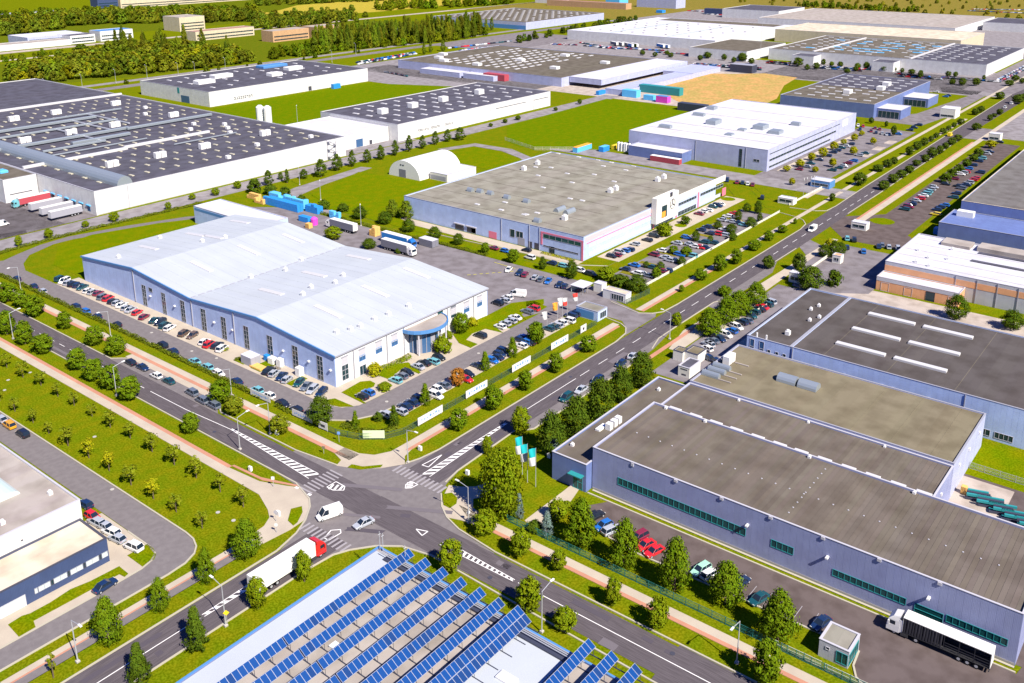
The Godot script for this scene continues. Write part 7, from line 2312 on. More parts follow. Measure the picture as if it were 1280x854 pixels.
	tree_row("uucB", "at the door of the low office wing", "the flags", "shrubs by the office door", [-112.1, -155.9, 4.3, 5.3, -113.2, -155.1, 1.9, 2.3, -108.2, -155.9, 3.8, 2.6, -108.7, -155.2, 1.5, 3.2])
	tree_row("f", "on the road verge below the solar roof", "the crossing", "verge trees of the solar building", [-103.2, -110.6, 6.4, 4.9, -85, -111, 6.6, 4.5, -77.3, -111.2, 3.9, 4.4])
	tree_row("DDDDs", "on the grass between path and avenue", "the lawn corner", "verge trees of the street", [-136.8, -89.7, 7.9, 6.4, -136.2, -80.2, 7.3, 3.8, -136.1, -70.7, 6.7, 3.7, -135.7, -60.9, 9.1, 5.3, -135.6, -51.3, 4.8, 1.5])
	tree_row("CCff", "on the verge below the solar roof edge", "the near end", "verge trees of the solar building", [-123.4, -59.3, 7.6, 4.7, -122.8, -69.3, 8.2, 5.1, -123, -81.7, 6.2, 3.4, -122.3, -91.6, 6.4, 3.3])
	tree_row("s", "in the lawn row nearest the footpath", "the far end", "young lawn trees", [-257.3, -98.9, 4.3, 3.3, -247.6, -98.8, 4.8, 3.5, -239, -99.5, 4.1, 3.5, -229.4, -99.2, 4.1, 3.1, -221.4, -99.4, 3.7, 3, -212.4, -99.3, 3.4, 2.6, -203.7, -99.2, 4.6, 3.4, -195.1, -99.4, 4.3, 3.4, -185.6, -99.3, 5, 4.1, -176.6, -99.3, 5.2, 3.7, -168.1, -99.3, 5.1, 3.9, -159.3, -99.3, 4.5, 3, -150.8, -99, 4.9, 3.2])
	tree_row("ssssSSsSsssss", "in the lawn row nearest the street", "the far end", "young lawn trees", [-230.1, -88.6, 3.9, 2.7, -220.8, -88.7, 3.7, 2.9, -212.5, -88.5, 3.1, 2.6, -203.5, -88.6, 5.1, 3.9, -194.6, -88.9, 5, 3.5, -185.8, -88.9, 4.9, 3.4, -176.8, -88.9, 5, 3.9, -168.2, -89, 4.9, 3.3, -160.2, -89.3, 4.1, 2.9, -151.2, -89.4, 3.8, 2.9])
	tree_row("s", "at the lawn edge near the first parked car", "", "young lawn trees", [-239, -88.9, 3.5, 2.4])
	tree_row("f", "along the factory street", "the yard gate", "street trees by the factory", [-364.7, -163.5, 2.6, 3.3, -364.5, -178.6, 2.6, 3.1, -363.1, -190.2, 4.2, 4.7, -360.6, -213.8, 3.3, 3.1, -366.4, -229.5, 2.5, 3.4, -363.9, -239.9, 3.5, 4.1, -366, -253.3, 3.7, 4.2, -367.2, -254.2, 2.8, 3.6])
	tree_row("f", "by the ring road hedge", "the bend", "street trees by the factory", [-361.6, -150.5, 4, 3.2, -362.5, -162.6, 3.6, 3.7])
	tree_row("kkkkkkk", "behind the blue crate stacks", "the street", "shrubs by the crate yard", [-353.3, -253.7, 6.1, 6.3, -345.8, -256.9, 4.3, 6.3, -335.9, -257.1, 4.7, 6.2, -324.6, -257.3, 3.1, 4.2, -308.1, -256.1, 3.9, 5.4, -298.6, -258.5, 3.4, 4.3, -298.5, -258.5, 3.1, 4.8])
	tree_row("p", "in the clipped row along the white factory", "the fire stair", "clipped trees along the factory", [-359.5, -266.1, 7.4, 5.1, -363.8, -276.6, 3.7, 3.7, -356.1, -274.4, 6.8, 3.1, -356.3, -284.8, 4.7, 5.2, -352.5, -292.2, 8.8, 6.4, -355.5, -305.2, 8.5, 6.6, -355.8, -315.6, 8.6, 4.4, -356.1, -326.3, 7.1, 5.2, -355.3, -335.5, 7.8, 5.2, -356, -346.6, 8.4, 5.1, -356.8, -358.1, 9.1, 4.7, -356.3, -367.9, 7.6, 4.7, -357.6, -379.8, 7.7, 4.8, -357.6, -389.8, 7.2, 5.1, -354.7, -397.4, 7.5, 7.1])
	tree_row("e", "on the street beside the sports field", "the tent", "street trees by the factory", [-365.2, -437.7, 2.3, 2.9, -365.7, -452.4, 2.5, 3.7, -365.4, -465, 2.8, 4.1, -365.3, -505.6, 2.5, 3.3, -366.4, -535.4, 3.7, 3.4])
	tree_row("PPdddddl", "on the grass strip behind the depot", "the loop road", "trees behind the depot", [-276.1, -265.9, 7.4, 6, -269.8, -267.8, 7.6, 7.4, -285.1, -255.8, 5.2, 6.7, -271.4, -256.6, 5.4, 6.1, -256.4, -255.3, 5.1, 6.4, -242, -255.1, 4.8, 5.2, -229.8, -255.3, 4.3, 5.1, -215, -253.7, 4.1, 3.2])
	tree_row("fdd", "at the back wall of the hall", "the trucks", "trees behind the hall", [-272.7, -230.2, 4.9, 7.4, -253.5, -231.1, 3.8, 5.8, -240.5, -233.9, 2.1, 3.3])
	tree_row("ldd", "on the grass strip facing the pink-trimmed building", "the depot end", "trees behind the depot", [-200.6, -252.3, 5.1, 4.8, -187.7, -252.9, 4.8, 2.9, -174.4, -251.5, 6.8, 4.6])
	tree_row("fkd", "behind the bicycle shelter", "the drive", "trees by the shelter", [-163.9, -257.3, 4.6, 7.3, -157.7, -256.4, 3.4, 6.8, -150.1, -255, 5.9, 7.5])
	tree_row("BBk", "before the pink-trimmed front", "the corner", "trees before the pink front", [-172.9, -313.6, 4.8, 6.7, -173.2, -313.9, 4.5, 7.2, -174.2, -332.2, 3, 4.6])
	tree_row("ddlldddddddddkdl", "in the planting beds of the terraced car park", "the shelter", "car park trees", [-159.8, -277.1, 2.3, 2.7, -154.3, -277.4, 3.4, 3.5, -151.4, -269.6, 3.9, 3.9, -159.7, -296.4, 3, 4.2, -151.4, -287.6, 2.9, 4, -160.3, -315, 3.9, 3.9, -160.6, -334.2, 3.2, 4, -159.6, -350.7, 3.9, 3.7, -161.9, -363.7, 3.8, 3.8, -156.9, -363.8, 5.6, 3.7, -151.3, -344.8, 4.1, 5, -151.4, -353.5, 3.7, 2.7, -154, -332.7, 3.6, 5.4, -149.7, -324.8, 2.7, 3.9, -155.3, -317.3, 2.3, 3, -154.7, -297.1, 3.4, 4.6])
	tree_row("y", "in front of the white-roofed office", "the pink building", "yellow trees of the office car park", [-176.8, -441, 3, 4.4, -175.1, -453.9, 3.9, 5.1, -175.9, -471.2, 4, 4.6, -174.3, -482.4, 5.1, 5.3, -175.8, -502.3, 4.7, 4.8, -176.1, -518.3, 3.3, 3.9, -175.1, -532.3, 4.2, 4.3, -176.4, -548.6, 3.2, 3.8])
	tree_row("y", "between the car rows of the office car park", "the pink building", "yellow trees of the office car park", [-164.2, -417.6, 3.4, 3, -165.1, -448.5, 2.8, 3.8, -162.1, -463.9, 4.6, 3.9, -163.3, -497.1, 4.5, 4.3, -163.5, -529.6, 3.9, 4.1])
	tree_row("e", "on the grass before the blue-fronted hall", "the office", "trees before the blue-fronted hall", [-192.8, -585.6, 2.7, 2.3, -184.5, -589.5, 3.7, 3.6, -173.7, -584, 3.6, 2.4, -161.8, -559.4, 6.2, 3.6])
	tree_row("k", "beside the long car park", "the near end", "shrubs of the long car park", [-108.7, -466.1, 4.2, 5.6, -108.5, -477, 4.3, 5.4, -109.2, -492.2, 3.4, 5.5, -109.4, -506.8, 3.5, 5, -109.3, -521.1, 3.2, 5.1, -110, -533.5, 3.9, 5.9])
	tree_row("y", "at the gate of the long car park", "", "shrubs of the long car park", [-109.4, -559.2, 4.4, 6.1])
	tree_row("dd", "at the foot of the orange brick wall", "the garage doors", "trees by the brick building", [-60.9, -295.6, 7.7, 7.3, -45.7, -298, 5.7, 7.1])
	tree_row("edeeleeeleede", "in front of the far loading docks", "the sand ground", "trees of the far works", [-321.6, -809.2, 7.7, 9.8, -307, -793.4, 4.9, 5.3, -302.1, -801, 5.8, 6.3, -306.7, -829.4, 5.5, 4.4, -299.5, -830.7, 3.7, 4.4, -290.1, -825.7, 5, 5.3, -272.4, -793.3, 3.9, 6.1, -270.8, -809.3, 4.4, 5.2, -275.8, -828.6, 4.5, 5.3, -267.8, -826.8, 6.2, 6.3, -259.4, -824.7, 5, 5.2, -251.6, -823.8, 5.3, 6.2, -244.9, -828.9, 3.6, 4.2])
	tree_row("e", "by the far white wall", "the sand ground", "trees of the far works", [-236.9, -823.7, 4, 4.1, -228, -819.6, 4.3, 6, -215.8, -800.8, 6.6, 4.9, -200, -822.4, 4.7, 5, -195.5, -825.8, 4.3, 5, -172.5, -819.4, 4.2, 3.3, -186.8, -782.9, 4.1, 5.6, -179.4, -782.3, 5.6, 6.5, -170.3, -786.1, 6, 6.5, -150.3, -801.3, 4.5, 7.4, -151.6, -828.7, 5, 6.6, -145, -820.8, 4.1, 5.6])
	tree_row("e", "along the far car rows", "the canopy", "trees of the far works", [-471, -793.9, 5.1, 5.7, -455.6, -791.2, 4.6, 5.4, -454, -811.4, 4.1, 5.9, -441.9, -796.8, 4.5, 5.8, -409.4, -794, 4.9, 5.2, -410.5, -811.1, 5.9, 8, -391.7, -807.3, 5.8, 6.3, -377, -796.6, 5.3, 5.1, -375.3, -810.8, 7.6, 8.8, -361.4, -799.8, 5.2, 6.6])
	tree_row("P", "among the poplars by the far car park", "the road", "far poplars", [-645.6, -673, 11, 4.6, -651.5, -688.5, 10.7, 4.7, -647, -702.1, 11.3, 5.9, -719, -773.2, 16, 9.8, -742.2, -893.2, 16, 5.8, -743.4, -771.5, 16, 9.3, -781.1, -796.7, 16, 8.3, -817.2, -798.1, 16, 8.5, -814.7, -785.8, 16, 8.4, -825.9, -777.6, 16, 8.4, -840.1, -781.3, 16, 8.5, -816, -777.8, 16, 8.4, -877.5, -798.1, 16, 8.8, -733.1, -610.5, 16, 9.4])
	hedge("long clipped hedge between the ring road and the crossing road", [-340, -131.2, -300, -131.4, -262, -131.6, -238, -131.5, -212, -131.3, -196, -131.2], 1.5, 1.5)
	hedge("bushy hedge between the car row and the blue banners", [-196, -131.1, -186.5, -130.9], 1.4, 1.6)
	hedge("short hedge between the two blue banners", [-181, -130.8, -175, -130.6], 1.2, 1.3)
	hedge("curved clipped hedge between the factory street and the track", [-356, -134, -358.8, -145, -359.8, -160, -359.7, -180, -358.5, -205, -357, -228], 2.0, 1.5)
	hedge("clipped hedge along the depot fence towards the pink building", [-336, -252, -300, -250.3, -262, -250.2, -235, -251.4, -212, -251.8], 1.6, 1.4)
	hedge("low shrubs planted at the foot of the corner board", [-160, -134.5, -154, -135.5, -150, -138, -149, -142], 2.2, 1.3)
	hedge("yellowish flower bed along the pink-trimmed wall", [-199, -267.2, -184, -267], 2.0, 0.6, "leaf_yellow")
	hedge("dry hedge between the grey roof and the brick building", [-97, -286, -78, -281, -60, -279, -40, -277], 1.6, 1.0, "leaf_olive", 9.0)
	hedge("clipped box hedge in the forecourt of the hall", [-166.8, -153.6, -164.9, -155.4], 1.4, 0.8)
	hedge("rounded light hedge under the hall windows", [-174.8, -160, -174, -172], 2.4, 1.4, "leaf_fresh")
	hedge("planted strip of small bushes among the parked cars at the hall", [-211.5, -140.6, -207.5, -145.5], 2.0, 0.9)
	hedge("small yellowing bush among the parked cars at the hall", [-219.6, -141, -218.8, -143.5], 1.8, 1.3, "leaf_olive")
	wood("wood", "broad green wood between the railway and the far road", [-799.2, -338, -761.4, -358.6, -747.8, -412.7, -734.1, -464.4, -730.6, -535.7, -775.7, -552.7, -847.5, -538.2, -918.1, -518.8, -892.1, -458, -837.3, -396, -826.7, -350.2], 7.5, 8, 14, "leaf_wood", "round", 1)
	wood("wood", "lighter trees scattered through the broad wood", [-799.2, -338, -761.4, -358.6, -747.8, -412.7, -734.1, -464.4, -730.6, -535.7, -775.7, -552.7, -847.5, -538.2, -918.1, -518.8, -892.1, -458, -837.3, -396, -826.7, -350.2], 15, 8, 13, "leaf_fresh", "round", 2)
	wood("wood", "slim poplars standing out of the broad wood", [-870.2, -474.4, -797.4, -514.1, -760.6, -541.7, -824.8, -588.4, -906.2, -581.2, -972.5, -531.9], 26, 16, 24, "leaf_wood", "tall", 3)
	wood("wood", "tall poplar belt beside the far car park", [-723.2, -599.6, -729.7, -655.2, -715.3, -709.5, -700, -767.6, -711.4, -852.1, -753.5, -884.4, -783.6, -838.5, -792.5, -786.7, -805.5, -724.1, -807.2, -673.6], 9.5, 14, 25, "leaf_wood", "tall", 4)
	wood("wood", "low trees under the poplar belt", [-737.6, -544.6, -724.5, -598.7, -729.7, -655.2, -715.3, -709.5, -700, -767.6, -711.4, -852.1, -741.1, -869.9, -774, -768.2, -787.4, -707.6, -789.6, -658.8, -762.1, -570.6], 9, 6, 10, "leaf_mid", "round", 5)
	wood("wood", "far dark wood behind the railway sheds", [-1155.5, -496.4, -1150.8, -521.8, -1213.1, -623, -1182.9, -672.6, -1123.8, -729.9, -1073.8, -795.2, -1158.7, -859, -1208.9, -773.2, -1286.6, -732.9, -1314.4, -664.8, -1310.4, -565.3], 12, 10, 16, "leaf_wood", "round", 6)
	wood("wood", "farthest belt of trees below the cream works", [-1322.2, -570.6, -1327, -671.3, -1299.2, -740.2, -1220.6, -780.8, -1170.3, -867.7, -1218.9, -904.2, -1352.3, -771.1, -1408.8, -677.5, -1424.7, -616.1], 14, 9, 14, "leaf_mid", "round", 7)
	wood("wood", "orchard trees behind the yellow brick blocks", [-993.4, -732.4, -963.3, -742.1, -968, -816.3, -964.1, -875.4, -1010.3, -917.7, -1056.2, -884.3, -1091.8, -842.6, -1106, -816.7], 11, 8, 13, "leaf_wood", "round", 8)
	wood("bushes", "bushes dotted over the wheat field", [-1151.1, -881.6, -1099, -990.8, -978.3, -941, -1013.8, -883.9, -1077, -837.8], 30, 6, 11, "leaf_wood", "round", 9)
	wood("wood", "hedgerow at the far side of the wheat field", [-1299.7, -964.8, -1239.7, -1118.6, -1145.1, -1258.3, -1033.8, -1441.1, -1074.1, -1497.2, -1300.1, -1173.5, -1359.6, -1009.8], 15, 8, 14, "leaf_wood", "round", 10)
	wood("wood", "trees along the pale road before the wheat field", [-1069.2, -1012.3, -1022.4, -1123, -982.5, -1235, -1016.6, -1277.8, -1068.3, -1173.6, -1127.4, -1067.8], 14, 8, 13, "leaf_mid", "round", 16)
	wood("wood", "far trees on the heath edge", [-579.1, -1461.8, -399.5, -1443.5, -412, -1487.1, -598.5, -1510], 12, 5, 9, "leaf_mid", "round", 11)
	wood("wood", "two rows of small trees along the far access road", [-631.3, -804.3, -643, -897.2, -655.9, -1018.7, -670, -1119.6, -682.6, -1140.6, -670.4, -1041.2, -658.8, -919.1, -650.6, -828.9], 10, 5, 9, "leaf_dark", "round", 12)
	wood("bushes", "bushes on the verge of the far road beyond the factory", [-712, -280, -712, -690, -703, -690, -703, -280], 14, 3, 6, "leaf_dark", "round", 13)
	wood("bushes", "scrub bushes between the railway and its sheds", [-909.9, -387.2, -914.5, -426.3, -951.6, -493.8, -979.1, -508.6, -951.6, -444.3, -945.5, -403.1], 11, 3, 6, "leaf_mid", "round", 14)
	wood("bushes", "scattered bushes on the tawny heath", [-900, -1560, -300, -1360, 100, -1330, 300, -1700, -300, -1900, -900, -1800], 38, 3, 7, "leaf_olive", "round", 15)
	# street things
	solar_row("first blue solar panel row on the white-roofed building, counted from the street", -104.5, -101.9, -54, 1)
	solar_row("second blue solar panel row on the white-roofed building, counted from the street", -100.4, -101.9, -54, 1)
	solar_row("third blue solar panel row on the white-roofed building, counted from the street", -96.25, -101.9, -54, 1)
	solar_row("fourth blue solar panel row on the white-roofed building, counted from the street", -92, -101.9, -54, 1)
	solar_row("fifth blue solar panel row on the white-roofed building, counted from the street", -87.75, -101.9, -54, 1)
	solar_row("sixth blue solar panel row on the white-roofed building, counted from the street", -83.65, -101.9, -60, 1)
	solar_row("seventh, double blue solar panel row on the white-roofed building, counted from the street", -78.9, -101.9, -60, 2)
	solar_row("nearest short solar panel row beyond the bare roof patch", -66.6, -103.2, -72, 1)
	solar_row("middle short solar panel row beyond the bare roof patch", -62.4, -103.2, -72, 1)
	solar_row("last short solar panel row beyond the bare roof patch", -58.2, -103.2, -72, 1)
	lamp("grey street lamp at the footpath of the crossing road, nearest the far bend", -275.2, -108.8, 0)
	lamp("grey street lamp beside the cars of the lay-by, arm over the road", -253.8, -127.4, 180)
	lamp("grey street lamp near the hedge at the far bend", -313.6, -128.9, 180)
	lamp("grey street lamp between two round trees opposite the lay-by", -217.6, -108.7, 0)
	lamp("grey street lamp at the end of the lay-by, beside a round tree", -193.2, -126.5, 180)
	lamp("grey street lamp on the near verge by the hatched wedge", -170.4, -112.4, 0)
	lamp("grey street lamp on the far verge by the fence end, near the crossing", -170.7, -121.2, 180)
	lamp("grey street lamp at the avenue corner of the hall lawn", -135.8, -132.4, -90)
	lamp("grey street lamp at the plaza by the willow", -110.2, -123.8, 90)
	lamp("grey street lamp on the street verge with the thin yellow tree", -135.7, -55.4, -90)
	lamp("grey street lamp with the yellow diamond sign, below the solar roof", -123.7, -75.5, 90)
	lamp("grey street lamp at the corner of the solar roof", -80, -108.1, 0)
	lamp("grey street lamp in the shade by the green fence", -50.7, -122.1, 180)
	lamp("grey street lamp at the tip of the avenue verge, with a thin pole", -122.7, -227.9, 90)
	lamp("slim far street lamp by the road behind the factory, first from its yard", -710.1, -331.5, 90, 11, 1.5)
	lamp("slim far street lamp by the road behind the factory, second from its yard", -709.8, -360, 90, 11, 1.5)
	lamp("slim far street lamp by the road behind the factory, third from its yard", -715.5, -390.8, 90, 11, 1.5)
	lamp("slim far street lamp by the road behind the factory, fourth from its yard", -719.1, -420.3, 90, 11, 1.5)
	lamp("slim far street lamp by the road behind the factory, fifth from its yard", -710.5, -443.7, 90, 11, 1.5)
	lamp("slim far street lamp by the road behind the factory, sixth from its yard", -703.2, -454.9, 90, 11, 1.5)
	lamp("slim far street lamp by the road behind the factory, seventh from its yard", -707.1, -487.8, 90, 11, 1.5)
	lamp("slim far street lamp by the road behind the factory, eighth from its yard", -672.9, -579, 90, 11, 1.5)
	lamp("slim far street lamp by the road behind the factory, ninth from its yard", -699.5, -632.9, 90, 11, 1.5)
	lamp("tall mast by the sand ground", -341.5, -772.9, 45, 42, 0.8)
	lamp("mast lamp on the loop lawn", -319.9, -264.2, 45, 9, 0.8)
	lamp("mast lamp on the lawn by the tent road", -348.1, -275.4, 45, 9, 0.8)
	lamp("mast lamp behind the depot shrubs", -276.8, -248.6, 45, 9, 0.8)
	lamp("mast lamp on the field by the silos", -465.3, -369.7, 45, 12, 0.8)
	sign_post("yellow diamond priority sign below the solar roof", -123.5, -75.7, 3.2, "sign_yellow", "diamond", 50)
	sign_post("white square sign on the corner verge", -151.8, -107.5, 2.6, "unit_white", "square", 40)
	sign_post("small blue cycle path sign at the hall corner", -154.8, -128.8, 2.8, "print_blue", "square", 30)
	sign_post("grey sign post on the plaza edge", -110.5, -124.1, 2.6, "unit_white", "round", 60)
	sign_post("sign post at the street corner lawn", -141.3, -100, 2.6, "trim_grey", "round", 40)
	sign_post("brown sign board by the footpath", -153.7, -123.2, 2, "roof_tan", "square", 30)
	sign_post("sign post on the small corner island", -138.2, -97.7, 2.2, "unit_white", "round", 30)
	cabinet("white cabinet at the foot of a lamp by the hatched wedge", -161.1, -108.4)
	cabinet("white cabinet on the corner lawn by the street", -142.6, -101.6)
	cabinet("white cabinet on the verge by the willow", -122.1, -137.1)
	cabinet("white cabinet near the avenue corner lamp", -137.4, -138)
	cabinet("white cabinet beside the fence lamp", -169.2, -122)
	cabinet("white cabinet by the entrance path", -112, -153.8)
	fence("green_fence", "green wire fence along the near footpath of the yard", [-104.5, -129.2, -33.5, -129.3, -20, -129.3], 1.5, 2.5, "fence_green", "fence_green", 0.22)
	fence("sliding_gate", "white-railed first gate leaf standing in the green fence line", [-48.2, -129.6, -39.5, -129.7], 1.3, 2.9, "fence_green", "fence_white", 0.9)
	fence("sliding_gate", "white-railed second gate leaf standing in the green fence line", [-39, -129.6, -30.5, -129.7], 1.3, 2.9, "fence_green", "fence_white", 0.9)
	fence("wire_fence", "dark wire fence with banners along the avenue lawn", [-152, -132.6, -147.5, -136.4, -145.6, -141, -145.6, -224], 1.6, 3.0, "fence_dark", "fence_dark", 0.24)
	fence("wire_fence", "dark wire fence along the crossing road lawn", [-165, -130.4, -158, -130.6, -152, -132.6], 1.6, 3.0, "fence_dark", "fence_dark", 0.24)
	fence("white_fence", "long white panel fence along the terraced car park", [-150.4, -259.8, -150.4, -371], 1.0, 2.4, "fence_white", "fence_white", 0.3, true)
	fence("white_fence", "white panel fence from the gatehouse along the office drive", [-151.5, -384, -151, -424], 1.0, 2.4, "fence_white", "fence_white", 0.3, true)
	fence("white_fence", "white panel fence beside the second junction car park", [-118, -338, -113, -338, -113, -296], 1.2, 2.4, "fence_white", "fence_white", 0.3, true)
	fence("white_fence", "white panel fence by the small utility house", [-117, -262, -111, -262, -110.5, -268], 1.4, 2.0, "fence_white", "fence_white", 0.3, true)
	fence("wire_fence", "pale wire fence between the sports field and the lawn", [-334, -413, -305, -403, -288, -416], 1.8, 4.0, "fence_white", "fence_white", 0.5)
	fence("wire_fence", "dark green fence beside the cream cabin", [-147, -243, -146, -256, -151, -260], 1.8, 2.6, "fence_dark", "fence_dark", 0.24)
	fence("wire_fence", "thin wire fence across the grass behind the brown building", [-36, -208, 20, -208], 1.6, 3.0, "steel", "steel", 0.4)
	banner("white banner with blue print nearest the crossing", -145.2, -145.4, -145.2, -154.2, 2, "flag_white", "print_blue", 7, 145)
	banner("second white banner with blue print along the fence", -145.2, -163, -145.2, -171.5, 2, "flag_white", "print_blue", 7, 163)
	banner("third white banner with blue print along the fence", -145.2, -182, -145.2, -190.2, 2, "flag_white", "print_blue", 6, 182)
	banner("fourth white banner with dark blue print along the fence", -145.3, -200, -145.3, -208.4, 2, "flag_white", "print_blue", 6, 200)
	banner("small white board nearest the depot gate", -145.3, -214.8, -145.3, -217.8, 2.2, "flag_white", "print_dark", 1, 214)
	banner("pale green blank board across the lawn corner", -151.4, -133.2, -147.4, -136.4, 2, "board_green", "board_green", 0, 151)
	banner("blue and white banner beside the parked white car", -190.6, -130.4, -182.8, -130.6, 1.7, "flag_white", "print_blue", 9, 190)
	banner("blue and white banner beside the two navy cars", -173.6, -130.2, -166.2, -130.4, 1.7, "flag_white", "print_blue", 9, 173)
	banner("small white board at the fence corner near the big tree", -163.6, -130.1, -160.6, -130.3, 1.9, "flag_white", "print_dark", 1, 163)
	flag("first flagpole with a turquoise and white flag on the office lawn", -112.6, -144.6, 9.5, "flag_teal", "flag_white", 0)
	flag("second flagpole with a turquoise and white flag on the office lawn", -109.8, -142.8, 9.5, "flag_teal", "flag_white", 1)
	flag("third flagpole with a turquoise and white flag on the office lawn", -107.4, -142.6, 9.5, "flag_teal", "flag_white", 2)
	flag("white flag nearest the crossing at the depot gate", -155.3, -211.6, 6, "flag_white", "flag_white", 684, 1.6, 2.6)
	flag("orange flag at the depot gate", -156.3, -218.4, 6.5, "flag_orange", "flag_orange", 697, 1.6, 2.6)
	flag("tall white banner flag at the depot gate", -155.9, -220.4, 7.5, "flag_white", "flag_white", 703, 1.6, 2.6)
	flag("white and red flag at the depot gate", -155.5, -222.3, 7, "flag_white", "flag_red", 709, 1.6, 2.6)
	flag("red flag beside the grey gatehouse", -155.1, -227.4, 7, "flag_red", "flag_white", 722, 1.6, 2.6)
	flag("first bare white flagpole at the office gatehouse", -152.2, -401.3, 9, "flag_white", "flag_white", 0, 0.3, 1.2)
	flag("second bare white flagpole at the office gatehouse", -151.6, -403.5, 9, "flag_white", "flag_white", 1, 0.3, 1.2)
	flag("third bare white flagpole at the office gatehouse", -150.7, -405.9, 9, "flag_white", "flag_white", 2, 0.3, 1.2)
	flag("fourth bare white flagpole at the office gatehouse", -150.1, -408.1, 9, "flag_white", "flag_white", 3, 0.3, 1.2)
	crate_pile("in the long stack nearest the hall", -324, -246.5, 13, 2, 2, Vector3(1.8, 1.7, 1.6), "crate_blue", "blue crate", 0.05)
	crate_pile("in the lighter stack behind", -326, -251.2, 14, 2, 3, Vector3(1.7, 1.3, 1.5), "crate_light", "light blue crate", 0.2)
	crate_pile("in the stack by the trucks", -307.5, -250, 4, 2, 4, Vector3(2.0, 1.0, 1.6), "crate_blue", "vivid blue crate", 0.2)
	crate_pile("beside the dark shrubs", -293.5, -249.5, 4, 1, 2, Vector3(1.5, 1.5, 1.5), "crate_light", "pale blue crate", 0.1)
	crate_pile("at the street end of the yard", -345, -247, 5, 1, 2, Vector3(1.8, 1.4, 1.5), "wood", "wooden crate", 0.2)
	crate_pile("behind the blue stack", -337.5, -245, 4, 2, 2, Vector3(1.6, 1.1, 1.4), "wood", "timber crate", 0.2)
	crate_pile("beside the blue truck", -263.5, -243.6, 2, 2, 3, Vector3(1.7, 1.2, 1.5), "wood", "yellow wooden crate", 0.1)
	part("magenta_drum", silo_mesh(1.5, 2.6), mats["magenta"], self, Vector3(-293.4, 0.05, -238.2))
	tag(get_child(get_child_count() - 1), "round magenta container beside the crate stacks", "container")
	crate_pile("by the magenta container", -291.8, -234, 1, 1, 1, Vector3(2.4, 2.0, 2.0), "wood", "tan crate", 0)
	container("blue waste container beside the magenta drum", -299.8, -238.9, 0, 6, 2.4, 2.2, "crate_blue", "")
	container("grey storage box on the grass by the depot", -238, -247.5, 0, 7, 3.5, 2.8, "curtain_grey", "roof_white")
	container("long blue and white container behind the pink hall", -284, -418.3, 90, 14, 3, 2.8, "crate_light", "flag_orange")
	container("bright blue container beside the white one", -273.5, -423.9, 90, 6, 3, 2.8, "crate_blue", "crate_light")
	container("yellow skip by the office annex", -271.6, -432.9, 90, 6, 2.4, 2.2, "sign_yellow", "")
	container("long red and white container at the office annex", -234, -421.5, 0, 17, 3, 2.8, "curtain_red", "tarp_white")
	container("small blue container on the works drive", -377.9, -579.4, 90, 9, 2.6, 2.8, "crate_blue", "")
	container("turquoise stacked container by the sports field", -354.6, -583.9, 0, 12, 6, 5, "crate_light", "")
	container("purple container beside the turquoise ones", -324.6, -577.5, 0, 9, 5, 4.5, "magenta", "trim_blue")
	container("light blue container beside the purple one", -337.1, -580.2, 0, 8, 4, 3.5, "crate_light", "")
	container("long dark green container stack on the sand ground", -344.7, -609.1, 0, 34, 6, 5.5, "trim_teal", "")
	container("dark stacked racks at the edge of the sports field", -292.1, -559.9, 0, 20, 6, 5, "rack_dark", "")
	container("blue steel container rack on the sand ground", -345.1, -748.6, 0, 20, 10, 6.5, "rack_dark", "trim_grey")
	container("yellow container at the loading wall", -246.1, -270.8, 0, 5, 2.6, 2.8, "sign_yellow", "")
	container("blue container at the green field edge", -554.9, -479.9, 90, 7, 3, 3.5, "crate_blue", "")
	container("blue skip by the tall blue wall", -86.7, -381.4, 0, 8, 3, 2.4, "crate_blue", "trim_blue")
	container("yellow machine box by the tall blue wall", -84.1, -388.6, 0, 4, 2.5, 3, "sign_yellow", "")
	container("blue press beside the yellow machine box", -79, -388.6, 20, 5, 2.5, 3, "crate_light", "")
	container("first small blue skip at the blue wall", -73.1, -384.3, 60, 4, 2, 2.2, "crate_light", "")
	container("second small blue skip at the blue wall", -70, -384.2, 60, 4, 2, 2.2, "crate_blue", "")
	container("third small blue skip at the blue wall", -65.7, -383.9, 60, 5, 2, 2.4, "crate_light", "")
	container("open white container at the blue wall", -64.2, -391.3, 0, 6, 3, 4, "tarp_white", "roof_dark")
	container("teal machine rack at the loading wall, nearest the trees", -262.3, -275.2, 0, 5, 3, 3.4, "trim_teal", "zinc")
	container("grey machine rack at the loading wall", -268.7, -276.1, 0, 4, 3, 4, "zinc", "")
	container("dark machine rack beside the yellow container", -256, -274.3, 0, 5, 3, 3.2, "trim_teal", "trim_grey")
	container("red containers stack at the dark-roofed hall", -483.9, -587.2, 0, 22, 6, 5, "curtain_red", "")
	container("blue dock container at the far loading wall", -221.8, -853.6, 0, 14, 5, 5, "crate_light", "")
	semi("red articulated truck with a long white box trailer at the crossing", -126.4, -91.2, 0, "car_red", "tarp_white", "tarp_white")
	semi("white articulated truck with its black side curtain half drawn, in the yard", -25.9, -146.0, 90, "car_white", "tarp_white", "curtain_black", "", true)
	semi("bright blue articulated truck behind the hall", -247.4, -241.0, -90, "car_blue", "tarp_white", "curtain_blue")
	semi("white-nosed truck with grey tarpaulin behind the hall", -241.4, -234.8, -90, "car_white", "tarp_white", "curtain_grey")
	semi("white truck with dark grey trailer by the crate stacks", -279, -240.2, 90, "car_white", "tarp_white", "curtain_grey")
	semi("green truck with a red-sided trailer at the factory dock", -416, -181.2, 180, "car_turquoise", "tarp_white", "curtain_red")
	lone_trailer("pale grey trailer backed to the factory dock, third from the corner", -403.5, -181.5, 180, "tarp_white", "trim_grey")
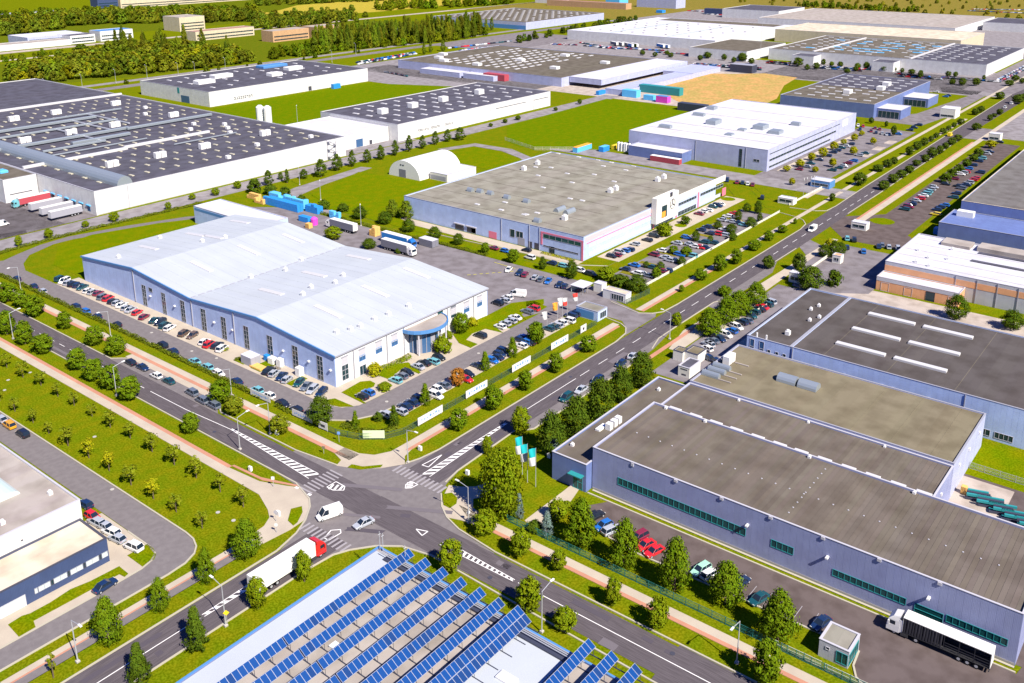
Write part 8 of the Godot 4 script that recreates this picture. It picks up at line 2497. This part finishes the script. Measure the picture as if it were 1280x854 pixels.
	lone_trailer("pale grey trailer backed to the factory dock, second from the corner", -393, -181.1, 180, "tarp_white", "trim_grey")
	lone_trailer("pale grey trailer backed to the factory dock, nearest from the corner", -384.6, -180.7, 180, "tarp_white", "trim_grey")
	lone_trailer("blue trailer parked before the far loading block", -320.2, -830.4, 60, "crate_light", "crate_blue")
	bike_shelter()
	bicycle("first bicycle in the shelter by the depot drive", -166, -242.2, "car_black", 0.4)
	bicycle("second bicycle in the shelter by the depot drive", -165.3, -242.5, "car_red", 0.4)
	bicycle("third bicycle in the shelter by the depot drive", -164.6, -242.8, "car_silver", 0.4)
	bicycle("fourth bicycle in the shelter by the depot drive", -163.9, -243.1, "car_black", 0.4)
	bicycle("fifth bicycle in the shelter by the depot drive", -163.2, -243.4, "car_blue", 0.4)
	bicycle("first bicycle in the rack by the hall wall", -199.2, -143.6, "car_black", 0.5)
	bicycle("second bicycle in the rack by the hall wall", -198.6, -143.7, "car_brown", 0.5)
	bicycle("third bicycle in the rack by the hall wall", -198, -143.8, "car_silver", 0.5)
	bicycle("fourth bicycle in the rack by the hall wall", -197.4, -143.9, "car_black", 0.5)
	bicycle("fifth bicycle in the rack by the hall wall", -196.8, -144, "car_brown", 0.5)
	bicycle("sixth bicycle in the rack by the hall wall", -196.2, -144.1, "car_grey", 0.5)
	container("grey shelter box at the end of the hall car row", -206.4, -142.2, 0, 4.5, 3.2, 2.6, "trim_grey", "roof_white")
	crate_pile("beside the grey shelter box", -202.4, -141.6, 3, 1, 1, Vector3(1.6, 0.6, 2.4), "wood", "wooden pallet", 0)
	build_red_tractor()
	build_pipe_racks()
	far_cars("colourful rows of parked cars by the far poplars", [-641.2, -582.5, -652.1, -668.3, -650.4, -589, -660.1, -674.3, -584.9, -561.8, -554.3, -555.9], 34, false, 1)
	far_cars("parked cars in the lots before the far works", [-396.9, -759.5, -337.8, -766.1, -400.7, -766.6, -342, -775.3, -355, -821.2, -327.3, -818.5, -302.8, -817.4, -261.8, -823.4, -300.1, -806.8, -267.4, -810.1, -350.4, -811, -330.8, -809.2], 40, false, 2)
	far_cars("long car rows beside the far white wall", [-163.4, -824.3, -163.5, -922.2, -160, -816.5, -159.3, -900.6, -200.5, -812.2, -162, -815, -238.2, -811.7, -212, -809, -231.3, -799.9, -200.7, -801.4], 46, false, 3)
	far_cars("cars scattered round the dark-roofed hall", [-658, -721.4, -646.4, -812.3, -634.7, -713.6, -629.5, -751.3, -578.3, -843.7, -516.6, -818.4, -593.5, -813.8, -569, -822.9, -558.2, -822, -497.2, -832.8, -540.4, -817.7, -471.2, -835.7, -471, -819.6, -421.7, -825.4], 22, false, 4)
	far_cars("cars and vans at the horizon car park", [-355.6, -1527.8, -281.3, -1529.2, -358.4, -1562.5, -293.2, -1591, -642.4, -1250.5, -574.6, -1250.6, -688.1, -1287.6, -636.5, -1289.1], 30, false, 5)
	lone_trailer("first dark trailer at the docks of the logistics hall", -536.8, -846.9, 60, "tarp_white", "curtain_grey")
	lone_trailer("second dark trailer at the docks of the logistics hall", -530.2, -847.4, 60, "tarp_white", "curtain_grey")
	lone_trailer("third dark trailer at the docks of the logistics hall", -523.6, -847.8, 60, "tarp_white", "curtain_grey")
	lone_trailer("fourth blue trailer at the docks of the logistics hall", -487.3, -857.3, 60, "tarp_white", "curtain_blue")
	lone_trailer("fifth blue trailer at the docks of the logistics hall", -481.6, -857.2, 60, "tarp_white", "curtain_blue")
	lone_trailer("blue trailer with yellow front at the logistics hall", -516.5, -844.2, 60, "tarp_white", "crate_blue")
	lone_trailer("green trailer with yellow front at the logistics hall", -512.5, -847.2, 60, "tarp_white", "leaf_fresh")
	cover("pale concrete cover lying in the lawn grass, first one", -249, -101.3, 0.45, "concrete")
	cover("pale concrete cover lying in the lawn grass, second one", -249.1, -95.5, 0.45, "concrete")
	cover("pale concrete cover lying in the lawn grass, third one", -243.9, -92.2, 0.45, "concrete")
	cover("pale concrete cover lying in the lawn grass, fourth one", -202.5, -94.5, 0.45, "concrete")
	cover("pale concrete cover lying in the lawn grass, fifth one", -153.3, -94.5, 0.45, "concrete")
	cover("pale concrete cover lying in the lawn grass, sixth one", -148.4, -94.8, 0.45, "concrete")
	cover("pale concrete cover lying in the lawn grass, seventh one", -152.5, -76.7, 0.45, "concrete")
	cover("manhole cover in the grey street surface, eighth one", -177.3, -79.7, 0.45, "concrete")
	cover("manhole cover in the grey street surface, ninth one", -178.4, -85.4, 0.45, "concrete")
	cover("manhole cover in the grey street surface, tenth one", -160.4, -149.7, 0.45, "concrete")
	cover("manhole cover in the grey street surface, eleventh one", -160.6, -186, 0.45, "concrete")
	cover("manhole cover in the grey street surface, twelfth one", -226.2, -136.5, 0.45, "concrete")
	cover("manhole cover in the grey street surface, thirteenth one", -247.1, -136.6, 0.45, "concrete")
	cover("manhole cover in the grey street surface, fourteenth one", -216.6, -138.1, 0.45, "concrete")
	cover("dark manhole cover in the main carriageway, fifteenth one", -226, -114, 0.45, "trim_dark")
	cover("dark manhole cover in the main carriageway, sixteenth one", -182, -113.5, 0.45, "trim_dark")
	cover("dark manhole cover in the main carriageway, seventeenth one", -96, -113.5, 0.45, "trim_dark")
	cover("dark manhole cover in the main carriageway, eighteenth one", -60, -117.5, 0.45, "trim_dark")
	cover("dark manhole cover in the main carriageway, nineteenth one", -131.5, -190, 0.45, "trim_dark")
	cover("dark manhole cover in the main carriageway, twentieth one", -127.5, -240, 0.45, "trim_dark")
	cover("dark manhole cover in the main carriageway, twenty-first one", -128, -62, 0.45, "trim_dark")
	cover("dark manhole cover in the main carriageway, twenty-second one", -131, -84, 0.45, "trim_dark")
	container("white covered pallet by the hall wall, nearest the shelter box", -201.5, -145.8, 0, 2.2, 1.6, 1.8, "tarp_white", "tarp_white")
	container("second white covered pallet by the hall wall", -198.4, -146, 0, 1.8, 1.4, 2.2, "tarp_white", "tarp_white")
	container("blue bin beside the covered pallets at the hall wall", -204.3, -146.1, 0, 1.6, 1.2, 1.6, "crate_blue", "crate_blue")
	container("white gas cabinet at the hall wall by the bicycles", -189.6, -145.6, 0, 1.8, 1.6, 2.4, "unit_white", "unit_white")
	# cars
	car_row("along the long blue hall wall", "the lawn end", "cars along the hall wall", 20, true, [["t", -312.6, -141.9], ["w", -309.2, -141.6], ["s", -306.4, -141.8], ["k", -303.9, -142.1], ["b", -301.6, -142.4], ["t", -298.6, -142.4], ["w", -294, -142], ["s", -291.6, -142.3], ["m", -289.1, -142.9], ["g", -284.7, -142.1], ["r", -282.1, -142.5], ["k", -278.6, -142.1], ["s", -276.1, -142.2], ["w", -273.4, -142.2], ["s", -270, -141.9], ["s", -267.4, -141.8], ["r", -263.8, -141.9], ["m", -258.8, -141.3], ["t", -253.8, -141.9], ["k", -251.1, -142], ["t", -247.7, -141.5], ["w", -245, -141.4]])
	car_row("near the middle of the hall wall", "the lawn end", "cars along the hall wall", 20, true, [["n", -237.9, -141.8], ["n", -234.6, -142.3], ["w", -227.9, -141.9], ["r", -225.2, -141.7], ["k", -222.8, -142.8], ["w", -219.8, -142.3]])
	car_row("near the street corner of the hall wall", "the bicycles", "cars along the hall wall", 20, true, [["k", -197.5, -141.6], ["s", -195.2, -141.5], ["b", -192.2, -141.6], ["s", -189.6, -141.4], ["t", -185.5, -142], ["g", -182.4, -141.9], ["s", -179.7, -141.7], ["b", -176.6, -142.1]])
	car_row("beside the hedge of the ring road", "the far bend", "cars beside the hedge", 90, true, [["b", -324.5, -132.6], ["b", -312.6, -132.7], ["s", -305.6, -132.3], ["b", -284.1, -132.4], ["B", -277.9, -132.3], ["b", -270.8, -132.4], ["k", -259.9, -132.8], ["k", -235.4, -132.9], ["b", -229.4, -132.5], ["c", -218.8, -132.5], ["c", -213, -132.6], ["w", -207, -132.2], ["b", -199.3, -132.3], ["c", -190.9, -132.7], ["w", -186, -132.6], ["k", -179.7, -132.1], ["k", -174.5, -132.2]])
	car_row("in the lay-by of the crossing road", "the far bend", "cars in the lay-by", 90, true, [["k", -232.3, -121.1], ["b", -226.6, -121.5], ["w", -219.2, -121], ["t", -213.7, -121.3], ["g", -203.1, -121.3], ["g", -197.3, -120.5], ["g", -192.7, -120.7]])
	car_row("in the forecourt corner of the hall", "the wall", "forecourt cars", 90, true, [["k", -166.7, -147.1], ["B", -167, -149.6]])
	car_row("under the hall windows", "the crossing end", "forecourt cars", 90, true, [["c", -166.4, -158.9], ["g", -166.9, -161.7], ["k", -167.1, -164.1], ["s", -167.5, -168.5], ["k", -167.7, -171.2], ["c", -166.5, -173.3], ["k", -166.8, -176.3]])
	car_row("in the bay along the banner fence", "the crossing end", "cars along the banner fence", 90, true, [["s", -155.1, -144.2], ["s", -153.2, -147.5], ["b", -154.2, -150.1], ["b", -154.2, -152.7], ["b", -154.3, -155.3], ["w", -152.1, -159.1], ["w", -153.8, -162], ["g", -154.3, -164.6], ["r", -152.2, -170.9], ["k", -153.9, -173.6], ["b", -154.8, -179.1], ["B", -153.9, -184], ["b", -154.2, -186.4], ["b", -154.8, -188.4], ["b", -154.9, -190.5], ["w", -153.6, -196.7], ["B", -154.3, -199.7], ["k", -154.9, -202.8], ["k", -153.1, -199.8]])
	car_row("in the bay beside the hall lawn", "the entrance", "cars beside the hall lawn", 90, true, [["k", -167.4, -194.8], ["w", -167, -203.6], ["s", -167.2, -206.3], ["s", -167.1, -209], ["w", -167.7, -211.8], ["g", -167.7, -217.9], ["r", -167.6, -221.1]])
	car_row("at the flags of the depot gate", "the crossing end", "cars at the depot gate", 90, true, [["b", -155.9, -199.6], ["B", -156.1, -201.5], ["t", -154.5, -211.3], ["t", -154.3, -213.1], ["w", -154.2, -217.3], ["s", -154.1, -214.7], ["w", -153.3, -220], ["b", -155, -223.7], ["b", -154.9, -225.8]])
	car_row("at the hall end of the depot yard", "the hall", "cars at the depot gate", 90, true, [["k", -179.5, -217.6], ["s", -179, -220.5], ["w", -180, -223.3], ["s", -179.8, -227.5]])
	car_row("parked by the depot drive", "", "cars at the depot gate", 110, true, [["w", -178.8, -227.4, "van"]])
	car_row("along the grass of the depot yard", "the hall side", "cars along the depot grass", 20, true, [["w", -196.2, -244.2], ["b", -191.1, -243.8], ["m", -188.6, -243.9], ["s", -184.1, -243.7], ["g", -181.5, -243.7], ["B", -178.4, -243.6], ["b", -173.7, -243.7], ["b", -173.3, -242.8], ["b", -171.2, -243.2]])
	car_row("along the wall of the pink-trimmed building", "the depot side", "cars round the pink building", 90, false, [["m", -215.4, -259.1], ["B", -209.7, -259.2], ["k", -204.2, -264.9], ["w", -198.1, -258.9], ["b", -188.2, -259], ["c", -182.8, -259.2], ["w", -175.6, -258.9], ["k", -170.7, -258.2]])
	car_row("on the forecourt of the pink-trimmed front", "the corner", "cars before the pink front", 90, false, [["k", -175.4, -278.7], ["m", -174.6, -280.8], ["s", -175.1, -284], ["B", -175, -286.9], ["b", -174.3, -289], ["s", -175.9, -295.9], ["k", -174.8, -303], ["k", -175.2, -309], ["k", -176.4, -313.7], ["m", -175.7, -347], ["w", -176.1, -351.4], ["w", -175.1, -354], ["t", -175.9, -360.2], ["b", -175.1, -362.8], ["w", -175.3, -365.6]])
	car_row("on the road side of the terraced car park", "the shelter", "cars in the terraced car park", 90, false, [["b", -164.1, -269.8], ["B", -163.8, -275.4], ["m", -164.1, -289.6], ["w", -164.1, -295.4], ["s", -164, -306.7], ["B", -164.4, -315], ["b", -164.5, -327.4], ["b", -164.5, -332.5], ["s", -164.2, -344.9], ["w", -164.5, -351], ["r", -164.3, -356.7]])
	car_row("in the inner bays of the terraced car park", "the shelter", "cars in the terraced car park", 90, false, [["w", -158.6, -268.9], ["s", -156.5, -269.4], ["g", -154.3, -269.1], ["t", -157.9, -277.3], ["m", -152.8, -276.1], ["b", -151.6, -277.6], ["s", -159.1, -289.3], ["s", -156.6, -287.8], ["b", -154.9, -288.4], ["B", -156.5, -295.5], ["s", -159.2, -308.4], ["w", -156.7, -307.3], ["r", -154.5, -307.6], ["b", -152.5, -308.4], ["t", -156.4, -314.4], ["t", -153, -315.6], ["b", -159.6, -325.5], ["r", -157.1, -326.6], ["s", -154.5, -327], ["w", -157.6, -333.7], ["s", -159.4, -345.1], ["b", -157.2, -345.1], ["c", -154.2, -343.9], ["c", -152.4, -296.9]])
	car_row("behind the pink-trimmed building", "the wall", "cars behind the pink building", 20, false, [["b", -191.5, -405.5], ["m", -186.1, -405], ["b", -183.6, -405.7], ["w", -180.9, -405.4], ["m", -178.3, -405.2], ["k", -165.2, -386.7]])
	car_row("under the yellow trees of the office", "the pink building", "cars of the office car park", 90, false, [["m", -172.9, -447.2], ["g", -171.8, -454.7], ["t", -173.1, -463.2], ["b", -172.7, -473.3], ["b", -172.4, -485.1], ["b", -173.4, -494.8], ["b", -173.4, -500.9], ["t", -173.7, -508.5], ["s", -172.9, -513.9], ["b", -172.9, -521]])
	car_row("on the avenue side of the office car park", "the pink building", "cars of the office car park", 90, false, [["t", -159.3, -455.6], ["t", -158.3, -462.5], ["s", -157.4, -467.1], ["m", -158.3, -475.2], ["B", -157.8, -481.9], ["s", -159.9, -496.2], ["t", -159, -502.9]])
	car_row("at the far end of the office car park", "the office wall", "cars of the office car park", 20, false, [["k", -190.7, -574.8], ["w", -187.7, -575.1], ["r", -184.8, -575.4], ["r", -187.4, -565.6], ["b", -182.6, -563.7], ["m", -175.9, -563.2], ["m", -177, -573.7], ["m", -173.8, -572.3], ["b", -172.1, -560.6], ["s", -168.5, -560.4], ["s", -165.4, -558.6], ["b", -164.2, -559.5]])
	car_row("on the drive before the glazed pavilions", "the near end", "cars by the pavilions", 90, false, [["b", -158.8, -580.8], ["b", -158.9, -590.1], ["b", -159.3, -599.6], ["B", -174.7, -718.1], ["b", -174.5, -723.7], ["w", -185.9, -735.6], ["B", -160.8, -564.6]])
	car_row("on the grass side of the long car park", "the near end", "cars in the long car park", 90, false, [["t", -109.7, -406.9], ["m", -109.5, -411.9], ["b", -109.6, -416.9], ["s", -109.6, -423.7], ["r", -109.5, -428.4], ["w", -109.7, -434.1], ["c", -109.6, -437.9], ["c", -109.9, -442.5], ["s", -110, -447.4], ["s", -110.1, -452.3], ["k", -107.3, -461.5], ["m", -106.7, -474.7], ["w", -106.9, -485.7], ["s", -106.4, -488.9], ["r", -105.9, -492.1], ["B", -106.6, -500.3], ["b", -106.6, -509.3], ["b", -106.5, -520.2], ["c", -106.9, -527.9], ["s", -107.3, -540.7], ["b", -107.4, -547.4]])
	car_row("on the wall side of the long car park", "the near end", "cars in the long car park", 90, false, [["y", -97.1, -407.1], ["b", -98.6, -414.4], ["b", -98.4, -419.4], ["B", -97.9, -423.7], ["t", -98.4, -439.3], ["b", -99, -447.3], ["g", -99.7, -457.8], ["k", -102, -461.2], ["b", -99.4, -465.7], ["s", -99.5, -470.9], ["r", -99.1, -477.8], ["r", -99.1, -481.9], ["b", -100.1, -495.1], ["k", -109, -576.6]])
	car_row("beside the white roof of the brick building", "the road", "cars by the brick building", 20, false, [["g", -101.5, -352.2], ["s", -98.8, -351.5], ["s", -95.7, -352], ["b", -102, -349.9]])
	car_row("in the fenced lot by the dark grove", "the gatehouse", "cars by the dark grove", 20, false, [["c", -114.8, -352.2], ["k", -112, -352], ["b", -111, -341.4], ["B", -104.5, -340.6]])
	car_row("in the row under the broad trees", "the white kiosks", "cars under the broad trees", 75, true, [["s", -111.8, -230.8], ["g", -111.7, -233.7], ["b", -110.9, -236], ["w", -110.7, -239.8], ["B", -110.6, -243.7], ["w", -110.7, -247.1], ["b", -111.1, -251.6], ["g", -110.3, -253.7], ["t", -111.1, -257.8], ["t", -111.4, -261.4], ["k", -111.2, -264.4], ["r", -111.3, -266.7], ["t", -110.8, -269.8], ["s", -111.1, -272.2]])
	car_row("beside the two white kiosks", "the kiosks", "cars by the kiosks", 70, true, [["w", -110.6, -227.9], ["s", -111.4, -230.7], ["b", -107.9, -222.7], ["b", -105.1, -222]])
	car_row("in the avenue lay-by", "the crossing", "cars in the avenue lay-by", 0, true, [["t", -125.1, -178.9], ["s", -124.5, -184.8], ["b", -124.1, -191.8], ["b", -124.6, -204.2], ["s", -124.6, -210.6]])
	car_row("on the brown yard inside the green fence", "the entrance path", "cars in the yard", 165, true, [["k", -91, -141], ["B", -87.8, -139.3], ["s", -85.8, -139.1], ["m", -80.3, -140.3], ["r", -78, -139.1], ["r", -75.7, -138.5], ["i", -66.1, -139.1], ["w", -64.2, -138.9], ["b", -58.7, -140.6], ["t", -54.2, -138.3], ["b", -43.2, -139.1]])
	car_row("in the bay beside the corner building", "the white wall", "cars by the corner building", 97, true, [["r", -171.6, -77.4], ["s", -169.1, -76.9], ["s", -166.4, -77.2], ["w", -163.7, -77], ["s", -160.8, -76.6], ["w", -155.9, -77.2]])
	car_row("in the street before the navy front", "", "cars in the street", 5, true, [["b", -149.4, -67.8, "sedan"]])
	car_row("by the lawn kerb of the street", "the far end", "cars in the street", 90, true, [["s", -227.9, -84.2], ["o", -223.2, -84.1], ["k", -216.5, -84.2]])
	car_row("behind the white block", "the kerb", "cars in the street", 97, true, [["b", -176.9, -78.6]])
	car_row("turning at the crossing", "", "traffic at the crossing", 163, true, [["w", -134, -107.8, "van"]])
	car_row("driving out of the avenue at the crossing", "", "traffic at the crossing", 169, true, [["s", -126.3, -110.1, "sedan"]])
	car_row("driving along the avenue at the second junction", "", "traffic on the avenue", 180, false, [["w", -129.6, -354.8, "van"]])
	car_row("driving along the far avenue", "", "traffic on the avenue", 0, false, [["y", -135.7, -579, "van"]])
	car_row("on the far avenue behind the yellow van", "the yellow van", "traffic on the avenue", 0, false, [["w", -131, -715.2], ["w", -131, -695.8]])
	car_row("at the factory yard edge", "", "cars at the factory", 0, false, [["w", -393.6, -158.5, "van"]])
